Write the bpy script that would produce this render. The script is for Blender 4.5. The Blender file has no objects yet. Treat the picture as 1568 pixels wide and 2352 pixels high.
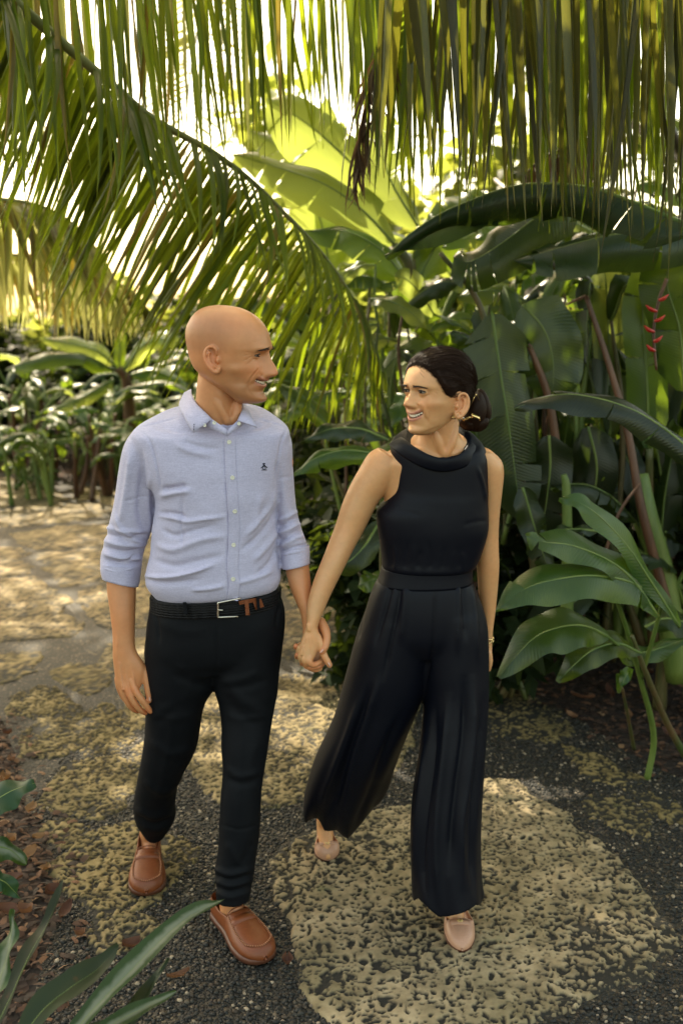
import bpy, math, random
import numpy as np
from mathutils import Vector, Matrix

rnd = random.Random(7)
SC = bpy.context.scene
COL = SC.collection

# ------------------------------------------------------------------ camera
CAM_H, PITCH, FPX, CX, CY = 1.78, math.radians(11.0), 2287.0, 784.0, 1176.0
cd = bpy.data.cameras.new('camera')
cam = bpy.data.objects.new('camera', cd)
COL.objects.link(cam)
cam.location = (0, 0, CAM_H)
cam.rotation_euler = (math.pi / 2 - PITCH, 0, 0)
cd.sensor_fit = 'VERTICAL'
cd.sensor_height = 36.0
cd.sensor_width = 24.0
cd.lens = 36.0 * FPX / 2352.0
cd.clip_end = 2000
cd.clip_start = 0.05
cd.dof.use_dof = True
cd.dof.focus_distance = 2.62
cd.dof.aperture_fstop = 2.6
SC.camera = cam

# ------------------------------------------------------------------ light
SUN_EL, SUN_AZ = 50.0, -22.0          # degrees; azimuth from +Y (behind the couple) towards +X
w = bpy.data.worlds.new('World')
SC.world = w
w.use_nodes = True
nt = w.node_tree
bg = nt.nodes['Background']
sky = nt.nodes.new('ShaderNodeTexSky')
sky.sky_type = 'NISHITA'
sky.sun_disc = False
sky.sun_elevation = math.radians(SUN_EL)
sky.sun_rotation = math.radians(SUN_AZ)
sky.air_density = 1.0
sky.dust_density = 3.0
sky.ozone_density = 0.6
bg.inputs['Strength'].default_value = 0.15
warm = nt.nodes.new('ShaderNodeMix'); warm.data_type = 'RGBA'; warm.blend_type = 'MULTIPLY'
warm.inputs[0].default_value = 1.0; warm.inputs[7].default_value = (1.0, 0.835, 0.545, 1)      # warm tint multiplied over the sky light, as white balance
nt.links.new(sky.outputs[0], warm.inputs[6]); nt.links.new(warm.outputs[2], bg.inputs[0])

sl = bpy.data.lights.new('sun', 'SUN')
sun = bpy.data.objects.new('sun', sl)
COL.objects.link(sun)
sl.energy = 2.3
sl.angle = math.radians(0.6)
sl.color = (1.0, 0.88, 0.66)
_e, _a = math.radians(SUN_EL), math.radians(SUN_AZ)
sdir = Vector((math.sin(_a) * math.cos(_e), math.cos(_a) * math.cos(_e), math.sin(_e)))
sun.rotation_euler = sdir.to_track_quat('Z', 'Y').to_euler()
sun.location = sdir * 30

SC.view_settings.view_transform = 'Standard'
SC.view_settings.look = 'None'
SC.view_settings.gamma = 1.0
SC.view_settings.use_curve_mapping = False
SC.view_settings.exposure = 2.5
SC.render.engine = 'CYCLES'
cy = SC.cycles
cy.max_bounces = 8
cy.diffuse_bounces = 4
cy.glossy_bounces = 2
cy.transmission_bounces = 4
cy.transparent_max_bounces = 6
cy.caustics_reflective = False
cy.caustics_refractive = False
cy.use_denoising = True
cy.sample_clamp_indirect = 6

# ------------------------------------------------------------------ projection helpers (design measurements -> metres)
_c, _s = math.cos(PITCH), math.sin(PITCH)
def ray(px, py):
    u, v = (px - CX) / FPX, (CY - py) / FPX
    return Vector((u, v * _s + _c, v * _c - _s))
def P(px, py, Y):
    d = ray(px, py)
    t = Y / d.y
    return Vector((d.x * t, Y, CAM_H + d.z * t))
def G(px, py, z=0.0):
    d = ray(px, py)
    t = (z - CAM_H) / d.z
    return Vector((d.x * t, d.y * t, z))
def proj(V):
    """N x 3 -> N x 2 in the same measuring units"""
    V = np.asarray(V)
    dy, dz = V[:, 1], V[:, 2] - CAM_H
    f = dy * _c - dz * _s
    v = dy * _s + dz * _c
    return np.stack([CX + FPX * V[:, 0] / f, CY - FPX * v / f], 1)

# ------------------------------------------------------------------ object helpers
def link(o, parent=None):
    COL.objects.link(o)
    if parent is not None:
        o.parent = parent
    return o
def tag(o, label=None, cat=None, group=None, kind=None):
    if label: o['label'] = label
    if cat: o['category'] = cat
    if group: o['group'] = group
    if kind: o['kind'] = kind
    return o
def thing(name, loc, label, cat, group=None):
    o = bpy.data.objects.new(name, None)
    o.location = loc
    o.empty_display_size = 0.05
    link(o)
    return tag(o, label, cat, group)
def mesh_from(name, V, F, smooth=True):
    me = bpy.data.meshes.new(name)
    me.from_pydata([tuple(v) for v in V], [], [tuple(f) for f in F])
    me.update()
    if smooth:
        me.polygons.foreach_set('use_smooth', np.ones(len(me.polygons), bool))
    return me
def mesh_np(name, V, F, smooth=True):
    """V (n,3) array, F (m,k) int array with constant k"""
    V = np.asarray(V, np.float32); F = np.asarray(F, np.int32)
    me = bpy.data.meshes.new(name)
    me.vertices.add(len(V)); me.vertices.foreach_set('co', V.ravel())
    k = F.shape[1]
    me.loops.add(F.size); me.loops.foreach_set('vertex_index', F.ravel())
    me.polygons.add(len(F))
    me.polygons.foreach_set('loop_start', np.arange(0, F.size, k, dtype=np.int32))
    me.update(calc_edges=True)
    if smooth:
        me.polygons.foreach_set('use_smooth', np.ones(len(F), bool))
    return me
def obj(name, me, mat, parent=None, loc=None, world=True):
    """object whose mesh is in world coordinates; parented without moving (parent Empties are never rotated)"""
    o = bpy.data.objects.new(name, me)
    if mat is not None:
        me.materials.clear(); me.materials.append(mat)
    link(o, parent)
    if parent is not None and world:
        p = parent; off = Vector((0, 0, 0))
        while p is not None:
            off += p.location; p = p.parent
        o.location = -off
    if loc is not None:
        o.location = Vector(o.location) + Vector(loc)
    return o

class MB:
    """collects vertices and faces"""
    def __init__(s): s.V = []; s.F = []
    def add(s, V, F):
        n = len(s.V)
        s.V.extend([tuple(v) for v in V]); s.F.extend([tuple(i + n for i in f) for f in F])
    def box(s, c, sx, sy, sz, R=None):
        V = [Vector((x * sx / 2, y * sy / 2, z * sz / 2)) for x in (-1, 1) for y in (-1, 1) for z in (-1, 1)]
        if R is not None: V = [R @ v for v in V]
        V = [v + Vector(c) for v in V]
        s.add(V, [(0, 1, 3, 2), (4, 6, 7, 5), (0, 4, 5, 1), (2, 3, 7, 6), (0, 2, 6, 4), (1, 5, 7, 3)])
    def mesh(s, name, smooth=True): return mesh_from(name, s.V, s.F, smooth)

def catmull(pts, n):
    """pts k x d -> resampled n x d"""
    p = np.asarray(pts, float)
    if len(p) == 2:
        t = np.linspace(0, 1, n)[:, None]
        return p[0] * (1 - t) + p[1] * t
    q = np.vstack([2 * p[0] - p[1], p, 2 * p[-1] - p[-2]])
    u = np.linspace(0, len(p) - 1 - 1e-9, n)
    i = u.astype(int); t = (u - i)[:, None]
    a, b, c, d = q[i], q[i + 1], q[i + 2], q[i + 3]
    return 0.5 * (2 * b + (c - a) * t + (2 * a - 5 * b + 4 * c - d) * t ** 2 + (3 * b - 3 * c + d - a) * t ** 3)

def ring_loft(rings, cap=True):
    """rings: list of (m,3) arrays -> V, F"""
    m = len(rings[0]); V = np.vstack(rings); F = []
    for i in range(len(rings) - 1):
        for j in range(m):
            k = (j + 1) % m
            F.append((i * m + j, i * m + k, (i + 1) * m + k, (i + 1) * m + j))
    V = [tuple(v) for v in V]
    if cap:
        for base, rev in ((0, True), ((len(rings) - 1) * m, False)):
            c = np.mean(rings[0 if rev else -1], 0); V.append(tuple(c)); ci = len(V) - 1
            for j in range(m):
                k = (j + 1) % m
                F.append((base + k, base + j, ci) if rev else (base + j, base + k, ci))
    return V, F

def tube(pts, rad, seg=10, n=None, flat=None, up=None, cap=True):
    """round (or flattened) tube along pts; rad number or list; flat = ratio of second axis"""
    pts = np.asarray([tuple(p) for p in pts], float)
    r = np.full(len(pts), rad, float) if np.isscalar(rad) else np.asarray(rad, float)
    if n:
        pr = catmull(np.column_stack([pts, r]), n); pts, r = pr[:, :3], np.maximum(pr[:, 3], 1e-4)
    T = np.gradient(pts, axis=0); T /= np.linalg.norm(T, axis=1)[:, None] + 1e-9
    u = np.array(up if up is not None else ((0, 0, 1) if abs(T[0][2]) < .9 else (0, 1, 0)), float)
    rings = []
    for i in range(len(pts)):
        a = u - T[i] * np.dot(u, T[i]); a /= np.linalg.norm(a) + 1e-9
        b = np.cross(T[i], a)
        if up is None: u = a
        th = np.linspace(0, 2 * math.pi, seg, endpoint=False)[:, None]
        rings.append(pts[i] + r[i] * (np.cos(th) * a * (flat or 1.0) + np.sin(th) * b))
    return ring_loft(rings, cap)

# numpy value noise ---------------------------------------------------------
def _hash(ix, iy, iz, seed):
    h = (ix.astype(np.int64) * 374761393 + iy.astype(np.int64) * 668265263 + iz.astype(np.int64) * 2147483647 + seed * 974634541) & 0xffffffff
    h = ((h ^ (h >> 13)) * 1274126177) & 0xffffffff
    h = ((h ^ (h >> 16)) * 2246822519) & 0xffffffff
    return ((h ^ (h >> 15)) & 0xffff) / 65535.0
def vnoise(X, seed=0):
    X = np.asarray(X, float)
    i = np.floor(X).astype(np.int64); f = X - i; f = f * f * (3 - 2 * f)
    r = 0
    for a in (0, 1):
        for b in (0, 1):
            for c in (0, 1):
                wgt = (f[:, 0] if a else 1 - f[:, 0]) * (f[:, 1] if b else 1 - f[:, 1]) * (f[:, 2] if c else 1 - f[:, 2])
                r = r + wgt * _hash(i[:, 0] + a, i[:, 1] + b, i[:, 2] + c, seed)
    return r * 2 - 1
def fbm(X, oct=3, seed=0):
    X = np.asarray(X, float); r = 0; a = 1.0
    for o in range(oct):
        r = r + a * vnoise(X * 2 ** o + 17.3 * o, seed + o); a *= .5
    return r

def remeshed(V, F, voxel, smooth=4, factor=.5):
    """fuse overlapping closed pieces into one continuous surface; returns V, quads"""
    me = mesh_from('tmp', V, F, False)
    o = bpy.data.objects.new('tmp', me); COL.objects.link(o)
    m = o.modifiers.new('r', 'REMESH'); m.mode = 'VOXEL'; m.voxel_size = voxel; m.adaptivity = 0
    if smooth:
        s = o.modifiers.new('s', 'SMOOTH'); s.factor = factor; s.iterations = smooth
    dg = bpy.context.evaluated_depsgraph_get()
    e = o.evaluated_get(dg); em = e.to_mesh()
    n = len(em.vertices); co = np.empty(n * 3, np.float32); em.vertices.foreach_get('co', co)
    nl = len(em.loops); li = np.empty(nl, np.int32); em.loops.foreach_get('vertex_index', li)
    quads = li.reshape(-1, 4)
    e.to_mesh_clear()
    bpy.data.objects.remove(o); bpy.data.meshes.remove(me)
    return co.reshape(-1, 3).astype(float), quads.copy()

def vnormals(V, F):
    N = np.zeros_like(V)
    a = V[F[:, 2]] - V[F[:, 0]]; b = V[F[:, 3]] - V[F[:, 1]]
    fn = np.cross(a, b)
    for k in range(4): np.add.at(N, F[:, k], fn)
    return N / (np.linalg.norm(N, axis=1)[:, None] + 1e-12)
def lap_smooth(V, F, it=1, mask=None, f=.5):
    E = np.vstack([F[:, [0, 1]], F[:, [1, 2]], F[:, [2, 3]], F[:, [3, 0]]])
    for _ in range(it):
        S = np.zeros_like(V); C = np.zeros(len(V))
        np.add.at(S, E[:, 0], V[E[:, 1]]); np.add.at(C, E[:, 0], 1)
        np.add.at(S, E[:, 1], V[E[:, 0]]); np.add.at(C, E[:, 1], 1)
        A = S / np.maximum(C, 1)[:, None]
        ff = f if mask is None else (f * mask)[:, None]
        V = V + (A - V) * ff
    return V

def creases(V, F, lines, facing=True):
    """displace a cloth along its normals: each line = (points in measuring units, width, height in m)"""
    N = vnormals(V, F); pj = proj(V); D = np.zeros(len(V))
    front = np.ones(len(V)) if not facing else np.clip(-N[:, 1] * 2.0 + .3, 0, 1)
    for pts, wd, am in lines:
        p = catmull(pts, max(8, 5 * len(pts)))
        lo, hi = p.min(0) - 3 * wd, p.max(0) + 3 * wd
        idx = np.where((pj[:, 0] > lo[0]) & (pj[:, 0] < hi[0]) & (pj[:, 1] > lo[1]) & (pj[:, 1] < hi[1]))[0]
        if not len(idx): continue
        q = pj[idx]; best = np.full(len(idx), 1e9); tt = np.zeros(len(idx))
        for k in range(len(p) - 1):
            a, b = p[k], p[k + 1]; ab = b - a
            t = np.clip(((q - a) @ ab) / (ab @ ab + 1e-9), 0, 1)
            d = np.linalg.norm(q - a - t[:, None] * ab, axis=1)
            m = d < best; best[m] = d[m]; tt[m] = (k + t[m]) / (len(p) - 1)
        fade = np.clip(np.minimum(tt, 1 - tt) * 5 + .15, 0, 1)
        D[idx] += am * np.exp(-(best / wd) ** 2) * fade
    return V + N * (D * front)[:, None]

# P-measured stations -> elliptical rings ------------------------------------
def stations_loft(st, n=None, seg=40, cap=True):
    """st rows: (lx, ly, rx, ry, Y, half_depth, exponent). Each ring's left/right extremes are at the measured edges."""
    rows = []
    for s in st:
        L, R = P(s[0], s[1], s[4]), P(s[2], s[3], s[4])
        rows.append([*L, *R, s[5], s[6] if len(s) > 6 else 2.0])
    A = np.array(rows)
    if n: A = catmull(A, n)
    Ls, Rs, dep, ex = A[:, :3], A[:, 3:6], A[:, 6], A[:, 7]
    C = (Ls + Rs) / 2; a = (Rs - Ls) / 2
    T = np.gradient(C, axis=0); T /= np.linalg.norm(T, axis=1)[:, None] + 1e-9
    rings = []
    th = np.linspace(0, 2 * math.pi, seg, endpoint=False)
    for i in range(len(C)):
        b = np.cross(T[i], a[i]); b /= np.linalg.norm(b) + 1e-9
        e = 2.0 / max(ex[i], .5)
        cs, sn = np.cos(th), np.sin(th)
        cs = np.sign(cs) * np.abs(cs) ** e; sn = np.sign(sn) * np.abs(sn) ** e
        rings.append(C[i] + cs[:, None] * a[i] + sn[:, None] * b * dep[i])
    return rings

def add_attr(me, name, vals, typ='FLOAT'):
    at = me.attributes.new(name, typ, 'POINT')
    if typ == 'FLOAT': at.data.foreach_set('value', np.asarray(vals, np.float32).ravel())
    else: at.data.foreach_set('color', np.asarray(vals, np.float32).ravel())
# ------------------------------------------------------------------ materials
def new_mat(name):
    m = bpy.data.materials.new(name); m.use_nodes = True
    nt = m.node_tree
    return m, nt, nt.nodes['Principled BSDF']
def N(nt, typ, **kw):
    n = nt.nodes.new(typ)
    for k, v in kw.items(): setattr(n, k, v)
    return n
def ramp(nt, stops, interp='LINEAR'):
    r = N(nt, 'ShaderNodeValToRGB'); r.color_ramp.interpolation = interp
    e = r.color_ramp.elements
    while len(e) < len(stops): e.new(0.5)
    for k, (p, c) in enumerate(stops):
        e[k].position = p; e[k].color = (*c, 1) if len(c) == 3 else c
    return r
def noise_tex(nt, scale, detail=3, vec=None, rough=.55, dims='3D'):
    t = N(nt, 'ShaderNodeTexNoise'); t.inputs['Scale'].default_value = scale
    t.inputs['Detail'].default_value = detail; t.inputs['Roughness'].default_value = rough
    if vec is not None: nt.links.new(vec, t.inputs['Vector'])
    return t
def bump(nt, b, height, strength=.3, dist=.01):
    n = N(nt, 'ShaderNodeBump'); n.inputs['Strength'].default_value = strength; n.inputs['Distance'].default_value = dist
    nt.links.new(height, n.inputs['Height']); nt.links.new(n.outputs[0], b.inputs['Normal'])
    return n
def mixc(nt, fac, a, b, mode='MIX'):
    m = N(nt, 'ShaderNodeMix', data_type='RGBA', blend_type=mode)
    for sock, v in ((m.inputs[0], fac), (m.inputs[6], a), (m.inputs[7], b)):
        if hasattr(v, 'is_output'): nt.links.new(v, sock)
        elif isinstance(v, (int, float)): sock.default_value = v
        else: sock.default_value = (*v, 1) if len(v) == 3 else v
    return m.outputs[2]
def objvec(nt):
    g = N(nt, 'ShaderNodeTexCoord'); return g.outputs['Object']
def geopos(nt):
    g = N(nt, 'ShaderNodeNewGeometry'); return g.outputs['Position']
def simple(name, col, rough=.5, metal=0.0, spec=.5):
    m, nt, b = new_mat(name)
    b.inputs['Base Color'].default_value = (*col, 1); b.inputs['Roughness'].default_value = rough
    b.inputs['Metallic'].default_value = metal; b.inputs['Specular IOR Level'].default_value = spec
    return m

def leaf_mat(name, col, back, rough=.38, trans=.45, vein=0.0, var=.35, spec=.5, patch=None, plo=.60):
    """thin leaf: diffuse + translucent + gloss, hue varying per object and along the blade"""
    m, nt, b = new_mat(name)
    oi = N(nt, 'ShaderNodeObjectInfo')
    t = noise_tex(nt, 3.0, 4, objvec(nt))
    hs = N(nt, 'ShaderNodeHueSaturation')
    mp = N(nt, 'ShaderNodeMapRange'); mp.inputs[3].default_value = 1 - var; mp.inputs[4].default_value = 1 + var
    nt.links.new(oi.outputs['Random'], mp.inputs[0]); nt.links.new(mp.outputs[0], hs.inputs['Value'])
    mh = N(nt, 'ShaderNodeMapRange'); mh.inputs[3].default_value = .48; mh.inputs[4].default_value = .515
    nt.links.new(oi.outputs['Random'], mh.inputs[0]); nt.links.new(mh.outputs[0], hs.inputs['Hue'])
    c2 = tuple(min(1, x * 1.55 + .004) for x in col)
    base = mixc(nt, t.outputs[0], col, c2)
    if patch is not None:       # dried brown edges / blotches on some leaves
        t2 = noise_tex(nt, 5.0, 5, objvec(nt), .7)
        rp = ramp(nt, [(plo, (0, 0, 0)), (plo + .10, (1, 1, 1))]); nt.links.new(t2.outputs[0], rp.inputs[0])
        base = mixc(nt, rp.outputs[0], base, patch)
    nt.links.new(base, hs.inputs['Color'])
    nt.links.new(hs.outputs[0], b.inputs['Base Color'])
    b.inputs['Roughness'].default_value = rough; b.inputs['Specular IOR Level'].default_value = spec
    tr = N(nt, 'ShaderNodeBsdfTranslucent')
    hb = N(nt, 'ShaderNodeHueSaturation'); hb.inputs['Color'].default_value = (*back, 1)
    nt.links.new(mp.outputs[0], hb.inputs['Value'])
    bt = mixc(nt, .25, hb.outputs[0], base)
    nt.links.new(bt, tr.inputs['Color'])
    if vein > 0:
        at = N(nt, 'ShaderNodeAttribute'); at.attribute_name = 'vein'
        wv = N(nt, 'ShaderNodeTexWave'); wv.wave_type = 'BANDS'; wv.bands_direction = 'X'
        wv.inputs['Scale'].default_value = 1.0; wv.inputs['Distortion'].default_value = .3
        cmb = N(nt, 'ShaderNodeCombineXYZ'); nt.links.new(at.outputs['Fac'], cmb.inputs[0])
        nt.links.new(cmb.outputs[0], wv.inputs['Vector'])
        bp = bump(nt, b, wv.outputs[0], vein, .004)
        nt.links.new(bp.outputs[0], tr.inputs['Normal'])
    ms = N(nt, 'ShaderNodeMixShader'); ms.inputs[0].default_value = trans
    nt.links.new(b.outputs[0], ms.inputs[1]); nt.links.new(tr.outputs[0], ms.inputs[2])
    nt.links.new(ms.outputs[0], nt.nodes['Material Output'].inputs[0])
    return m

def fabric(name, col, rough=.8, weave=0.0, sheen=.2, mottled=None, bumps=.15, spec=.25):
    m, nt, b = new_mat(name)
    v = objvec(nt)
    t = noise_tex(nt, 260, 2, v)
    mp = N(nt, 'ShaderNodeMapping'); mp.inputs['Scale'].default_value = (40, 40, 900)
    nt.links.new(v, mp.inputs[0])
    t2 = noise_tex(nt, 1.0, 2, mp.outputs[0])
    c2 = mottled or tuple(x * 1.25 for x in col)
    f = N(nt, 'ShaderNodeMath', operation='ADD'); nt.links.new(t.outputs[0], f.inputs[0]); nt.links.new(t2.outputs[0], f.inputs[1])
    r = ramp(nt, [(.38, col), (.66, c2)])
    h = N(nt, 'ShaderNodeMath', operation='MULTIPLY'); h.inputs[1].default_value = .5
    nt.links.new(f.outputs[0], h.inputs[0]); nt.links.new(h.outputs[0], r.inputs[0])
    nt.links.new(r.outputs[0], b.inputs['Base Color'])
    b.inputs['Roughness'].default_value = rough; b.inputs['Sheen Weight'].default_value = sheen
    b.inputs['Specular IOR Level'].default_value = spec
    t3 = noise_tex(nt, 45, 4, v)
    bump(nt, b, t3.outputs[0], bumps, .006)
    return m

def skin_mat(name):
    m, nt, b = new_mat(name)
    at = N(nt, 'ShaderNodeAttribute'); at.attribute_name = 'tone'
    t = noise_tex(nt, 60, 4, objvec(nt))
    rp = ramp(nt, [(.3, (.95, .93, .92)), (.7, (1.04, 1.04, 1.04))]); nt.links.new(t.outputs[0], rp.inputs[0])
    fr = N(nt, 'ShaderNodeTexVoronoi'); fr.inputs['Scale'].default_value = 95; nt.links.new(objvec(nt), fr.inputs[0])
    fk = ramp(nt, [(.06, (.70, .62, .55)), (.16, (1, 1, 1))]); nt.links.new(fr.outputs['Distance'], fk.inputs[0])
    t4 = noise_tex(nt, 9, 4, objvec(nt), .7); r4 = ramp(nt, [(.35, (1.03, .98, .96)), (.65, (.98, 1.01, 1.02))]); nt.links.new(t4.outputs[0], r4.inputs[0])
    c = mixc(nt, 1.0, at.outputs['Color'], rp.outputs[0], 'MULTIPLY')
    c = mixc(nt, 1.0, c, r4.outputs[0], 'MULTIPLY')
    c = mixc(nt, .14, c, fk.outputs[0], 'MULTIPLY')
    nt.links.new(c, b.inputs['Base Color'])
    b.inputs['Roughness'].default_value = .42; b.inputs['Specular IOR Level'].default_value = .45
    b.inputs['Subsurface Weight'].default_value = .18
    b.inputs['Subsurface Radius'].default_value = (1.0, .35, .2); b.inputs['Subsurface Scale'].default_value = .012
    t2 = noise_tex(nt, 420, 3, objvec(nt)); bump(nt, b, t2.outputs[0], .12, .002)
    return m

M = {}
M['skin'] = skin_mat('skin')
M['shirt'] = fabric('chambray', (.40, .38, .53), .85, mottled=(.52, .50, .66), bumps=.1)
M['trouser'] = fabric('dark_twill', (.0030, .0038, .0056), .7, sheen=.0, bumps=.10, spec=.14)
M['crepe'] = fabric('navy_crepe', (.0017, .0025, .0062), .5, sheen=.0, bumps=.05, spec=.17)
M['button'] = simple('pearl_button', (.7, .68, .55), .3)
M['steel'] = simple('brushed_steel', (.62, .58, .5), .28, 1)
M['gold'] = simple('gold_metal', (.85, .62, .28), .22, 1)
M['leather'] = fabric('tan_leather', (.150, .036, .008), .46, mottled=(.19, .050, .012), sheen=0, bumps=.12, spec=.5)
M['sole'] = simple('brown_sole', (.10, .035, .018), .5)
M['stitch'] = simple('pale_stitching', (.50, .24, .12), .7)
M['blush'] = fabric('blush_leather', (.44, .235, .150), .38, mottled=(.49, .27, .175), sheen=0, bumps=.05, spec=.5)
M['lining'] = simple('shoe_lining', (.42, .26, .15), .7)
M['teeth'] = simple('teeth', (.72, .64, .5), .25)
M['eye'] = simple('eye_white', (.26, .21, .17), .35, 0, .3)
M['iris'] = simple('dark_iris', (.010, .006, .004), .3, 0, .2)
M['lash'] = simple('dark_lashes', (.016, .010, .007), .7)
M['brow'] = simple('brown_brow', (.030, .015, .008), .8)
M['nail'] = simple('nail', (.62, .36, .28), .25)
M['emblem'] = simple('dark_embroidery', (.02, .025, .045), .8)
M['mouth'] = simple('mouth_inside', (.08, .015, .012), .6)
def hair_mat():
    m, nt, b = new_mat('brown_hair')
    at = N(nt, 'ShaderNodeAttribute'); at.attribute_name = 'strand'
    cmb = N(nt, 'ShaderNodeCombineXYZ'); nt.links.new(at.outputs['Fac'], cmb.inputs[0])
    t = noise_tex(nt, 40.0, 6, cmb.outputs[0], .7)
    r = ramp(nt, [(.3, (.0045, .0024, .0016)), (.7, (.028, .0125, .0068))]); nt.links.new(t.outputs[0], r.inputs[0])
    nt.links.new(r.outputs[0], b.inputs['Base Color'])
    b.inputs['Roughness'].default_value = .48; b.inputs['Specular IOR Level'].default_value = .10
    bump(nt, b, t.outputs[0], .3, .0012)
    return m
M['hair'] = hair_mat()
def belt_mat():
    m, nt, b = new_mat('braided_cord')
    b.inputs['Base Color'].default_value = (.005, .005, .006, 1); b.inputs['Roughness'].default_value = .65; b.inputs['Specular IOR Level'].default_value = .25
    return m
M['braid'] = belt_mat()
# ------------------------------------------------------------------ ground, path, stones
def inside(poly, X, Y):
    r = np.zeros(len(X), bool); n = len(poly)
    for i in range(n):
        x1, y1 = poly[i]; x2, y2 = poly[(i + 1) % n]
        c = ((y1 > Y) != (y2 > Y)) & (X < (x2 - x1) * (Y - y1) / (y2 - y1 + 1e-12) + x1)
        r ^= c
    return r
def polydist(poly, X, Y):
    d = np.full(len(X), 1e9); n = len(poly)
    for i in range(n):
        a = np.array(poly[i]); b = np.array(poly[(i + 1) % n]); ab = b - a
        t = np.clip(((X - a[0]) * ab[0] + (Y - a[1]) * ab[1]) / (ab @ ab + 1e-12), 0, 1)
        d = np.minimum(d, np.hypot(X - a[0] - t * ab[0], Y - a[1] - t * ab[1]))
    return np.where(inside(poly, X, Y), d, -d)
def gpoly(pts): return [tuple(G(*p).xy) for p in pts]

def mulch_mat():
    m, nt, b = new_mat('mulch_soil'); v = geopos(nt)
    t = noise_tex(nt, 9, 6, v, .7); t2 = N(nt, 'ShaderNodeTexVoronoi'); t2.inputs['Scale'].default_value = 38; nt.links.new(v, t2.inputs[0])
    r = ramp(nt, [(.25, (.006, .0035, .002)), (.5, (.018, .009, .005)), (.75, (.045, .020, .010))])
    c = mixc(nt, .5, t.outputs[0], t2.outputs['Color']); nt.links.new(c, r.inputs[0]); nt.links.new(r.outputs[0], b.inputs['Base Color'])
    b.inputs['Roughness'].default_value = .9; bump(nt, b, t2.outputs['Distance'], .8, .02)
    return m
def gravel_mat():
    m, nt, b = new_mat('pebble_aggregate'); v = geopos(nt)
    vo = N(nt, 'ShaderNodeTexVoronoi'); vo.inputs['Scale'].default_value = 105; nt.links.new(v, vo.inputs[0])
    sp = N(nt, 'ShaderNodeSeparateColor'); nt.links.new(vo.outputs['Color'], sp.inputs[0])
    r = ramp(nt, [(0, (.006, .0055, .004)), (.35, (.0135, .013, .009)), (.62, (.027, .025, .017)), (.8, (.040, .026, .014)), (.93, (.080, .066, .042)), (.985, (.24, .19, .13))])
    nt.links.new(sp.outputs[0], r.inputs[0])
    big = noise_tex(nt, 1.3, 3, v); rb = ramp(nt, [(.3, (.42, .42, .38)), (.7, (.80, .74, .62))]); nt.links.new(big.outputs[0], rb.inputs[0])
    c = mixc(nt, 1, r.outputs[0], rb.outputs[0], 'MULTIPLY'); nt.links.new(c, b.inputs['Base Color'])
    b.inputs['Roughness'].default_value = .7
    inv = N(nt, 'ShaderNodeMath', operation='SUBTRACT'); inv.inputs[0].default_value = 1; nt.links.new(vo.outputs['Distance'], inv.inputs[1])
    bump(nt, b, inv.outputs[0], .9, .008)
    return m
def stone_mat():
    m, nt, b = new_mat('coral_stone'); v = geopos(nt)
    oi = N(nt, 'ShaderNodeObjectInfo')
    t = noise_tex(nt, 14, 5, v, .65)
    base = ramp(nt, [(.25, (.105, .075, .028)), (.5, (.215, .158, .060)), (.8, (.31, .24, .108))]); nt.links.new(t.outputs[0], base.inputs[0])
    at2 = N(nt, 'ShaderNodeAttribute'); at2.attribute_name = 'grey'
    gr = ramp(nt, [(.25, (.14, .106, .060)), (.5, (.285, .222, .130)), (.8, (.42, .345, .220))]); nt.links.new(t.outputs[0], gr.inputs[0])
    c0 = mixc(nt, at2.outputs['Fac'], base.outputs[0], gr.outputs[0])
    big = noise_tex(nt, 3.5, 4, v); rb = ramp(nt, [(.35, (.62, .62, .52)), (.65, (1.08, 1.05, 1.0))]); nt.links.new(big.outputs[0], rb.inputs[0])
    c1 = mixc(nt, 1, c0, rb.outputs[0], 'MULTIPLY')
    mo = noise_tex(nt, 5.5, 3, v); rm = ramp(nt, [(.66, (0, 0, 0)), (.78, (.7, .7, .7))]); nt.links.new(mo.outputs[0], rm.inputs[0])
    c1 = mixc(nt, rm.outputs[0], c1, (.055, .075, .02))
    at = N(nt, 'ShaderNodeAttribute'); at.attribute_name = 'pit'
    c2 = mixc(nt, at.outputs['Fac'], c1, (.013, .0115, .007))
    nt.links.new(c2, b.inputs['Base Color']); b.inputs['Roughness'].default_value = .85
    f = noise_tex(nt, 120, 4, v, .7); bump(nt, b, f.outputs[0], .45, .006)
    return m
M['mulch'], M['gravel'], M['stone'] = mulch_mat(), gravel_mat(), stone_mat()
R_ = 260
me = mesh_from('ground', [(-R_, -R_, 0), (R_, -R_, 0), (R_, R_, 0), (-R_, R_, 0)], [(0, 1, 2, 3)])
tag(obj('ground', me, M['mulch']), kind='structure')
PATH = gpoly([(1900, 1960), (1568, 1793), (1450, 1736), (1354, 1672), (1271, 1617), (1172, 1572), (1124, 1547), (1000, 1478), (850, 1400), (770, 1345), (700, 1275), (640, 1215), (560, 1160), (420, 1128), (270, 1120), (110, 1098), (0, 1086), (-300, 1070), (-700, 1080), (-900, 1180), (-600, 1420), (-250, 1600), (0, 1648), (45, 1765), (60, 1850), (105, 1910), (130, 2000), (138, 2080), (110, 2200), (60, 2352)])
PATH += [(-1.2, .8), (-1.3, -3), (2.2, -3), (2.1, 1.4)]
_pa = np.array(PATH); _pa2 = []
for i in range(len(_pa)):
    a, b_ = _pa[i], _pa[(i + 1) % len(_pa)]
    k = max(1, int(np.linalg.norm(b_ - a) / .12))
    for j in range(k):
        q = a + (b_ - a) * j / k; _pa2.append(q + np.array((rnd.uniform(-.012, .012), rnd.uniform(-.012, .012))))
path_me = mesh_from('path', [(x, y, .004) for x, y in _pa2], [tuple(range(len(_pa2)))])
path = tag(obj('path', path_me, M['gravel']), kind='structure')
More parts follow.
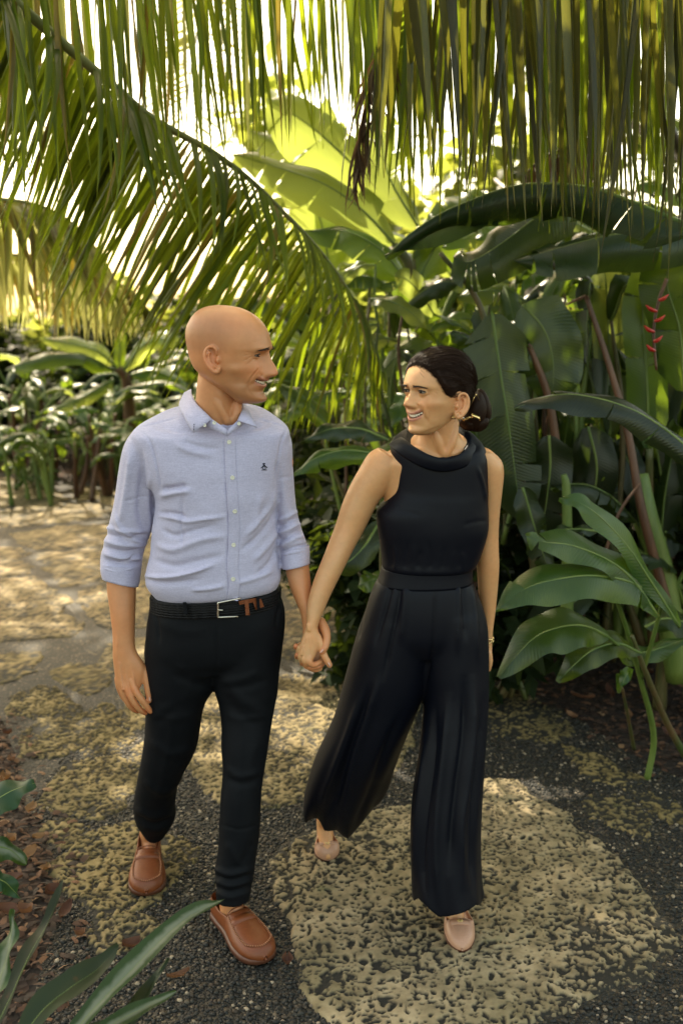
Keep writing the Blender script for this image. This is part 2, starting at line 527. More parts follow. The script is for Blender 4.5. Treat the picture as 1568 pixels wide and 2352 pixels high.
STONES = [
 ([(600, 1980), (660, 1920), (800, 1890), (940, 1845), (1090, 1795), (1190, 1795), (1300, 1870), (1420, 1960), (1520, 2070), (1575, 2180), (1500, 2260), (1340, 2330), (1190, 2390), (1000, 2430), (820, 2400), (720, 2330), (690, 2240), (650, 2120)], 1.0, .27),
 ([(430, 1620), (520, 1575), (660, 1560), (800, 1570), (960, 1620), (940, 1700), (880, 1775), (760, 1825), (620, 1855), (500, 1840), (440, 1750)], .35, .30),
 ([(640, 1420), (720, 1395), (830, 1402), (850, 1440), (800, 1490), (700, 1520), (640, 1505)], .1, .50),
 ([(650, 1345), (740, 1332), (800, 1368), (780, 1386), (680, 1393)], .1, .5),
 ([(1110, 1570), (1180, 1590), (1270, 1640), (1305, 1690), (1240, 1705), (1150, 1690), (1105, 1640)], .0, .60),
 ([(1290, 1712), (1380, 1740), (1470, 1790), (1430, 1812), (1330, 1780)], .0, .62),
 ([(1440, 1815), (1540, 1850), (1640, 1910), (1560, 1900), (1480, 1860)], .0, .6),
 ([(130, 1990), (195, 1930), (300, 1905), (420, 1930), (440, 1970), (390, 2030), (330, 2080), (230, 2130), (190, 2090), (150, 2040)], .1, .40),
 ([(90, 1850), (160, 1762), (270, 1740), (302, 1790), (290, 1850), (220, 1882), (150, 1862)], .1, .40),
 ([(60, 1690), (110, 1655), (180, 1668), (196, 1706), (130, 1738), (60, 1735)], .1, .5),
 ([(195, 1645), (230, 1622), (290, 1640), (270, 1672), (205, 1672)], .0, .5),
 ([(30, 1605), (90, 1585), (152, 1592), (160, 1620), (90, 1640), (30, 1640)], .1, .5),
 ([(135, 1545), (180, 1530), (245, 1532), (252, 1575), (200, 1596), (160, 1585)], .05, .48),
 ([(-60, 1520), (20, 1503), (90, 1503), (78, 1545), (10, 1570), (-60, 1570)], .1, .48),
 ([(-90, 1432), (0, 1426), (140, 1417), (184, 1436), (160, 1462), (60, 1470), (-90, 1480)], .1, .42),
 ([(-120, 1340), (0, 1333), (75, 1328), (155, 1385), (130, 1410), (0, 1421), (-130, 1420)], .1, .40),
 ([(185, 1357), (255, 1344), (345, 1340), (348, 1440), (245, 1442), (198, 1398)], .05, .42),
 ([(95, 1275), (160, 1266), (270, 1258), (300, 1300), (260, 1335), (140, 1346), (112, 1310)], .1, .38),
 ([(-80, 1285), (35, 1282), (68, 1305), (60, 1319), (-10, 1326), (-90, 1325)], .1, .38),
 ([(-60, 1257), (45, 1260), (62, 1274), (40, 1283), (-60, 1283)], .1, .38),
 ([(35, 1230), (140, 1211), (260, 1205), (330, 1215), (310, 1250), (100, 1264), (50, 1250)], .1, .34),
 ([(-90, 1178), (0, 1175), (120, 1158), (235, 1160), (265, 1180), (150, 1200), (40, 1211), (-90, 1218)], .2, .34),
 ([(-80, 1130), (60, 1121), (112, 1124), (152, 1147), (110, 1158), (0, 1166), (-90, 1166)], .2, .30),
 ([(170, 1120), (215, 1122), (232, 1147), (178, 1151)], .2, .3),
 ([(238, 1128), (290, 1127), (320, 1150), (265, 1166), (234, 1155)], .2, .3),
 ([(-120, 1096), (-20, 1096), (60, 1104), (90, 1116), (0, 1124), (-120, 1122)], .2, .3),
 ([(350, 1150), (440, 1150), (520, 1180), (470, 1215), (360, 1210), (325, 1180)], .2, .32), ([(350, 1225), (480, 1228), (600, 1230), (640, 1290), (560, 1330), (400, 1325), (330, 1290)], .1, .38),
 ([(380, 1345), (520, 1345), (620, 1340), (630, 1400), (560, 1450), (420, 1450), (370, 1400)], .1, .42), ([(300, 1470), (420, 1465), (600, 1470), (620, 1530), (500, 1560), (380, 1570), (300, 1540)], .1, .46),
 ([(1580, 2330), (1640, 2260), (1760, 2280), (1800, 2420), (1640, 2480)], .6, .46), ([(500, 2480), (620, 2430), (760, 2450), (800, 2560), (560, 2600)], .6, .46),
]
STONES += [([(250, 1480), (330, 1470), (350, 1530), (280, 1560), (240, 1530)], .0, .5), ([(60, 1640), (130, 1612), (175, 1630), (170, 1652), (110, 1662)], .0, .55), ([(300, 1600), (350, 1590), (360, 1660), (310, 1680)], .0, .5), ([(195, 1690), (260, 1678), (300, 1700), (270, 1730), (210, 1735)], .0, .55),
 ([(310, 1720), (350, 1710), (352, 1800), (315, 1810)], .1, .5), ([(105, 1905), (170, 1880), (210, 1900), (170, 1935), (130, 1960)], .1, .52), ([(1000, 1500), (1080, 1535), (1100, 1570), (1010, 1570)], .1, .5), ([(200, 2140), (300, 2110), (360, 2130), (330, 2180), (230, 2190)], .3, .62), ([(1330, 1835), (1420, 1830), (1500, 1880), (1480, 1930), (1390, 1900)], .2, .66)]
SPOLY = []
for k, (pp, grey, cover) in enumerate(STONES):
    poly = gpoly(pp); SPOLY.append(poly)
    A = np.array(poly); lo, hi = A.min(0) - .08, A.max(0) + .08
    yy = A[:, 1].mean()
    h = .0036 if yy < 3.2 else (.0055 if yy < 4.6 else (.016 if yy < 7 else .03))
    nx, ny = int((hi[0] - lo[0]) / h) + 1, int((hi[1] - lo[1]) / h) + 1
    X, Y = np.meshgrid(np.linspace(lo[0], hi[0], nx), np.linspace(lo[1], hi[1], ny), indexing='ij'); X, Y = X.ravel(), Y.ravel()
    Q = np.stack([X, Y, 0 * X + k * 3.1], 1)
    d = polydist(poly, X, Y) + fbm(Q / .12, 3, k) * .030 + (.045 if yy > 4.0 else (.035 if k > 1 else .0))
    edge = np.clip(d / .025, 0, 1); edge = edge * edge * (3 - 2 * edge)
    wrp = Q + np.stack([fbm(Q / .05, 2, 50), fbm(Q / .05, 2, 60), 0 * X], 1) * .012
    n1 = vnoise(wrp / .0125, 3) + .55 * vnoise(wrp / .0068, 4) + .5 * fbm(Q / .24, 3, 5) + .2 * np.clip(1 - d / .12, 0, 1)
    th = np.quantile(n1, 1 - cover)
    pit = np.clip((n1 - th) / .34 + .5, 0, 1)
    # round coral holes of mixed size
    for cell, r0, r1, prob, sd in ((.021, .0035, .0085, .75, 21), (.045, .006, .013, .5, 22)):
        gx, gy = wrp[:, 0] / cell, wrp[:, 1] / cell; ix, iy = np.floor(gx), np.floor(gy)
        for ox in (-1, 0, 1):
            for oy in (-1, 0, 1):
                cx_, cy_ = ix + ox, iy + oy; zz_ = np.zeros(len(cx_), np.int64) + k
                a1, a2, a3, a4 = [_hash(cx_, cy_, zz_, sd + 7 * q) for q in range(4)]
                dd = np.hypot(gx - cx_ - a1, gy - cy_ - a2) * cell
                pit = np.maximum(pit, np.where(a4 < prob, np.clip((r0 + (r1 - r0) * a3 ** 2 - dd) / .0028 + .5, 0, 1), 0))
    z = -.012 + edge * (.026 + fbm(Q / .2, 2, 8) * .002) - pit * .0065 * edge + fbm(Q / .012, 2, 9) * .0009
    keep = (d > -.02).reshape(nx, ny)
    I = np.arange(nx * ny).reshape(nx, ny)
    q = np.stack([I[:-1, :-1], I[1:, :-1], I[1:, 1:], I[:-1, 1:]], -1).reshape(-1, 4)
    kf = keep[:-1, :-1] & keep[1:, :-1] & keep[1:, 1:] & keep[:-1, 1:]
    q = q[kf.ravel()]
    used, invq = np.unique(q, return_inverse=True)
    me = mesh_np('paving_stone', np.stack([X, Y, z], 1)[used], invq.reshape(-1, 4))
    add_attr(me, 'pit', np.clip(pit * 1.05 + (1 - edge) * .6, 0, 1)[used]); add_attr(me, 'grey', np.full(len(used), grey if yy < 5 else .6))
    obj('paving_stone', me, M['stone'], path)

# loose pebbles set in the joints, modelled where they show large
def ico():
    t = (1 + 5 ** .5) / 2
    V = np.array([(-1, t, 0), (1, t, 0), (-1, -t, 0), (1, -t, 0), (0, -1, t), (0, 1, t), (0, -1, -t), (0, 1, -t), (t, 0, -1), (t, 0, 1), (-t, 0, -1), (-t, 0, 1)], float)
    V /= np.linalg.norm(V[0])
    F = np.array([(0, 11, 5), (0, 5, 1), (0, 1, 7), (0, 7, 10), (0, 10, 11), (1, 5, 9), (5, 11, 4), (11, 10, 2), (10, 7, 6), (7, 1, 8), (3, 9, 4), (3, 4, 2), (3, 2, 6), (3, 6, 8), (3, 8, 9), (4, 9, 5), (2, 4, 11), (6, 2, 10), (8, 6, 7), (9, 8, 1)])
    return V, F
rs = np.random.RandomState(4)
def scatter_mesh(name, pts, base, sizes, rotz, tint, mat, parent=None, tilt=None):
    BV, BF = base; n = len(pts)
    c, s = np.cos(rotz), np.sin(rotz)
    V = BV[None] * sizes[:, None, :]
    if tilt is not None:
        ct, st = np.cos(tilt)[:, None], np.sin(tilt)[:, None]
        y, z = V[..., 1] * ct - V[..., 2] * st, V[..., 1] * st + V[..., 2] * ct
        V = np.stack([V[..., 0], y, z], -1)
    x = V[..., 0] * c[:, None] - V[..., 1] * s[:, None]; y = V[..., 0] * s[:, None] + V[..., 1] * c[:, None]
    V = np.stack([x, y, V[..., 2]], -1) + pts[:, None, :]
    F = BF[None] + (np.arange(n) * len(BV))[:, None, None]
    me = mesh_np(name, V.reshape(-1, 3), F.reshape(-1, BF.shape[1]))
    add_attr(me, 'tint', np.repeat(tint, len(BV)))
    return obj(name, me, mat, parent)
def tint_mat(name, stops, rough=.65):
    m, nt, b = new_mat(name)
    at = N(nt, 'ShaderNodeAttribute'); at.attribute_name = 'tint'
    r = ramp(nt, stops); nt.links.new(at.outputs['Fac'], r.inputs[0])
    t = noise_tex(nt, 300, 3, geopos(nt)); rb = ramp(nt, [(.3, (.75,) * 3), (.7, (1.15,) * 3)]); nt.links.new(t.outputs[0], rb.inputs[0])
    nt.links.new(mixc(nt, 1, r.outputs[0], rb.outputs[0], 'MULTIPLY'), b.inputs['Base Color'])
    b.inputs['Roughness'].default_value = rough
    return m
M['pebble'] = tint_mat('pebble', [(0, (.004, .004, .003)), (.4, (.0095, .009, .0065)), (.66, (.020, .0185, .013)), (.82, (.036, .021, .010)), (.93, (.085, .066, .042)), (.978, (.32, .25, .17))])
n = 52000
px = rs.uniform(-1.15, 1.5, n); py = rs.uniform(1.95, 4.3, n) ** 1.0
ok = inside(PATH, px, py)
for poly in SPOLY: ok &= polydist(poly, px, py) < .012
px, py = px[ok], py[ok]; n = len(px)
sz = rs.uniform(.0026, .0062, n) * rs.choice([1, 1, 1, 1.35], n)
S3 = np.stack([sz * rs.uniform(.9, 1.5, n), sz * rs.uniform(.8, 1.2, n), sz * rs.uniform(.55, .9, n)], 1)
o = scatter_mesh('pebbles', np.stack([px, py, .004 + sz * .25], 1), ico(), S3, rs.uniform(0, 6.28, n), rs.rand(n), M['pebble'])
tag(o, kind='stuff')
# bark mulch chips
M['chip'] = tint_mat('bark_chip', [(0, (.014, .008, .004)), (.4, (.040, .018, .009)), (.75, (.085, .036, .016)), (.95, (.15, .07, .03)), (1, (.24, .14, .07))], .85)
CV = np.array([(-1, -.5, 0), (-.3, -.6, .18), (.4, -.5, .16), (1, -.35, -.04), (-.9, .5, .02), (-.3, .55, .22), (.4, .6, .14), (1, .3, 0)], float); CF = np.array([(0, 1, 5, 4), (1, 2, 6, 5), (2, 3, 7, 6)])
n = 30000
px = np.concatenate([rs.uniform(-1.6, -.5, 9000), rs.uniform(.2, 3.2, 14000), rs.uniform(-6.5, -1.5, 7000)])
py = np.concatenate([rs.uniform(1.5, 4.6, 9000), rs.uniform(2.6, 7.0, 14000), rs.uniform(10.0, 13.0, 7000)])
ok = ~inside(PATH, px, py) | ((polydist(PATH, px, py) < .10) & (rs.rand(n) < .22))
px, py = px[ok], py[ok]; n = len(px)
sz = rs.uniform(.006, .022, n) * np.where(py > 9, 1.6, 1)
S3 = np.stack([sz, sz * rs.uniform(.4, 1, n), sz], 1)
o = scatter_mesh('bark_mulch', np.stack([px, py, .006 + rs.rand(n) * .014], 1), (CV, CF), S3, rs.uniform(0, 6.28, n), rs.rand(n), M['chip'], None, rs.uniform(-.5, .5, n))
tag(o, kind='stuff')
# dry fallen leaves one can pick out
M['dry'] = leaf_mat('dry_leaf', (.115, .052, .022), (.20, .09, .03), .7, .2, var=.5)
def curled_leaf(L, W, curl, seed):
    r = random.Random(seed); V = []; F = []
    for i in range(7):
        t = i / 6; w_ = W * math.sin(math.pi * min(.97, t * .94 + .04)) ** .8
        for j in range(5):
            u = j / 2 - 1
            V.append((L * (t - .5), u * w_, curl * W * (u * u) + curl * .4 * L * (t - .5) ** 2 * 2 + r.uniform(-.002, .002)))
    F = [(i * 5 + j, i * 5 + j + 1, (i + 1) * 5 + j + 1, (i + 1) * 5 + j) for i in range(6) for j in range(4)]
    return mesh_from('fallen_leaf', V, F)
LEAFM = [curled_leaf(.07, .022, .7, 1), curled_leaf(.055, .022, .5, 2), curled_leaf(.10, .018, .6, 3), curled_leaf(.045, .020, 1.0, 4)]
for me in LEAFM: me.materials.append(M['dry'])
DL = [(30, 2035, 1), (70, 1985, 0), (120, 2085, 3), (20, 2110, 0), (90, 1945, 1), (60, 2130, 3), (150, 2110, 2), (205, 2250, 2), (30, 1960, 3), (105, 2010, 1), (10, 2070, 1), (20, 1710, 3), (30, 1755, 1), (15, 1810, 0), (75, 1885, 1), (300, 2190, 0), (410, 2270, 2), (1335, 1625, 2), (1310, 1655, 1), (1440, 1660, 0), (1500, 1690, 1), (1400, 1600, 2), (1250, 1580, 1), (1480, 1560, 2), (1540, 1700, 0), (1180, 1545, 1), (660, 2245, 3), (185, 2165, 3)]
for k, (x, y, v) in enumerate(DL):
    o = bpy.data.objects.new('fallen_leaf', LEAFM[v]); link(o); p = G(x, y)
    o.location = (p.x, p.y, .022 + .012 * (k % 3)); o.rotation_euler = (rnd.uniform(-.3, .3), rnd.uniform(-.3, .3), rnd.uniform(0, 6.28)); s_ = rnd.uniform(.8, 1.25); o.scale = (s_, s_, s_)
    tag(o, 'curled dry brown leaf fallen ' + ('in the mulch by the spotted plant' if x < 200 else ('on dark pebbles by the loafers' if x < 700 else 'under the low glossy heliconia')), 'dead leaf', 'dry leaves fallen along the path edges')
# ------------------------------------------------------------------ foliage
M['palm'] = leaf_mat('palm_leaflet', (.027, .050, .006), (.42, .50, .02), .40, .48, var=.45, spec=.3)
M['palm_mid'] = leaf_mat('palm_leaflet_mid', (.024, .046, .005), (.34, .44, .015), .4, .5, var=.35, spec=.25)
M['palm_sun'] = leaf_mat('palm_leaflet_sunlit', (.11, .125, .03), (.78, .78, .26), .4, .60, var=.3, spec=.3)  # sunlit copy of the palm leaflet; the sun is put into its colour
M['palm_dark'] = leaf_mat('palm_leaflet_dark', (.018, .024, .006), (.24, .23, .018), .45, .35, var=.5, patch=(.06, .035, .012))  # shaded copy of the palm leaflet, darkened in the colour itself
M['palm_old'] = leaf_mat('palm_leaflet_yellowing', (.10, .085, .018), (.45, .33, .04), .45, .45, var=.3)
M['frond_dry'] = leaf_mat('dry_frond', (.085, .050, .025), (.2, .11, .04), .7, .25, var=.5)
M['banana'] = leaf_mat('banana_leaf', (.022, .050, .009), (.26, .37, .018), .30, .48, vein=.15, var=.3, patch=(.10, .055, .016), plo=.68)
M['banana_dark'] = leaf_mat('banana_leaf_dark', (.009, .020, .005), (.09, .14, .009), .32, .35, vein=.15, var=.35, patch=(.07, .04, .012), plo=.68)  # banana leaf with the shade mixed into a darker colour
M['banana_lit'] = leaf_mat('banana_leaf_lit', (.045, .080, .016), (.46, .53, .09), .34, .62, vein=.12, var=.25, patch=(.16, .12, .02), plo=.70)  # brighter banana leaf, backlight put into its base and translucent colours
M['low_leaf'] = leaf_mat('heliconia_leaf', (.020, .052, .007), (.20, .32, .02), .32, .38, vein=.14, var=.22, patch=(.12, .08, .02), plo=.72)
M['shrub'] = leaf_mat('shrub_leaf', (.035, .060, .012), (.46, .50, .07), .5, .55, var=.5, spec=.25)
M['shrub_dark'] = leaf_mat('shrub_leaf_dark', (.008, .015, .004), (.08, .11, .008), .6, .35, var=.5, spec=.15)  # shrub leaf for shaded places, the shade carried by a darker colour
def stem_mat(name, c1, c2, sc=14):
    m, nt, b = new_mat(name); mp = N(nt, 'ShaderNodeMapping'); mp.inputs['Scale'].default_value = (1, 1, .15)
    nt.links.new(objvec(nt), mp.inputs[0]); t = noise_tex(nt, sc, 5, mp.outputs[0], .65)
    r = ramp(nt, [(.35, c1), (.65, c2)]); nt.links.new(t.outputs[0], r.inputs[0]); nt.links.new(r.outputs[0], b.inputs['Base Color'])
    b.inputs['Roughness'].default_value = .5; bump(nt, b, t.outputs[0], .3, .01); return m
M['stem'] = stem_mat('green_stem', (.07, .12, .02), (.14, .18, .035))
M['stem_brown'] = stem_mat('brown_stem', (.05, .020, .010), (.13, .055, .025))
M['stem_mixed'] = stem_mat('pseudostem', (.05, .075, .018), (.12, .07, .03), 9)
M['rachis'] = stem_mat('frond_rib', (.10, .12, .03), (.20, .19, .06))
M['bark'] = stem_mat('bark', (.030, .022, .015), (.085, .065, .045), 8)
M['red_bract'] = simple('red_bract', (.42, .015, .010), .35)

def leaflet_mesh(name, bend, fold=.35, n=9, twist=0.0, ragged=0.0, seed=0):
    """unit leaflet along +X, width 1 along Y, bending to -Z"""
    r = random.Random(seed); V = []; x = z = 0.0; ds = 1.0 / n
    for i in range(n + 1):
        t = i / n
        w_ = min(1, (t / .10 + .28)) * (1 - max(0, (t - .35) / .65) ** 1.7) + .02
        a = -bend * t ** 1.3
        if i: x += ds * math.cos(a); z += ds * math.sin(a)
        tw = twist * t
        for s_, k in ((-1, 1), (0, 0), (1, 1)):
            y = s_ * .5 * w_
            zz = k * fold * .03 * w_
            V.append((x - math.sin(a) * zz, y * math.cos(tw), z + math.cos(a) * zz + y * .04 * math.sin(tw) + r.uniform(-1, 1) * ragged))
    F = []
    for i in range(n):
        for j in (0, 1):
            F.append((i * 3 + j, i * 3 + j + 1, i * 3 + j + 4, i * 3 + j + 3))
    return mesh_from(name, V, F)
_LF = {}
def leaflet(mat, bend, k):
    key = (mat, bend, k)
    if key not in _LF:
        me = leaflet_mesh('leaflet', bend, .35 + .2 * k, 9, .5 * (k - 1), .004, k)
        me.materials.append(M[mat]); _LF[key] = me
    return _LF[key]

def frond(label, rachis, n, sides, rib=.016, mat='palm', group='palm fronds hanging over the path', t0=.02, t1=.985, seed=1, old=.06, name='palm_frond', cat='palm frond'):
    """rachis: points (x, y, Y) as measured. sides: list of dict(dir=[(t,(dx,dy,dY))...], len=[(t,m)...], w=m, bend=[..])"""
    r = random.Random(seed)
    pts = catmull(rachis, 60); W3 = np.array([P(*p) for p in pts])
    root = thing(name, tuple(W3[0]), label, cat, group)
    V, F = tube(W3, list(np.linspace(rib, rib * .18, 60)), 8)
    obj('rachis', mesh_from('rachis', V, F), M['rachis'] if mat != 'frond_dry' else M['stem_brown'], root)
    for sd in sides:
        for i in range(n):
            t = t0 + (t1 - t0) * (i + r.uniform(-.25, .25)) / (n - 1); t = min(max(t, 0), 1)
            if r.random() < sd.get('miss', .03): continue
            f = t * 59; k = min(int(f), 58); q = pts[k] * (1 - f + k) + pts[k + 1] * (f - k)
            ts = [a[0] for a in sd['dir']]
            d = [np.interp(t, ts, [a[1][c] for a in sd['dir']]) for c in range(3)]
            jx = r.gauss(0, sd.get('jit', .06)); 
            A = P(*q); B = P(q[0] + 100 * (d[0] + jx), q[1] + 100 * (d[1] + r.gauss(0, .02)), q[2] + d[2] + r.gauss(0, .02))
            x = (B - A).normalized()
            up = Vector((0, 0, 1))
            z = up - x * up.dot(x)
            if z.length < .12: z = Vector((r.uniform(-1, 1), -1, 0)); z -= x * z.dot(x)
            z.normalize()
            y = z.cross(x)
            tw = r.uniform(-1, 1) * sd.get('twist', .5) + sd.get('roll', 0)
            y, z = y * math.cos(tw) + z * math.sin(tw), z * math.cos(tw) - y * math.sin(tw)
            L = np.interp(t, [a[0] for a in sd['len']], [a[1] for a in sd['len']]) * r.uniform(.88, 1.08)
            wd = sd['w'] * r.uniform(.8, 1.15) * (1 - .35 * t)
            mm = mat if r.random() > old else ('palm_old' if mat in ('palm', 'palm_sun') else mat)
            o = bpy.data.objects.new('leaflet', leaflet(mm, r.choice(sd['bend']), r.randint(0, 2)))
            link(o, root)
            o.matrix_local = Matrix.Translation(A - root.location) @ Matrix((x * L, y * wd, z * L)).transposed().to_4x4()
    return root

def blade_mesh(path, width, hint, droop=.3, wav=.02, tears=4, seed=0, shape='banana', rows=26, fold=.0):
    """a large leaf: midrib path (world points), blade either side with torn, drooping lobes"""
    r = random.Random(seed)
    pts = catmull([tuple(p) for p in path], rows); Ltot = np.linalg.norm(np.diff(pts, axis=0), axis=1).sum()
    T = np.gradient(pts, axis=0); T /= np.linalg.norm(T, axis=1)[:, None] + 1e-9
    h = np.array(hint, float); h /= np.linalg.norm(h)
    V = []; F = []; vein = []; acr = []
    cols = 5
    for s_ in (-1, 1):
        cuts = sorted(r.sample(range(3, rows - 3), min(tears, rows - 8))) if tears else []
        segs = []; a = 0
        for c_ in cuts + [rows - 1]:
            if c_ > a: segs.append((a, c_)); a = c_
        for (a, b) in segs:
            dj = droop * r.uniform(.6, 1.5) + (r.uniform(0, .35) if tears and r.random() < .4 else 0); ph = r.uniform(0, 6.28); base = len(V)
            shr = .5 if tears else 0
            for i in range(a, b + 1):
                t = i / (rows - 1)
                if shape == 'banana': w_ = min(1, .25 + (t / .10) * .75) * (1 - max(0, (t - .55) / .45) ** 2.2)
                else: w_ = math.sin(math.pi * min(.985, .03 + .955 * t ** .85)) ** .75
                w_ = max(w_, .01) * width / 2
                Tn = T[i]; side = np.cross(Tn, h); side /= np.linalg.norm(side) + 1e-9
                nn = np.cross(side, Tn)
                off = 0.0
                if tears and i == a and a > 0: off = .22 * Ltot / rows
                if tears and i == b and b < rows - 1: off = -.22 * Ltot / rows
                for j in range(cols):
                    u = j / (cols - 1)
                    ang = -fold - dj * u * 1.1
                    yy = w_ * u * (1 - .12 * abs(dj) * u)
                    p = pts[i] + side * s_ * yy * math.cos(ang) + nn * (yy * math.sin(ang) + wav * u * math.sin(ph + t * 17 + s_) ) + Tn * (off * u + w_ * .22 * u)
                    V.append(p); vein.append(t * Ltot * 26 - u * .8); acr.append(u)
            m = b - a + 1
            for i in range(m - 1):
                for j in range(cols - 1):
                    q = base + i * cols + j
                    F.append((q, q + 1, q + cols + 1, q + cols) if s_ > 0 else (q, q + cols, q + cols + 1, q + 1))
    me = mesh_from('leaf', V, F); add_attr(me, 'vein', np.array(vein)); add_attr(me, 'across', np.array(acr)); return me, pts
def leaf_part(parent, path, width, hint, mat, droop=.3, wav=.02, tears=4, seed=0, shape='banana', fold=.0, rib=.010, rows=26):
    me, pts = blade_mesh(path, width, hint, droop, wav, tears, seed, shape, rows, fold)
    lf = obj('leaf', me, M[mat], parent)
    V, F = tube(pts - np.array(hint) / np.linalg.norm(hint) * rib * .3, list(np.linspace(rib, rib * .2, len(pts))), 6)
    obj('midrib', mesh_from('midrib', V, F), M['stem'], lf)
    return lf
def stalk(parent, path, r0, r1, mat='stem', name='petiole'):
    V, F = tube(path, list(np.linspace(r0, r1, max(10, 5 * len(path)))) if False else list(np.linspace(r0, r1, len(path))), 8, 6 * len(path))
    return obj(name, mesh_from(name, V, F), M[mat], parent)

def broad_plant(base, height, nleaf, leaf_len, width, seed, label, mat='banana', lean=(0, 0), spread=.9, tears=5, group='banana and heliconia plants', stems=2, name='banana_plant', cat='banana plant', stem_mat_='stem_mixed', az=None, up=(0.35, 1.15)):
    r = random.Random(seed); base = Vector(base)
    root = thing(name, tuple(base), label, cat, group)
    tops = []
    for k in range(stems):
        b0 = base + Vector((r.uniform(-.22, .22), r.uniform(-.2, .2), 0)); hh = height * r.uniform(.38, .62)
        tp = b0 + Vector((lean[0] * hh + r.uniform(-.15, .15), lean[1] * hh + r.uniform(-.15, .15), hh)); tops.append((b0, tp))
        stalk(root, [b0, b0.lerp(tp, .5) + Vector((r.uniform(-.03, .03), 0, 0)), tp], .045 * height / 2, .020 * height / 2, stem_mat_, 'stem')
    for k in range(nleaf):
        b0, tp = tops[k % stems]
        a = r.uniform(0, 6.28) if az is None else r.uniform(*az)
        el = r.uniform(*up)
        out = Vector((math.cos(a), math.sin(a), 0))
        s0 = tp.lerp(b0, r.uniform(0, .35))
        pl = height * r.uniform(.14, .30)
        p1 = s0 + (out * math.cos(el) + Vector((0, 0, math.sin(el)))) * pl
        L = leaf_len * r.uniform(.75, 1.1); pts = [p1]; e = el
        for q in range(5):
            e -= r.uniform(.12, .45) * spread
            pts.append(pts[-1] + (out * math.cos(e) + Vector((0, 0, math.sin(e)))) * L / 5)
        stalk(root, [s0, s0.lerp(p1, .5), p1], .016 * height / 2, .010, 'stem')
        hint = Vector((0, 0, 1)) + out * -.3 if el < 1.3 else out * -1
        leaf_part(root, pts, width * r.uniform(.8, 1.15), hint, mat, r.uniform(.15, .6), .012, tears if r.random() < .7 else 1, seed * 31 + k, fold=r.uniform(-.2, .2))
    return root

def leaf_mass(name, c, rad, n, size, mat, seed, parent=None, hollow=.35, flat=.6):
    """many separate leaf blades spread through a volume in uneven clumps"""
    rr = np.random.RandomState(seed)
    nc = max(6, n // 90)
    cc = rr.normal(size=(nc, 3)); cc /= np.linalg.norm(cc, axis=1)[:, None]; cc *= rr.uniform(hollow, 1, nc)[:, None]
    k = rr.randint(0, nc, n)
    p = cc[k] + rr.normal(size=(n, 3)) * .17
    p = p * np.array(rad) + np.array(c)
    p = p[p[:, 2] > .05]; n = len(p)
    d = rr.normal(size=(n, 3)); d[:, 2] = d[:, 2] * .5 - .25; d /= np.linalg.norm(d, axis=1)[:, None]
    up = np.array((0, 0, 1.0)) + rr.normal(size=(n, 3)) * .5
    sd = np.cross(d, up); sd /= np.linalg.norm(sd, axis=1)[:, None]; nn = np.cross(sd, d)
    L = size * rr.uniform(.6, 1.3, n)[:, None]; Wd = L * rr.uniform(.18, .30, n)[:, None]
    A = p; B = p + d * L * .45 + sd * Wd + nn * L * .06; C = p + d * L * .45 - sd * Wd + nn * L * .06; D = p + d * L - nn * L * .1; E = p + d * L * .5 - nn * L * .02
    V = np.stack([A, B, C, D, E], 1).reshape(-1, 3); o_ = (np.arange(n) * 5)[:, None]
    F = np.concatenate([o_ + np.array([[0, 1, 4]]), o_ + np.array([[1, 3, 4]]), o_ + np.array([[3, 2, 4]]), o_ + np.array([[2, 0, 4]])])
    return obj(name, mesh_np(name, V, F, False), M[mat], parent)

def shrub(base, rad, n, size, mat, seed, label, group='shrubs in the beds', canes=6, name='shrub', cat='shrub'):
    base = Vector(base); root = thing(name, tuple(base), label, cat, group); r = random.Random(seed)
    for k in range(canes):
        a = r.uniform(0, 6.28); t = base + Vector((math.cos(a) * rad[0] * .55, math.sin(a) * rad[1] * .55, rad[2] * r.uniform(.9, 1.7)))
        stalk(root, [base + Vector((r.uniform(-.1, .1), r.uniform(-.1, .1), 0)), base.lerp(t, .5) + Vector((0, 0, .1)), t], .014, .006, 'stem_mixed', 'branch')
    o = leaf_mass('foliage', base + Vector((0, 0, rad[2] * 1.02)), rad, n, size, mat, seed, root); o['kind'] = 'stuff'
    return root
def tree(base, h, crown_r, n, size, mat, seed, label, group='trees behind the garden', lowest=.3, name='broadleaf_tree', cat='tree', off=(0, 0)):
    base = Vector(base); root = thing(name, tuple(base), label, cat, group); r = random.Random(seed)
    top = base + Vector((r.uniform(-.4, .4) + off[0], r.uniform(-.3, .3) + off[1], h * .8))
    tk = stalk(root, [base, base.lerp(top, .4) + Vector((r.uniform(-.15, .15), 0, 0)), top], .05 * h * .55, .03, 'bark', 'trunk')
    for k in range(6):
        s0 = base.lerp(top, r.uniform(.35, .85)); a = r.uniform(0, 6.28)
        e = s0 + Vector((math.cos(a) * crown_r * .8, math.sin(a) * crown_r * .8, r.uniform(.2, .9) * crown_r * .6))
        V, F = tube([s0, s0.lerp(e, .5) + Vector((0, 0, .12)), e], [.05, .035, .015], 7, 12); obj('limb', mesh_from('limb', V, F), M['bark'], tk)
    o = leaf_mass('crown', base + Vector((off[0], off[1], h * (lowest + (1 - lowest) / 2))), (crown_r, crown_r, h * (1 - lowest) / 2), n, size, mat, seed, root); o['kind'] = 'stuff'
    return root

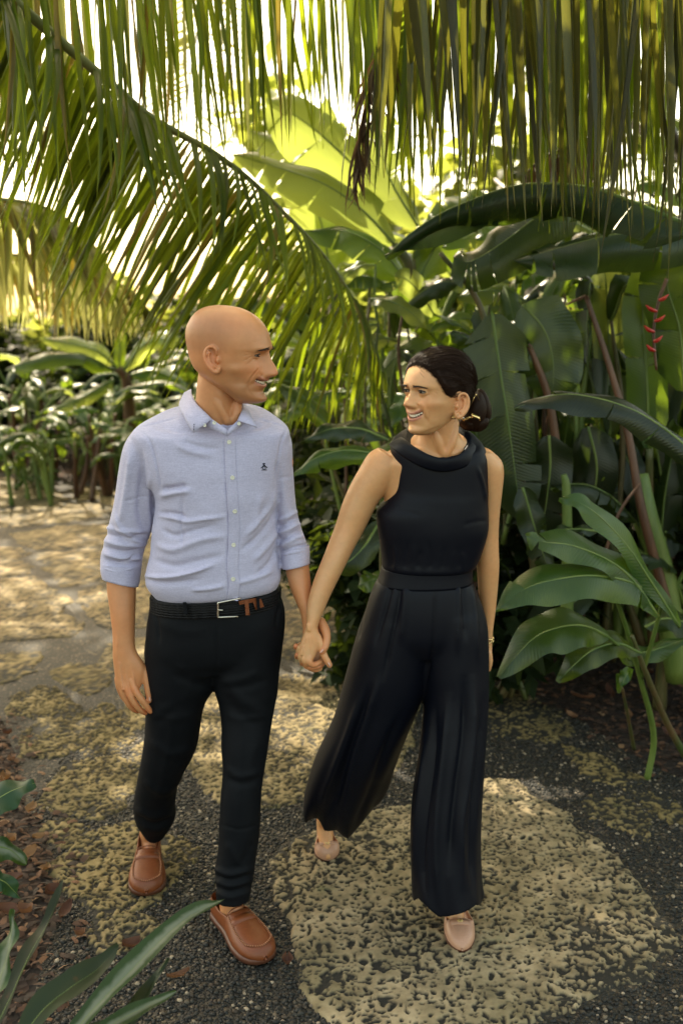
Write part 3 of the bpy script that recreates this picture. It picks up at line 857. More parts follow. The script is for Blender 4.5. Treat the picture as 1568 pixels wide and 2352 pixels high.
# ================= fronds =================
# the large arching frond behind the man
frond('large arching green palm frond behind the bald man, ribs fanned downward', [(-60, -70, 3.3), (40, 10, 3.4), (180, 130, 3.55), (270, 205, 3.65), (350, 272, 3.75), (480, 345, 3.9), (570, 410, 4.02), (645, 482, 4.12), (725, 565, 4.22), (795, 660, 4.32), (845, 755, 4.38), (880, 850, 4.42)], 125,
      [dict(dir=[(0, (-.30, 1, .18)), (.3, (-.42, .92, .16)), (.6, (-.62, .80, .12)), (.8, (-.50, .86, .06)), (1, (.0, 1, .0))], len=[(0, .70), (.2, .90), (.4, 1.15), (.6, 1.12), (.85, .70), (1, .26)], w=.024, bend=[.1, .25, .4], jit=.03, twist=.35, roll=.5),
       dict(dir=[(0, (.35, .8, -.35)), (.3, (.38, .8, -.34)), (.6, (.30, .9, -.22)), (.85, (.45, .9, -.12)), (1, (.2, 1, -.05))], len=[(0, .65), (.3, .60), (.6, .46), (.85, .34), (1, .18)], w=.024, bend=[.8, 1.2], jit=.09, twist=.4, miss=.48)],
      rib=.020, mat='palm', seed=3)
frond('second palm frond close behind the large arching one, darker green', [(-160, -20, 4.3), (0, 90, 4.4), (140, 200, 4.5), (260, 290, 4.6), (380, 380, 4.7), (500, 470, 4.8), (600, 560, 4.9), (690, 660, 5.0), (750, 760, 5.05), (780, 860, 5.1)], 58,
      [dict(dir=[(0, (-.20, 1, .1)), (.4, (-.35, .95, .1)), (.7, (-.45, .9, .08)), (1, (-.05, 1, .0))], len=[(0, .7), (.3, .9), (.6, .9), (.85, .6), (1, .25)], w=.028, bend=[.1, .25, .4], jit=.03, twist=.35, roll=.5)], rib=.018, mat='palm_mid', seed=33)
# bright frond at the far side of the path
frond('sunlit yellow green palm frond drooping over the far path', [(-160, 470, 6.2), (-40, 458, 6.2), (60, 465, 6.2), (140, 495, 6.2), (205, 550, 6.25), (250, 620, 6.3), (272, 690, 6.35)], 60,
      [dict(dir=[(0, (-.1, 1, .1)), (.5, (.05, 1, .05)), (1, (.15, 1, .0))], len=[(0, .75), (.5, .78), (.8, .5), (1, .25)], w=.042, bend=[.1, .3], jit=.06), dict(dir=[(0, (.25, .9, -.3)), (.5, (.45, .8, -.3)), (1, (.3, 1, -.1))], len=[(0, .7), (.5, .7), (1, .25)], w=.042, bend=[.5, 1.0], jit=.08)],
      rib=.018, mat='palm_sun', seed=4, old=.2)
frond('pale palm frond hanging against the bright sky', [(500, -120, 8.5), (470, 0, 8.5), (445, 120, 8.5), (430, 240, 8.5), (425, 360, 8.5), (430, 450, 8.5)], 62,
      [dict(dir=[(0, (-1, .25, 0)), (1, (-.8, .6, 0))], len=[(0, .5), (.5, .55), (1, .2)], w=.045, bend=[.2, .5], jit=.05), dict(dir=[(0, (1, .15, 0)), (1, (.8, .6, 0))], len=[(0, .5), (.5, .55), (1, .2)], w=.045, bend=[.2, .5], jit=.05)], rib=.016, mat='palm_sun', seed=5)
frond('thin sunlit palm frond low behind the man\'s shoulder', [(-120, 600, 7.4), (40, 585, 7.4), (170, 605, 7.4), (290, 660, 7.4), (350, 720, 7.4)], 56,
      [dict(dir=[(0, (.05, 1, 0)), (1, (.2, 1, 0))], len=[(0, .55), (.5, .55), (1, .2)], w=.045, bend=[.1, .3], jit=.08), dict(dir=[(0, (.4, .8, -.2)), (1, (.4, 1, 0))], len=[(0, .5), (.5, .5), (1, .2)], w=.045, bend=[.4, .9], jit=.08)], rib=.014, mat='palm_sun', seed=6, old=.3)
# curtain of leaflets from fronds whose ribs run above the picture
def curtain(label, x0, x1, y0, Y, n, L, mat, seed, slant=0.0, w_=.034, slope=0.0, dY=0.0, bend=(.05, .15), jit=.05, old=.08):
    rach = [(x0, y0, Y), (x0 + (x1 - x0) * .33, y0 - 12, Y + dY * .3), (x0 + (x1 - x0) * .66, y0 - 4 + slope * .5, Y + dY * .66), (x1, y0 + slope, Y + dY)]
    return frond(label, rach, n, [dict(dir=[(0, (slant, 1, .02)), (1, (slant * .4, 1, .02))], len=L, w=w_, bend=list(bend), jit=jit, twist=1.0, miss=.06)], rib=.015, mat=mat, seed=seed, old=old)
curtain('green palm leaflets hanging across the bright upper sky, nearest layer', -150, 900, -170, 3.3, 52, [(0, .80), (.5, .74), (.8, .66), (1, .6)], 'palm', 11, .10, .023, 0, .1)
curtain('thin backlit palm leaflets hanging behind the nearest layer', -120, 980, -140, 3.9, 50, [(0, .82), (.5, .80), (1, .66)], 'palm', 12, .16, .024, 20, .2)
curtain('yellow tinged palm leaflets farthest back in the upper sky', -100, 860, -110, 4.8, 46, [(0, .92), (.5, .9), (1, .7)], 'palm_sun', 13, .06, .030, 10, .1, old=.25)
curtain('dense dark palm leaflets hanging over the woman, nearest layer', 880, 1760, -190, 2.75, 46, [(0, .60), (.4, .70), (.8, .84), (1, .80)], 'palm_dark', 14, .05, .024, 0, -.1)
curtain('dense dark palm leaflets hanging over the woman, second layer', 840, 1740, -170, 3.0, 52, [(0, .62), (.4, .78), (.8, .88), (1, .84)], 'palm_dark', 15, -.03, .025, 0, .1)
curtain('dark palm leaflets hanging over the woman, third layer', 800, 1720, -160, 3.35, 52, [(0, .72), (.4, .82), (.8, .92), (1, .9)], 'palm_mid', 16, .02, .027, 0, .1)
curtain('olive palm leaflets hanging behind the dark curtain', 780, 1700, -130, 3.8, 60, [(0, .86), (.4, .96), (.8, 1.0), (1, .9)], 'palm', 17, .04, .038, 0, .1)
frond('dry brown palm frond drooping between green and dark leaflets', [(960, -60, 3.5), (925, 20, 3.5), (890, 80, 3.5), (860, 160, 3.5), (845, 250, 3.5), (825, 330, 3.5), (812, 400, 3.5)], 46,
      [dict(dir=[(0, (-.5, .8, -.1)), (.5, (-.35, 1, 0)), (1, (-.1, 1, 0))], len=[(0, .22), (.5, .28), (1, .16)], w=.016, bend=[.5, 1.0], jit=.2), dict(dir=[(0, (.5, .9, 0)), (1, (.2, 1, 0))], len=[(0, .2), (.5, .24), (1, .14)], w=.016, bend=[.5, 1.0], jit=.2)], rib=.008, mat='frond_dry', seed=21)
frond('withered brown palm frond curling above the long banana leaf', [(1380, 300, 4.4), (1330, 330, 4.4), (1270, 350, 4.4), (1220, 385, 4.4), (1195, 430, 4.4)], 30,
      [dict(dir=[(0, (-.2, 1, 0)), (1, (-.1, 1, 0))], len=[(0, .22), (.5, .26), (1, .16)], w=.03, bend=[.4, .9], jit=.2)], rib=.01, mat='frond_dry', seed=22)

# ================= hero leaves at the right =================
def hero(label, leaves, stems=(), name='heliconia_plant', cat='heliconia', group='banana and heliconia plants', base=None):
    b = Vector(base) if base is not None else P(*leaves[0]['p'][0]); b = Vector((b.x, b.y, 0))
    root = thing(name, tuple(b), label, cat, group)
    for k, l in enumerate(leaves):
        leaf_part(root, [P(*q) for q in l['p']], l['w'], l.get('h', (0, -.6, .8)), l.get('m', 'low_leaf'), l.get('d', .3), l.get('wav', .012), l.get('t', 2), l.get('s', k + 7), l.get('sh', 'banana'), l.get('f', 0), l.get('rib', .007), l.get('rows', 28))
    for sp, r0, r1, mt, nm in stems:
        stalk(root, [P(*q) for q in sp], r0, r1, mt, nm)
    return root
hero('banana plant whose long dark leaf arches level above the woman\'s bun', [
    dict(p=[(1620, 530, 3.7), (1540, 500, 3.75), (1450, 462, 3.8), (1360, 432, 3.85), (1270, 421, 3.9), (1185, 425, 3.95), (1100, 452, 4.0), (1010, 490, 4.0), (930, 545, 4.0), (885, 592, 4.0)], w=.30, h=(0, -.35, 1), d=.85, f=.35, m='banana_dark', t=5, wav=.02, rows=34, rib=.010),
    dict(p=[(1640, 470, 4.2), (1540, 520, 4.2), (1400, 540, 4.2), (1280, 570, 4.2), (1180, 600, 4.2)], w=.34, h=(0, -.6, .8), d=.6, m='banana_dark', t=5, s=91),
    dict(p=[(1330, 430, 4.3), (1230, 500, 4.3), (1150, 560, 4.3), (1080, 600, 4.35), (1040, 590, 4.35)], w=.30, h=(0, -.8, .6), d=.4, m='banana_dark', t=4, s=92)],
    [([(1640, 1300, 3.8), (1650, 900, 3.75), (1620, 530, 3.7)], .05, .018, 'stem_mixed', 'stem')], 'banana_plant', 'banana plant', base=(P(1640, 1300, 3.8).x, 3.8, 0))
hero('heliconia with one long ribbed leaf reaching toward the woman\'s shoulder', [
    dict(p=[(1640, 1090, 3.35), (1560, 1012, 3.35), (1480, 955, 3.35), (1400, 922, 3.35), (1310, 905, 3.35), (1240, 915, 3.35), (1180, 938, 3.35)], w=.16, h=(0, -.55, 1), d=.55, m='banana_dark', t=2, rib=.006)],
    [([(1690, 1650, 3.5), (1680, 1300, 3.4), (1640, 1090, 3.35)], .022, .010, 'stem', 'stem')], base=(P(1690, 1650, 3.5).x, 3.5, 0))
gb = G(1485, 1792)
hero('low heliconia with broad glossy leaves spread at the woman\'s free hand', [
    dict(p=[(1560, 1440, 3.35), (1500, 1345, 3.3), (1440, 1255, 3.25), (1375, 1185, 3.2), (1330, 1155, 3.2), (1285, 1143, 3.2)], w=.105, h=(.3, -.7, .6), d=.15, m='low_leaf', t=0, sh='lance', s=41),
    dict(p=[(1510, 1415, 3.3), (1450, 1330, 3.25), (1390, 1283, 3.2), (1310, 1252, 3.15), (1250, 1245, 3.1), (1205, 1228, 3.1)], w=.125, h=(.1, -.7, .7), d=.1, m='low_leaf', t=1, s=42),
    dict(p=[(1520, 1380, 3.35), (1450, 1338, 3.25), (1370, 1322, 3.15), (1290, 1328, 3.1), (1210, 1350, 3.05), (1138, 1402, 3.0)], w=.17, h=(0, -.75, .7), d=.25, m='low_leaf', t=1, s=43),
    dict(p=[(1395, 1462, 3.3), (1345, 1438, 3.25), (1285, 1440, 3.2), (1220, 1470, 3.15), (1145, 1556, 3.1)], w=.185, h=(-.1, -.7, .75), d=.2, m='low_leaf', t=0, s=44, sh='lance'),
    dict(p=[(1470, 1500, 3.4), (1420, 1478, 3.35), (1365, 1490, 3.3), (1320, 1525, 3.25), (1280, 1566, 3.25)], w=.12, h=(0, -.7, .7), d=.25, m='banana', t=0, s=45, sh='lance'),
    dict(p=[(1400, 1480, 3.5), (1450, 1500, 3.5), (1510, 1490, 3.5), (1590, 1460, 3.5)], w=.10, h=(0, -.6, .8), d=.3, m='banana', t=0, s=46, sh='lance'),
    dict(p=[(1480, 1440, 3.7), (1530, 1420, 3.7), (1600, 1440, 3.7), (1680, 1480, 3.7)], w=.14, h=(0, -.6, .8), d=.3, m='banana', t=0, s=47, sh='lance'),
    dict(p=[(1420, 1590, 3.5), (1432, 1560, 3.45), (1440, 1545, 3.42), (1425, 1580, 3.4)], w=.06, h=(0, -1, .3), d=.3, m='low_leaf', t=0, s=48, sh='lance')],
    [([(1485, 1792, gb.y), (1500, 1690, 3.62), (1470, 1560, 3.5), (1430, 1420, 3.38), (1395, 1330, 3.25)], .014, .006, 'stem', 'stem'), ([(1578, 1745, 3.75), (1530, 1660, 3.65), (1480, 1540, 3.45), (1450, 1460, 3.38)], .016, .007, 'stem_mixed', 'stem'), ([(1470, 1560, 3.5), (1500, 1460, 3.4), (1520, 1380, 3.35)], .009, .007, 'stem', 'petiole'),
     ([(1455, 1720, 3.85), (1440, 1640, 3.7), (1428, 1580, 3.5)], .009, .005, 'stem_mixed', 'stem'), ([(1445, 1515, 3.42), (1420, 1485, 3.35), (1395, 1462, 3.3)], .007, .005, 'stem', 'petiole')], base=(gb.x, gb.y, 0))
# pseudostems, brown stalks and upright blades of the thicket
hero('tall heliconia clump with thick green pseudostem at the picture edge', [
    dict(p=[(1400, 1010, 4.6), (1398, 850, 4.6), (1392, 680, 4.6), (1376, 520, 4.6)], w=.17, h=(.1, -1, 0), d=-.1, f=-.2, m='banana_lit', t=2, s=51),
    dict(p=[(1490, 1030, 4.4), (1484, 860, 4.4), (1474, 700, 4.4), (1486, 560, 4.4)], w=.18, h=(-.2, -1, 0), d=-.1, f=-.25, m='banana', t=3, s=52),
    dict(p=[(1570, 900, 4.3), (1560, 760, 4.3), (1530, 640, 4.3), (1560, 520, 4.3)], w=.24, h=(-.4, -1, 0), d=.1, m='banana', t=3, s=53)],
    [([(1560, 1560, 4.2), (1522, 1330, 4.2), (1488, 1190, 4.2), (1470, 1090, 4.25)], .062, .034, 'stem', 'stem'), ([(1420, 1500, 4.6), (1415, 1200, 4.6), (1402, 1010, 4.6)], .030, .018, 'stem', 'stem'), ([(1500, 1480, 4.5), (1490, 1250, 4.5), (1490, 1030, 4.4)], .030, .016, 'stem_mixed', 'stem'),
     ([(1540, 1420, 4.1), (1475, 1180, 4.1), (1440, 990, 4.15), (1395, 830, 4.2), (1345, 680, 4.25)], .022, .010, 'stem_brown', 'stem'), ([(1345, 680, 4.25), (1320, 690, 4.25), (1300, 700, 4.25)], .008, .004, 'stem_brown', 'petiole')], base=(P(1560, 1560, 4.2).x, 4.2, 0))
hero('heliconia clump with dark hanging leaves and brown stalks behind the bun', [
    dict(p=[(1130, 720, 4.1), (1145, 830, 4.1), (1165, 960, 4.1), (1185, 1110, 4.1), (1195, 1200, 4.1)], w=.27, h=(.15, -1, .1), d=.15, m='banana_dark', t=3, s=61),
    dict(p=[(1200, 700, 4.3), (1250, 760, 4.3), (1270, 840, 4.3), (1265, 930, 4.3)], w=.30, h=(.1, -1, .2), d=.15, m='banana_dark', t=1, s=62),
    dict(p=[(1260, 1000, 4.2), (1262, 1080, 4.2), (1250, 1180, 4.2), (1235, 1260, 4.2)], w=.20, h=(-.2, -1, .1), d=.2, m='banana_dark', t=1, s=63),
    dict(p=[(1350, 980, 4.4), (1370, 1080, 4.4), (1350, 1200, 4.4), (1320, 1270, 4.4)], w=.22, h=(.2, -1, .1), d=.2, m='banana_dark', t=1, s=64),
    dict(p=[(1200, 1120, 4.0), (1230, 1220, 4.0), (1265, 1330, 4.0)], w=.13, h=(.4, -1, .1), d=.2, m='banana_dark', t=2, s=65),
    dict(p=[(1380, 1220, 3.9), (1310, 1215, 3.9), (1240, 1225, 3.9)], w=.06, h=(0, -.4, .9), d=.2, m='banana_dark', t=0, s=66, sh='lance')],
    [([(1330, 1420, 4.3), (1290, 1130, 4.3), (1262, 930, 4.3), (1225, 820, 4.3), (1190, 740, 4.35)], .026, .010, 'stem_brown', 'stem'), ([(1300, 1480, 4.0), (1302, 1290, 4.0), (1300, 1130, 4.0), (1294, 1090, 4.0)], .030, .012, 'stem', 'stem'), ([(1380, 1300, 4.0), (1420, 1180, 4.0), (1470, 1110, 4.0)], .008, .006, 'stem_brown', 'stem'),
     ([(1240, 1400, 4.4), (1195, 1100, 4.4), (1150, 900, 4.4), (1100, 700, 4.4), (1010, 580, 4.4)], .022, .010, 'stem_mixed', 'stem')], base=(P(1300, 1480, 4.0).x, 4.1, 0))
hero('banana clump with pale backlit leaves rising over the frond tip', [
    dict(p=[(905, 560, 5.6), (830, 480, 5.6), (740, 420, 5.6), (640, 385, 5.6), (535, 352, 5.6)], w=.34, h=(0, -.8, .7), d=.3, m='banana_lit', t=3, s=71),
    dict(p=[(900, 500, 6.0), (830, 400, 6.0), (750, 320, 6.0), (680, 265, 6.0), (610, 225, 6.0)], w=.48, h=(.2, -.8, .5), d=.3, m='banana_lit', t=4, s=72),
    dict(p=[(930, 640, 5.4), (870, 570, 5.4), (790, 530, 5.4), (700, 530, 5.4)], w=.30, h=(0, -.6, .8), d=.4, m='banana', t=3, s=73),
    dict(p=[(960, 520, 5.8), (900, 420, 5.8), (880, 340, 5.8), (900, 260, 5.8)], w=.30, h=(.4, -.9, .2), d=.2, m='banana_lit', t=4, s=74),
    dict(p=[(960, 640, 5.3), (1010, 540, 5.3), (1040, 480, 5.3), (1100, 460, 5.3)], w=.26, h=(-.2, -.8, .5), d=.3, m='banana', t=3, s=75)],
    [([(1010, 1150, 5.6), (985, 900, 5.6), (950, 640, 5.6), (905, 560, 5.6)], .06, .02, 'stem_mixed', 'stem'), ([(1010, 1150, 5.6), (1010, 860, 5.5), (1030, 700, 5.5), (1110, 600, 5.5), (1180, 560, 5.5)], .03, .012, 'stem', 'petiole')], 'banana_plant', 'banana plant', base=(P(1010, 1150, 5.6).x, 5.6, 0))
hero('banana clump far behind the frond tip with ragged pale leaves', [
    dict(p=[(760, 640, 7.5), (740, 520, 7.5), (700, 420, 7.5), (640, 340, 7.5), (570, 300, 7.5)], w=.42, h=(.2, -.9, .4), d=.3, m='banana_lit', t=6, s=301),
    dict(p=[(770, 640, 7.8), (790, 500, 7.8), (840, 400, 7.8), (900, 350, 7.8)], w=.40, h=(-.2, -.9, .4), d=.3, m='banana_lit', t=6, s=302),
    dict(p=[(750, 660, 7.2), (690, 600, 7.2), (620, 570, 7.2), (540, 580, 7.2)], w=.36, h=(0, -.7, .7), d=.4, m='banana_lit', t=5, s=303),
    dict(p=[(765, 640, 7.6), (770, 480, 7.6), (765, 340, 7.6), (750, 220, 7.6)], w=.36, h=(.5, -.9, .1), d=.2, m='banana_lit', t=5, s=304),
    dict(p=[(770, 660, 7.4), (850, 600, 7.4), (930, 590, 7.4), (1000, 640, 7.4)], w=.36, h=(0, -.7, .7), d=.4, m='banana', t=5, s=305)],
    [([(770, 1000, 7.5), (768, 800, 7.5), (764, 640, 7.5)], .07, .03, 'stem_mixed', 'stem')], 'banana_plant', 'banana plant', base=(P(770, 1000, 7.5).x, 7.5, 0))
# plants low in the gap between the couple
hero('dark strap leaved plant filling the gap between the couple', [
    dict(p=[(905, 1060, 3.9), (850, 1040, 3.85), (780, 1035, 3.8), (720, 1055, 3.8), (676, 1092, 3.8)], w=.14, h=(0, -.6, .8), d=.4, m='banana', t=1, s=81, sh='lance'),
    dict(p=[(890, 1010, 4.1), (830, 985, 4.1), (760, 985, 4.1), (700, 1010, 4.1)], w=.12, h=(0, -.6, .8), d=.3, m='banana_dark', t=1, s=82, sh='lance'),
    dict(p=[(860, 1120, 3.9), (820, 1160, 3.85), (790, 1220, 3.85)], w=.12, h=(.2, -1, .3), d=.3, m='banana_dark', t=0, s=83, sh='lance'),
    dict(p=[(870, 1200, 3.9), (840, 1250, 3.8), (800, 1290, 3.75), (760, 1300, 3.75)], w=.13, h=(0, -.8, .5), d=.3, m='banana_dark', t=0, s=84, sh='lance'),
    dict(p=[(890, 1320, 3.9), (860, 1330, 3.8), (822, 1345, 3.8)], w=.12, h=(0, -.6, .6), d=.3, m='banana', t=0, s=85, sh='lance'),
    dict(p=[(640, 880, 4.6), (690, 905, 4.5), (740, 960, 4.5), (770, 1010, 4.5)], w=.13, h=(.2, -.7, .7), d=.3, m='banana', t=1, s=86, sh='lance'),
    dict(p=[(800, 900, 4.7), (740, 905, 4.7), (690, 930, 4.6), (650, 970, 4.6)], w=.12, h=(0, -.7, .7), d=.3, m='banana', t=1, s=87, sh='lance')],
    [([(880, 1370, 3.95), (880, 1220, 3.9), (905, 1060, 3.9)], .016, .008, 'stem_mixed', 'stem')], 'strap_leaf_plant', 'garden plant', base=(P(880, 1370, 3.95).x, 3.95, 0))
rq = random.Random(77)
spots = [(1090, 4.6), (1150, 5.2), (1215, 4.8), (1270, 5.3), (1330, 4.7), (1385, 5.2), (1430, 4.6), (1465, 5.4), (1520, 4.8), (1565, 5.2), (1610, 4.6)]
wh2 = ['nearest to the bun', 'behind the first hanging leaf', 'between two brown stalks', 'deep behind the brown stalks', 'before the pale upright blade', 'behind the pale upright blade', 'left of the thick pseudostem', 'behind the thick pseudostem', 'by the red bloom', 'behind the red bloom', 'at the very edge']
for k, (x0, Yp) in enumerate(spots):
    lv = []; st_ = []
    for q in range(6):
        xb = x0 + rq.uniform(-60, 60); yb = rq.uniform(880, 1250); ln = rq.uniform(190, 380); lx = rq.uniform(-110, 110); Yq = Yp + rq.uniform(-.3, .3)
        if rq.random() < .55:    # upright
            p = [(xb, yb, Yq), (xb + lx * .2, yb - ln * .35, Yq), (xb + lx * .55, yb - ln * .7, Yq), (xb + lx, yb - ln, Yq - .1)]
        else:                    # arching over and hanging
            p = [(xb, yb - ln * .5, Yq), (xb + lx * .5, yb - ln * .75, Yq - .05), (xb + lx * 1.1, yb - ln * .6, Yq - .1), (xb + lx * 1.5, yb - ln * .15, Yq - .12)]
        lv.append(dict(p=p, w=rq.uniform(.10, .19), h=(rq.uniform(-.7, .7), -1, rq.uniform(0, .5)), d=rq.uniform(.1, .5), f=rq.uniform(-.1, .3), m=rq.choice(['banana_dark', 'banana_dark', 'banana', 'banana_dark', 'banana', 'banana_lit'] if Yp > 5 else ['banana_dark', 'banana_dark', 'banana']), t=rq.choice([0, 1, 2, 4]), s=900 + k * 10 + q, rows=18))
        st_.append(([(x0 + rq.uniform(-50, 50), 1480, Yq), (x0 + rq.uniform(-30, 30), yb + 120, Yq), (p[0][0], p[0][1], Yq)], rq.uniform(.014, .026), .008, rq.choice(['stem', 'stem_mixed', 'stem_brown']), 'stem'))
    hero('crowded heliconia clump of upright leaves ' + wh2[k], lv, st_, base=(P(x0, 1400, Yp).x, Yp, 0))
rq = random.Random(123)
wh3 = ['just over the bun', 'over the level banana leaf', 'beside the frond tip', 'behind the woman\'s hair', 'among the brown stalks', 'behind the red bloom, pale', 'under the level banana leaf', 'between bun and brown stalk', 'at the upper picture edge', 'low behind the frond tip']
for k, (cx_, cy_, Yp) in enumerate([(960, 700, 5.0), (1250, 560, 5.6), (880, 760, 5.6), (1010, 860, 4.9), (1230, 760, 5.0), (1440, 640, 5.8), (1140, 640, 5.4), (1120, 860, 4.7), (1500, 480, 5.8), (830, 900, 5.3)]):
    lv = []; st_ = []
    for q in range(8):
        x = cx_ + rq.uniform(-110, 110); y = cy_ + rq.uniform(-110, 110); a = rq.uniform(0, 6.28); ln = rq.uniform(90, 200); Yq = Yp + rq.uniform(-.35, .35)
        dx, dy = math.cos(a) * ln, math.sin(a) * ln * .7
        lv.append(dict(p=[(x, y, Yq), (x + dx * .35, y + dy * .35 - 14, Yq - .06), (x + dx * .7, y + dy * .7 - 8, Yq - .1), (x + dx, y + dy + 16, Yq - .12)], w=rq.uniform(.08, .17), h=(rq.uniform(-.6, .6), -.8, rq.uniform(.2, 1)), d=rq.uniform(.1, .5), m=rq.choice(['banana', 'banana_lit', 'banana_dark', 'banana_lit', 'banana']), t=rq.choice([0, 1, 2]), s=1500 + k * 10 + q, rows=14, sh=rq.choice(['banana', 'lance']), rib=.005))
        st_.append(([(cx_ + rq.uniform(-40, 40), 1250, Yq), (x + rq.uniform(-20, 20), y + 150, Yq), (x, y, Yq)], .011, .006, rq.choice(['stem', 'stem_mixed', 'stem_brown']), 'stem'))
    hero('loose heliconia with crossing leaves ' + wh3[k], lv, st_, base=(P(cx_, 1250, Yp).x, Yp, 0))
# red heliconia bloom
fl = thing('heliconia_flower', tuple(P(1500, 760, 4.0)), 'hanging red heliconia bloom among dark stems at the picture edge', 'flower')
stalk(fl, [P(1530, 640, 4.0), P(1512, 690, 4.0), P(1500, 760, 4.0), P(1506, 850, 4.0)], .008, .005, 'stem_brown', 'stem')
for k, (x, y, dx) in enumerate(((1512, 690, 22), (1506, 715, -24), (1502, 738, 24), (1500, 762, -22), (1500, 785, 20), (1502, 806, -18))):
    V, F = tube([P(x, y, 3.985), P(x + dx * .5, y - 4, 3.98), P(x + dx, y - 14, 3.98)], [.009, .013, .003], 8, 12, .6)
    obj('bract', mesh_from('bract', V, F), M['red_bract'], fl)

# procedural thicket further back on the right
TH = [((.95, 5.0), 2.3, 'banana', 'leafy'), ((1.9, 4.9), 2.6, 'banana_dark', ''), ((.35, 6.3), 2.3, 'banana', ''), ((1.4, 6.2), 2.9, 'banana', ''), ((2.5, 6.0), 3.0, 'banana_dark', ''), ((3.3, 5.6), 2.8, 'banana', ''), ((.9, 7.8), 2.8, 'banana_lit', ''), ((2.0, 7.8), 3.0, 'banana_lit', ''), ((3.2, 8.2), 3.2, 'banana_lit', ''), ((0.1, 8.6), 2.6, 'banana_lit', ''), ((1.5, 9.6), 3.0, 'banana_lit', ''), ((1.45, 4.35), 1.5, 'banana_dark', ''), ((2.3, 4.3), 1.6, 'banana_dark', ''), ((.55, 4.75), 1.35, 'banana_dark', ''), ((2.9, 4.4), 2.2, 'banana_dark', '')]
where = ['closest to the woman\'s bun', 'behind the thick green pseudostem', 'behind the gap between the couple', 'in the second row behind the bun', 'in the second row near the red bloom', 'in the second row at the picture edge', 'in the third row, thin and backlit', 'in the third row behind upright blades', 'in the third row at the picture edge', 'tall and pale beyond the frond tip', 'farthest back in the thicket', 'short and dark under the hanging leaves', 'short and dark by the brown stalks', 'short and dark behind the woman\'s bare arm', 'dark, half hidden at the picture edge']
for k, ((x, y), h, m, _) in enumerate(TH):
    broad_plant((x, y, 0), h, 9 if h > 2 else 8, h * .42, .26 if h > 2 else .16, 300 + k, 'banana plant %s' % where[k], m, stems=3 if h > 2 else 2, tears=5)
# left, across the path
broad_plant((-1.05, 9.2, 0), 1.9, 7, .9, .26, 401, 'banana plant close behind the bald man\'s ear', 'banana', stems=2)
hero('banana plant with big pale leaf in the far bed left of the man', [
    dict(p=[(262, 836, 9.9), (225, 806, 9.8), (165, 788, 9.7), (90, 778, 9.6)], w=.24, h=(.1, -.75, .7), d=.25, m='banana_lit', t=1, s=101, rib=.014),
    dict(p=[(262, 850, 9.9), (200, 818, 9.7), (130, 815, 9.5), (60, 832, 9.4), (12, 850, 9.4)], w=.26, h=(0, -.7, .7), d=.4, m='banana', t=2, s=102, rib=.014),
    dict(p=[(285, 850, 9.9), (320, 800, 9.9), (362, 775, 9.8), (392, 785, 9.7), (402, 806, 9.7)], w=.24, h=(0, -.8, .6), d=.5, m='banana_lit', t=4, s=103, rib=.014),
    dict(p=[(275, 850, 9.9), (276, 790, 9.9), (278, 750, 9.9)], w=.12, h=(.3, -1, 0), d=.1, m='banana', t=0, s=104, rib=.012),
    dict(p=[(300, 860, 10.1), (350, 850, 10.1), (400, 870, 10.1), (430, 900, 10.1)], w=.24, h=(0, -.7, .7), d=.4, m='banana', t=3, s=105, rib=.012),
    dict(p=[(262, 870, 9.7), (210, 900, 9.6), (170, 920, 9.5), (120, 940, 9.5)], w=.2, h=(0, -.7, .7), d=.4, m='banana_lit', t=2, s=106, rib=.012)],
    [([(305, 1100, 10.0), (300, 990, 10.0), (292, 880, 9.95), (272, 845, 9.9)], .075, .04, 'stem_brown', 'stem'), ([(290, 880, 9.95), (262, 836, 9.9)], .03, .016, 'stem', 'petiole'), ([(292, 880, 9.95), (285, 850, 9.9)], .03, .016, 'stem', 'petiole')], 'banana_plant', 'banana plant', base=(P(305, 1100, 10.0).x, 10.0, 0))
LP = [((-3.75, 11.6), 1.7, 'banana_lit', 'banana plant at the back of the far bed, sunlit'), ((-2.9, 11.3), 1.5, 'banana', 'banana plant low in the middle of the far bed'), ((-3.3, 10.4), 1.15, 'banana', 'short banana plant at the front of the far bed'), ((-2.2, 10.9), 1.5, 'banana_lit', 'banana plant with many canes beside the brown trunk'), ((-1.7, 11.6), 1.9, 'banana', 'banana plant behind the man\'s collar'), ((-.4, 10.2), 1.8, 'banana', 'banana plant behind the man\'s chin'), ((-4.4, 10.9), 1.5, 'banana', 'banana plant at the far left edge of the bed')]
for k, ((x, y), h, m, lb) in enumerate(LP):
    broad_plant((x, y, 0), h, 9, h * .48, .17, 430 + k, lb, m, stems=5, tears=3, spread=1.1)
for k, (x, y, h, m, lb) in enumerate([(-3.0, 9.6, .9, 'banana', 'leafy heliconia at the front of the far bed, left of the trunk'), (-2.5, 9.9, 1.1, 'banana_lit', 'pale heliconia with thin canes right of the brown trunk'), (-1.9, 9.4, .9, 'banana', 'heliconia crowding the bed behind the man\'s shoulder'), (-3.9, 9.9, 1.2, 'banana', 'heliconia at the picture edge of the far bed'), (-1.4, 10.2, 1.3, 'banana_lit', 'pale heliconia behind the man\'s collar'), (-3.4, 11.0, 1.4, 'banana_dark', 'dark heliconia deep in the far bed'), (-2.4, 11.2, 1.6, 'banana_dark', 'dark heliconia deep behind the brown trunk')]):
    broad_plant((x, y, 0), h * 1.25, 13, h * .5, .13, 520 + k, lb, m, stems=7, tears=1, spread=1.2, stem_mat_=('stem_brown' if k % 2 else 'stem'), name='heliconia_plant', cat='heliconia')
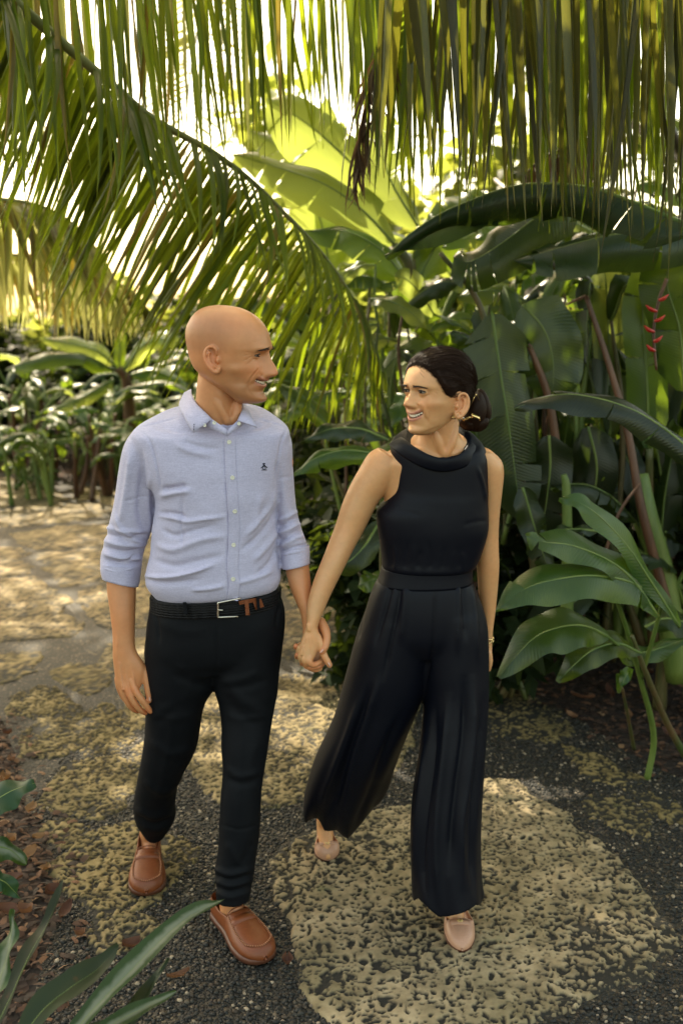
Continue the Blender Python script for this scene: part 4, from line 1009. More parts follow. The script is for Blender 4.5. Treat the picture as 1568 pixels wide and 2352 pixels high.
for k, (x, y, s_) in enumerate(((97, 1048, .30), (18, 1052, .42))):
    p = P(x, y, 9.9)
    broad_plant((p.x, 9.9, 0), s_ * 1.6, 9, s_ * .8, .10, 470 + k, ('small rosette plant at the edge of the far bed' if k == 0 else 'pale drooping seedling at the far bed corner'), 'low_leaf' if k == 0 else 'banana_lit', stems=1, tears=0, group='small plants at the bed edge', name='rosette_plant', cat='small plant')
# shrubs that close the view at ground level
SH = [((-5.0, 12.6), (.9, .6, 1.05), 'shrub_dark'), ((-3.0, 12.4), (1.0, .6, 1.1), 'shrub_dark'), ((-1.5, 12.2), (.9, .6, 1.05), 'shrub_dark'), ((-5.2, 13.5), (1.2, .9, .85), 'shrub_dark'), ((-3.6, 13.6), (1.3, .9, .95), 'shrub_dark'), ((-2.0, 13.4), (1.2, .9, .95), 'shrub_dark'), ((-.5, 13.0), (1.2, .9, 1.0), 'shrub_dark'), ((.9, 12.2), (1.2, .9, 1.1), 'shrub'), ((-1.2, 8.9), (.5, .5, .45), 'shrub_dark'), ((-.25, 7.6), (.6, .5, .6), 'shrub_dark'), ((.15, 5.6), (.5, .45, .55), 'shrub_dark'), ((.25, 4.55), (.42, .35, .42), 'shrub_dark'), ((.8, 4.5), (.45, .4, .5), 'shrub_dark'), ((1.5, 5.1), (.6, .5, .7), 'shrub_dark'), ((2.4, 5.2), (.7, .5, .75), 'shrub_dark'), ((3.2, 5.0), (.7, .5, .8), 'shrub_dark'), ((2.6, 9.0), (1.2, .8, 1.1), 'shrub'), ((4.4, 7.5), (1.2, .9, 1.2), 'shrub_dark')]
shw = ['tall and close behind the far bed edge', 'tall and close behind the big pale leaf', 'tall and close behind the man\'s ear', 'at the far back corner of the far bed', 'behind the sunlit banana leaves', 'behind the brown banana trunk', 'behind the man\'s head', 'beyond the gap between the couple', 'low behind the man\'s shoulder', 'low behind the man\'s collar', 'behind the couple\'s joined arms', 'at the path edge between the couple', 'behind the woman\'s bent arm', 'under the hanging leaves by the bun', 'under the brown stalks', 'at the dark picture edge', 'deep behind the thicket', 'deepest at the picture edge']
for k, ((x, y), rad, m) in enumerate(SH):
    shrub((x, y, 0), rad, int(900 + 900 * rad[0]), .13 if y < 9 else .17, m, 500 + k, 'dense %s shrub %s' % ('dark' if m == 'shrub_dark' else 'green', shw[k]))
TR = [((-8.2, 16), 3.4, 1.9, 700, 'shrub'), ((-5.6, 15), 2.2, 1.5, 620, 'shrub'), ((-3.6, 16), 2.3, 1.7, 760, 'shrub'), ((-1.4, 15), 2.4, 1.5, 700, 'shrub'), ((.7, 13.5), 4.3, 1.6, 900, 'shrub'), ((2.6, 13), 5.0, 1.8, 1100, 'shrub'), ((4.8, 12), 5.4, 2.0, 1300, 'shrub_dark'), ((7.2, 12), 5.6, 2.2, 1400, 'shrub_dark'), ((-11, 15), 4.0, 2.2, 900, 'shrub'), ((-2.9, 13.2), 2.0, 1.0, 900, 'shrub_dark'), ((-4.9, 13.0), 1.9, 1.0, 900, 'shrub_dark'), ((-.6, 12.6), 2.1, 1.1, 1000, 'shrub_dark'), ((-.7, 14.2), 5.2, 1.5, 620, 'shrub')]
trw = ['beyond the far bed corner, sunlit', 'beyond the sunlit bed, low and pale', 'low pale one in the middle beyond the far bed', 'straight behind the man, pale', 'behind the frond tip, thin crowned', 'behind the banana thicket, pale', 'behind the thicket, dark', 'at the outer side of the thicket, dark', 'farthest out past the path', 'dark and low behind the brown banana trunk', 'dark and low behind the big pale leaf', 'dark and low behind the man\'s neck', 'tall and airy behind the frond tip']
for k, ((x, y), h, cr, n_, m) in enumerate(TR):
    tree((x, y, 0), h, cr, n_, .42 if m == 'shrub' else .28, m, 600 + k, 'leafy tree %s' % trw[k], lowest=.15)

# ================= foreground blades at the bottom =================
M['varieg'] = leaf_mat('variegated_blade', (.014, .034, .008), (.10, .16, .02), .5, .2, var=.1, spec=.25, patch=(.10, .12, .05), plo=.64)
def stripe(mat, col, lo, hi):
    nt = M[mat].node_tree; b = nt.nodes['Principled BSDF']; src = b.inputs['Base Color'].links[0].from_socket
    at = N(nt, 'ShaderNodeAttribute'); at.attribute_name = 'across'
    t = noise_tex(nt, 22, 4, objvec(nt)); ad = N(nt, 'ShaderNodeMath', operation='MULTIPLY_ADD'); nt.links.new(t.outputs[0], ad.inputs[0]); ad.inputs[1].default_value = .9; nt.links.new(at.outputs['Fac'], ad.inputs[2])
    r = ramp(nt, [(lo, (1, 1, 1)), (hi, (0, 0, 0))]); nt.links.new(ad.outputs[0], r.inputs[0])
    nt.links.new(mixc(nt, r.outputs[0], src, col), b.inputs['Base Color'])
stripe('varieg', (.15, .17, .12), .66, 1.02)
M['old_blade'] = leaf_mat('old_blade', (.010, .018, .006), (.08, .08, .01), .5, .2, var=.15, spec=.25, patch=(.085, .032, .010), plo=.56)
hero('strap leaved bromeliad with long variegated blade pointing at the loafer', [
    dict(p=[(120, 2440, 1.72), (200, 2335, 1.76), (290, 2240, 1.82), (390, 2140, 1.90), (460, 2090, 1.97), (514, 2066, 2.03)], w=.056, h=(-.3, -.6, .7), d=-.35, f=-.25, m='varieg', t=0, s=201, sh='lance', rib=.0012, wav=.004),
    dict(p=[(20, 2440, 1.70), (90, 2330, 1.76), (160, 2270, 1.82), (225, 2225, 1.88), (272, 2170, 1.92)], w=.072, h=(-.3, -.7, .6), d=-.2, f=-.2, m='old_blade', t=0, s=202, sh='lance', rib=.0012, wav=.004),
    dict(p=[(170, 2440, 1.80), (250, 2360, 1.84), (330, 2315, 1.88), (405, 2278, 1.92)], w=.040, h=(-.1, -.6, .8), d=-.2, f=-.2, m='varieg', t=0, s=203, sh='lance', rib=.0012, wav=.003),
    dict(p=[(-40, 2420, 1.72), (20, 2300, 1.80), (70, 2190, 1.88), (115, 2110, 1.95), (145, 2020, 2.0)], w=.046, h=(-.5, -.7, .4), d=-.25, f=-.2, m='old_blade', t=0, s=204, sh='lance', rib=.0012, wav=.004),
    dict(p=[(-60, 2400, 1.75), (-10, 2280, 1.85), (20, 2180, 1.92), (35, 2090, 1.98)], w=.05, h=(-.4, -.8, .4), d=-.2, m='varieg', t=0, s=205, sh='lance', rib=.0012),
    dict(p=[(60, 2460, 1.85), (180, 2400, 1.9), (300, 2330, 1.95), (385, 2200, 2.0)], w=.05, h=(-.2, -.7, .6), d=-.2, m='old_blade', t=0, s=206, sh='lance', rib=.0012)],
    [([(-40, 2700, 1.62), (0, 2560, 1.66), (40, 2440, 1.72)], .03, .02, 'stem_mixed', 'stem')], 'bromeliad', 'bromeliad', group='foreground plants at the near edge', base=(P(-40, 2500, 1.66).x, 1.64, 0))
M['spotted'] = leaf_mat('spotted_leaf', (.012, .036, .012), (.06, .12, .02), .45, .2, var=.1, spec=.3, patch=(.22, .20, .05), plo=.68)
hero('dark spotted leaf plant at the mulch edge beside the loafer', [
    dict(p=[(-90, 1900, 2.45), (-40, 1860, 2.47), (20, 1820, 2.5), (80, 1798, 2.52)], w=.105, h=(-.1, -.6, .8), d=.25, m='spotted', t=0, s=211, sh='lance', rib=.004),
    dict(p=[(-80, 1960, 2.4), (-30, 1945, 2.42), (20, 1950, 2.44), (62, 1985, 2.45)], w=.07, h=(0, -.5, .8), d=.3, m='varieg', t=0, s=212, sh='lance', rib=.004),
    dict(p=[(-80, 2050, 2.3), (-30, 2020, 2.32), (10, 2025, 2.34), (45, 2060, 2.36)], w=.07, h=(0, -.5, .8), d=.3, m='spotted', t=0, s=213, sh='lance', rib=.004)],
    [([(-120, 2200, 2.35), (-110, 2050, 2.4), (-90, 1900, 2.45)], .008, .005, 'stem', 'stem')], 'spotted_plant', 'garden plant', group='foreground plants at the near edge', base=(P(-120, 2150, 2.35).x, 2.35, 0))

# ================= unseen canopy overhead, added to keep sun off the path =================
def overhead(k, x, y, z, az, L, n=34):  # fronds added out of view to cut sun patches on the path
    a = math.radians(az); d = Vector((math.cos(a), math.sin(a), 0)); s_ = Vector((-d.y, d.x, 0)); r = random.Random(800 + k)
    root = thing('palm_frond', (x, y, z), 'unseen palm frond added overhead to shade the path', 'palm frond', 'unseen fronds added overhead for shade')
    pts = [Vector((x, y, z)) + d * L * t + Vector((0, 0, .35 * math.sin(t * 2.4) - .7 * t * t)) for t in np.linspace(0, 1, 12)]
    V, F = tube(pts, list(np.linspace(.03, .006, 12)), 7); obj('rachis', mesh_from('rachis', V, F), M['rachis'], root)
    for i in range(n):
        t = (i + .5) / n; f = t * 11; q = min(int(f), 10); p = pts[q].lerp(pts[q + 1], f - q)
        for sg in (-1, 1):
            xd = (s_ * sg + d * .55 + Vector((0, 0, -.25 + r.uniform(-.1, .1)))).normalized(); zd = (Vector((0, 0, 1)) - xd * xd.z).normalized(); yd = zd.cross(xd)
            ln = (.35 + .65 * math.sin(math.pi * min(1, t + .12))) * .85
            o = bpy.data.objects.new('leaflet', leaflet('palm', .6, r.randint(0, 2))); link(o, root)
            o.matrix_local = Matrix.Translation(p - root.location) @ Matrix((xd * ln, yd * .055, zd * ln)).transposed().to_4x4()
tree((2.9, 7.4, 0), 5.9, 2.7, 3400, .34, 'shrub', 778, 'tree added beyond the thicket, unseen crown shading the path', 'unseen trees added to shade the path', lowest=.80, name='added_shade_tree')  # these trees are added for their shade; the crowns stay out of view
tree((-2.75, 6.0, 0), 5.4, 1.7, 2400, .34, 'shrub', 777, 'wide tree added over the path, unseen crown blocking the sun', 'unseen trees added to shade the path', lowest=.80, name='added_shade_tree')
tree((-6.4, 12.2, 0), 8.2, 2.4, 1700, .34, 'shrub', 780, 'tall leaning tree added beside the far bed, unseen crown shading the path', 'unseen trees added to shade the path', lowest=.82, name='added_shade_tree', off=(2.3, .2))
tree((1.7, 8.4, 0), 6.2, 1.9, 2400, .34, 'shrub', 779, 'slim tree added inside the thicket, unseen crown blocking the sun', 'unseen trees added to shade the path', lowest=.80, name='added_shade_tree')
for k, a in enumerate([(-3.4, 4.6, 3.9, 0, 3.4), (3.6, 4.4, 3.9, 180, 3.6), (-3.2, 5.6, 4.3, -4, 3.2), (3.8, 5.6, 4.4, 176, 3.6), (-2.6, 3.6, 3.8, -10, 3.2), (3.4, 3.4, 3.7, 184, 3.4), (0.2, 7.0, 4.6, -92, 3.0), (1.6, 6.8, 4.6, -95, 3.0), (-1.4, 7.2, 4.7, -85, 3.2), (-3.2, 6.4, 4.6, 2, 3.4), (-3.0, 5.0, 4.2, 6, 3.2), (.9, 6.2, 4.3, 180, 3.2), (1.2, 5.7, 4.2, 176, 3.0)]):
    overhead(k, *a)
# ------------------------------------------------------------------ heads
def pw(z, pts):
    pts = sorted(pts); zs = np.array([p[0] for p in pts]); ys = np.array([p[1] for p in pts])
    # smooth interpolation (monotone cubic)
    h = np.diff(zs); d = np.diff(ys) / h
    m = np.zeros(len(zs)); m[0], m[-1] = d[0], d[-1]
    for i in range(1, len(zs) - 1):
        m[i] = 0 if d[i - 1] * d[i] <= 0 else 2 * d[i - 1] * d[i] / (d[i - 1] + d[i])
    z = np.clip(z, zs[0], zs[-1]); i = np.clip(np.searchsorted(zs, z) - 1, 0, len(h) - 1)
    t = (z - zs[i]) / h[i]
    return ((2*t**3-3*t**2+1)*ys[i] + (t**3-2*t**2+t)*h[i]*m[i] + (-2*t**3+3*t**2)*ys[i+1] + (t**3-t**2)*h[i]*m[i+1])
def g(x, s): return np.exp(-(x / s) ** 2)

def head_loft(c, off=0.0, face=True, M_=150, N_=150):
    zt, zb = c['front'][0][0], c['front'][-1][0]
    u = np.linspace(0, 1, N_)
    k = .5 - .5 * np.cos(math.pi * u)
    zz = zb + (zt - zb) * (.35 * u + .65 * k)
    zz[-1] = zt - 1e-4; zz[0] = zb + 1e-4
    th = np.linspace(-math.pi, math.pi, M_, endpoint=False)
    yf, yb, w, yc = pw(zz, c['front']), pw(zz, c['back']), pw(zz, c['wid']), pw(zz, c['yc'])
    z1 = c['vault']; wm = pw(np.array([z1]), c['wid'])[0]
    up = zz > z1
    w[up] = wm * np.sqrt(np.clip(1 - ((zz[up] - z1) / (zt - z1)) ** 2.3, 1e-5, 1))
    pf = pw(zz, c['pf'])
    ex = (2 / pf)[:, None]
    cs, sn = np.cos(th)[None], np.sin(th)[None]
    fr = cs > 0
    ex2 = np.where(fr, ex, 2 / 2.1)
    X = w[:, None] * np.sign(sn) * np.abs(sn) ** ex2
    Y = yc[:, None] + np.where(fr, (yf - yc)[:, None], (yc - yb)[:, None]) * np.sign(cs) * np.abs(cs) ** ex2
    Z = np.repeat(zz[:, None], M_, 1)
    if face:
        a = np.abs(X); fm = np.clip((Y - yc[:, None]) / .03, 0, 1)
        nh, nw = pw(zz, c['nose'])[:, None], pw(zz, c['nosew'])[:, None]
        zm = c['zm']; cor = c['corner']
        zc = zm + c['smile'] * np.clip(a / cor, 0, 1.3) ** 2
        d = np.zeros_like(X)
        d += nh * np.exp(-(a / nw) ** 2.4)
        d += c['ala'] * g(a - .0145, .0055) * g(Z - c['zala'], .0075)
        d -= c['socket'] * g(a - .030, .017) * g(Z - .001, .013)
        d -= .004 * g(a - .016, .007) * g(Z - .002, .012)
        d += c['brow'] * g(a - .030, .022) * g(Z - c['zbrow'], .007)
        d += c['cheek'] * g(a - .041, .017) * g(Z - c['zcheek'], .016)
        # smile fold from the nose wing to outside the mouth corner
        t = np.clip((c['zala'] + .004 - Z) / (c['zala'] + .004 - (zm - .008)), 0, 1)
        xl = .020 + (cor + .008 - .020) * t ** .9
        inr = g(np.clip(Z - (c['zala'] + .004), 0, 1), .004) * g(np.clip((zm - .012) - Z, 0, 1), .006)
        d -= c['fold'] * g(a - xl, .0035) * inr
        d += c['fold'] * .9 * g(a - xl - .008, .007) * inr
        win = np.clip((cor + .002 - a) / .008, 0, 1)
        d += c.get('lip', 1) * .0038 * g(Z - zc - c['gap'] - .0032, .0034) * win
        d += c.get('lip', 1) * .0048 * g(Z - zc + c['gap'] + .0042, .0042) * np.clip((cor - .004 - a) / .01, 0, 1)
        d -= .009 * np.clip((c['gap'] + .0008 - np.abs(Z - zc)) / .0016, 0, 1) * np.clip((cor - a) / .004, 0, 1)
        d -= .004 * g(a - cor - .002, .005) * g(Z - zm - c['smile'], .006)
        d -= .0022 * g(Z - zm + .0215, .005) * g(a, .018)
        d += .004 * g(Z - c['zchin'], .009) * g(a, .015)
        Y = Y + d * fm
        # temples, cheek hollow
        Xs = np.sign(X)
        X = X - Xs * .004 * g(Z - .02, .03) * g(Y - (yf[:, None] - .035), .022)
        X = X - Xs * c.get('hollow', .003) * g(Z + .062, .018) * g(Y - .055, .025)
        X = X + Xs * .0035 * g(Z - c['zcheek'], .012) * g(Y - .055, .022)
    if off:
        n = np.stack([X, Y - yc[:, None], Z - .01], -1); n /= np.linalg.norm(n, axis=2)[..., None]
        X, Y, Z = X + n[..., 0] * off, Y + n[..., 1] * off, Z + n[..., 2] * off
    V = np.stack([X, Y, Z], -1)
    return V

def grid_faces(n, m, wrap=True):
    F = []
    for i in range(n - 1):
        for j in range(m if wrap else m - 1):
            k = (j + 1) % m
            F.append((i * m + j, i * m + k, (i + 1) * m + k, (i + 1) * m + j))
    return F

def ear_parts(side, c):
    """helix rim, dish, lobe, tragus; local head frame; side = +1/-1"""
    out = MB()
    e, H = c['ear'], c['earh']           # centre (y, z), half height
    x0 = c['earx']
    def pt(y, z, dx):                    # y,z in ear plane (-1..1), tilted back, flaring out at the rear
        yy = y * H * .60; zz_ = z * H
        yr = yy * math.cos(.18) - zz_ * math.sin(.18); zr = yy * math.sin(.18) + zz_ * math.cos(.18)
        return (side * (x0 + dx + .38 * max(0, -yy + .008)), e[0] + yr, e[1] + zr)
    rim = [(.55, .30), (.62, .72), (.2, 1.0), (-.4, .98), (-.85, .62), (-.98, .1), (-.8, -.38), (-.42, -.75), (-.05, -1.0), (.35, -.98), (.5, -.68)]
    V, F = tube(catmull([pt(y, z, .004) for y, z in rim], 40), list(np.interp(np.linspace(0, 1, 40), [0, .1, .5, .75, 1], [.003, .0042, .0045, .006, .0065])), 8)
    out.add(V, F)
    V, F = tube(catmull([pt(y, z, .002) for y, z in [(-.1, .62), (-.42, .5), (-.5, .05), (-.3, -.4), (.1, -.52)]], 16), .0032, 7)
    out.add(V, F)
    V, F = tube(catmull([pt(y, z, .001) for y, z in [(.55, .15), (.5, -.1), (.42, -.35)]], 8), [.004] * 3 + [.0055] * 3 + [.004] * 2, 8)
    out.add(V, F)
    # dish
    rings = []
    for dx in (-.014, -.004):
        rings.append(np.array([pt(.86 * math.cos(t) - .12, .97 * math.sin(t), dx) for t in np.linspace(0, 2 * math.pi, 20, endpoint=False)]))
    V, F = ring_loft(rings); out.add(V, F)
    sph(out, pt(.12, -.78, -.001), H * .20, 6, (.5, 1, 1)); sph(out, pt(-.25, -.62, -.002), H * .17, 6, (.5, 1, 1))
    return out

def lid_part(side, c):
    """upper and lower eyelid shells around the eyeball"""
    ex, ey, ez = side * c['eye'][0], c['eye'][1], c['eye'][2]
    R = c['eyer'] * 1.16; out = MB()
    for lo, hi in ((c['lid'][0], 80), (-75, c['lid'][1])):
        rings = []
        n, m = 8, 20
        for rr in (R, R * .78):
            for i in range(n):
                f = i / (n - 1)
                row = []
                for j in range(m):
                    az = math.radians(-78 + 156 * j / (m - 1))
                    edge = 1 - (abs(az) / math.radians(78)) ** 2.2
                    l = (lo * edge - 3 * (1 - edge)) if hi == 80 else lo
                    h = hi if hi == 80 else (hi * edge - 3 * (1 - edge))
                    el = math.radians(l + (h - l) * f)
                    row.append((ex + rr * math.sin(az) * math.cos(el), ey + rr * math.cos(az) * math.cos(el), ez + rr * math.sin(el)))
                rings.append(row)
        V = [v for r in rings for v in r]; F = []
        for L in range(2):
            for i in range(n - 1):
                for j in range(m - 1):
                    a = (L * n + i) * m + j
                    F.append((a, a + 1, a + m + 1, a + m) if L == 0 else (a, a + m, a + m + 1, a + 1))
        for j in range(m - 1):
            F.append((j, n * m + j, n * m + j + 1, j + 1))
            a = (n - 1) * m + j; F.append((a, a + 1, n * m + a + 1, n * m + a))
        for i in range(n - 1):
            a = i * m; F.append((a, a + m, n * m + a + m, n * m + a))
            a = i * m + m - 1; F.append((a, n * m + a, n * m + a + m, a + m))
        out.add(V, F)
    return out

MAN = dict(
    front=[(.130, -.014), (.1285, .012), (.121, .0505), (.101, .088), (.078, .1096), (.0505, .1217), (.028, .1255), (.018, .126), (.006, .120), (-.02, .113), (-.045, .1145), (-.057, .118), (-.064, .116), (-.07, .1105), (-.08, .109), (-.092, .104), (-.1, .1065), (-.112, .112), (-.119, .108), (-.125, .09)],
    back=[(.130, -.014), (.127, -.040), (.121, -.058), (.11, -.075), (.091, -.09), (.07, -.1), (.05, -.1026), (.023, -.0994), (-.0025, -.094), (-.028, -.084), (-.06, -.05), (-.09, .0), (-.125, .04)],
    wid=[(.13, .01), (.06, .0795), (.045, .0795), (.0, .076), (-.03, .072), (-.06, .064), (-.09, .053), (-.11, .040), (-.119, .030), (-.125, .014)],
    yc=[(.13, -.014), (.06, -.005), (0, .0), (-.04, .005), (-.07, .02), (-.1, .05), (-.125, .065)],
    pf=[(.13, 2.0), (.06, 2.35), (.02, 2.6), (-.03, 2.3), (-.07, 2.05), (-.1, 2.1), (-.125, 2.0)],
    vault=.05,
    nose=[(.02, 0), (.012, .001), (.006, .006), (-.008, .0145), (-.0227, .026), (-.0366, .0315), (-.043, .0330), (-.049, .0305), (-.0535, .021), (-.0575, .004), (-.059, 0)],
    nosew=[(.02, .009), (0, .0098), (-.02, .0125), (-.036, .0148), (-.046, .0158), (-.0585, .014)],
    ala=.0078, zala=-.047, socket=.0135, brow=.005, zbrow=.019, cheek=.006, zcheek=-.034, fold=.0018,
    zm=-.071, corner=.036, smile=.0110, gap=.0042, zchin=-.111, hollow=.005,
    ear=(.001, -.008), earh=.0320, earx=.0775, eye=(.0325, .0930, .0015), eyer=.0130, lid=(12, -11))
WOMAN = dict(
    front=[(.108, -.012), (.1065, .008), (.1, .032), (.085, .060), (.06, .082), (.035, .092), (.015, .096), (0, .0905), (-.02, .088), (-.042, .0915), (-.055, .0945), (-.066, .0925), (-.08, .0905), (-.09, .0885), (-.1, .0925), (-.108, .089), (-.1153, .072)],
    back=[(.108, -.012), (.106, -.032), (.1, -.048), (.085, -.07), (.06, -.088), (.03, -.098), (0, -.097), (-.03, -.085), (-.06, -.05), (-.09, -.005), (-.1153, .035)],
    wid=[(.108, .01), (.04, .075), (.03, .0755), (0, .0735), (-.03, .0695), (-.06, .060), (-.085, .049), (-.1, .038), (-.108, .029), (-.1153, .014)],
    yc=[(.108, -.012), (.05, -.006), (0, .0), (-.04, .005), (-.07, .018), (-.1, .045), (-.1153, .052)],
    pf=[(.108, 2.0), (.05, 2.3), (.015, 2.5), (-.03, 2.2), (-.07, 2.0), (-.1153, 2.0)],
    vault=.035,
    nose=[(.014, 0), (.008, .002), (0, .006), (-.012, .0145), (-.023, .0235), (-.030, .0265), (-.036, .023), (-.041, .011), (-.045, .0)],
    nosew=[(.014, .009), (0, .0098), (-.015, .0128), (-.026, .0158), (-.036, .0162), (-.045, .013)],
    ala=.0080, zala=-.035, socket=.0095, brow=.003, zbrow=.013, cheek=.007, zcheek=-.030, fold=.0032,
    zm=-.0645, corner=.0305, smile=.0115, gap=.0047, zchin=-.1, hollow=.0005, lip=.75,
    ear=(-.008, -.035), earh=.0305, earx=.0735, eye=(.031, .0745, .0), eyer=.0128, lid=(18, -9))

def head_matrix(px, py, Y, yaw, roll=0.0, scale=1.0, nod=0.0):
    """yaw: degrees from facing the camera, + towards the picture's right"""
    a = math.radians(yaw)
    fwd = Vector((math.sin(a), -math.cos(a), 0)); up = Vector((0, 0, 1)); lat = fwd.cross(up)
    R = Matrix((lat, fwd, up)).transposed()
    R = R @ Matrix.Rotation(math.radians(nod), 3, 'X') @ Matrix.Rotation(math.radians(roll), 3, 'Y')
    return Matrix.Translation(P(px, py, Y)) @ (R * scale).to_4x4()
HM = head_matrix(515.3, 816, 2.655, 76)
HW = head_matrix(1007.6, 896.3, 2.65, -55.6)
def xf(Mx, V):
    A = np.array(Mx); V = np.asarray(V, float).reshape(-1, 3)
    return V @ A[:3, :3].T + A[:3, 3]

def add_head(mb, c, Mx):
    V = head_loft(c); n, m = V.shape[:2]
    V2 = list(xf(Mx, V)); F = grid_faces(n, m)
    ci = len(V2); V2.append(np.mean(V2[:m], 0)); V2.append(np.mean(V2[(n - 1) * m:n * m], 0))
    for j in range(m):
        k = (j + 1) % m
        F.append((k, j, ci)); F.append(((n - 1) * m + j, (n - 1) * m + k, ci + 1))
    mb.add(V2, F)
    for s in (1, -1):
        e = ear_parts(s, c); mb.add(xf(Mx, e.V), e.F)
        l = lid_part(s, c); mb.add(xf(Mx, l.V), l.F)

def sph(mb, c, r, n=10, sc=(1, 1, 1)):
    V = []; F = []
    m = n * 2
    for i in range(n + 1):
        a = math.pi * i / n
        for j in range(m):
            b = 2 * math.pi * j / m
            V.append((c[0] + r * sc[0] * math.sin(a) * math.cos(b), c[1] + r * sc[1] * math.sin(a) * math.sin(b), c[2] + r * sc[2] * math.cos(a)))
    for i in range(n):
        for j in range(m):
            k = (j + 1) % m
            F.append((i * m + j, (i + 1) * m + j, (i + 1) * m + k, i * m + k))
    mb.add(V, F)
def limb(mb, pts, r, n=None, seg=14, flat=None, up=None):
    """tube with rounded ends"""
    pts = [Vector(p) for p in pts]
    r = [r] * len(pts) if np.isscalar(r) else list(r)
    V, F = tube(pts, r, seg, n or 6 * len(pts), flat, up); mb.add(V, F)
    sph(mb, pts[-1], r[-1] * .985, 7); sph(mb, pts[0], r[0] * .985, 7)
def loft(mb, st, n=None, seg=40):
    V, F = ring_loft(stations_loft(st, n, seg)); mb.add(V, F)

def skin_tone(V, base, Mx, c, man, blush=()):
    col = np.tile(np.array(base), (len(V), 1))
    inv = Mx.inverted(); L = xf(inv, V)
    x, y, z = L[:, 0], L[:, 1], L[:, 2]; a = np.abs(x)
    inh = (z > -.135) & (z < .14) & (y > 0.0) & (a < .085)
    zc = c['zm'] + c['smile'] * np.clip(a / c['corner'], 0, 1.3) ** 2
    yl = pw(z, c['front'])
    nearface = np.clip((y - (yl - .055)) / .01, 0, 1) * inh
    lipw = np.clip((c['corner'] + .001 - a) / .004, 0, 1) * nearface
    up = np.clip(1.6 - np.abs(z - zc - c['gap'] - .0030) / .0028, 0, 1)
    lo = np.clip(1.6 - np.abs(z - zc + c['gap'] + .0042) / .0036, 0, 1)
    lip = np.clip(up + lo, 0, 1) * lipw
    inside = np.clip((c['gap'] + .0004 - np.abs(z - zc)) / .001, 0, 1) * np.clip((c['corner'] - a) / .003, 0, 1) * nearface
    lc = np.array((.44, .175, .105) if man else (.50, .205, .135))
    bl = .35 * g(a - .042, .02) * g(z - c['zcheek'], .018) * nearface + .3 * g(a, .014) * g(z - c['zala'], .014) * nearface
    er = np.clip(g(y - c['ear'][0], .022) * g(z - c['ear'][1], .033) * (a > c['earx'] - .004), 0, 1) * .45
    col = col * (1 - (bl + er)[:, None]) + (bl + er)[:, None] * np.array(base) * np.array((1.12, .80, .74))
    lowf = fbm(V * 14, 3, 3)[:, None]
    col = col * (1 + lowf * np.array((.035, .0, -.03)))
    if man:
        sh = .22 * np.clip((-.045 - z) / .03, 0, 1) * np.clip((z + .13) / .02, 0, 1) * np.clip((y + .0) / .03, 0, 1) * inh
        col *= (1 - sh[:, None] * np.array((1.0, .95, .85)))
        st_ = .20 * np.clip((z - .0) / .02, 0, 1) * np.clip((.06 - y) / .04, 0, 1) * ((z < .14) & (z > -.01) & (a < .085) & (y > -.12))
        col *= (1 - st_[:, None] * np.array((1.0, .9, .7)))
    col = col * (1 - lip[:, None]) + lc * lip[:, None]
    col = col * (1 - inside[:, None]) + np.array((.15, .05, .036)) * inside[:, None]
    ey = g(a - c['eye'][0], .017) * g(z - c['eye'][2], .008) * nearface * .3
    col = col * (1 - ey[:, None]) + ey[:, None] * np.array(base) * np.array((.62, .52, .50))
    for p, r, s in blush:
        d = np.linalg.norm(V - np.array(p), axis=1); k = s * np.exp(-(d / r) ** 2)
        col = col * (1 - k[:, None]) + k[:, None] * np.array(base) * np.array((1.10, .74, .66))
    return np.column_stack([col, np.ones(len(V))])

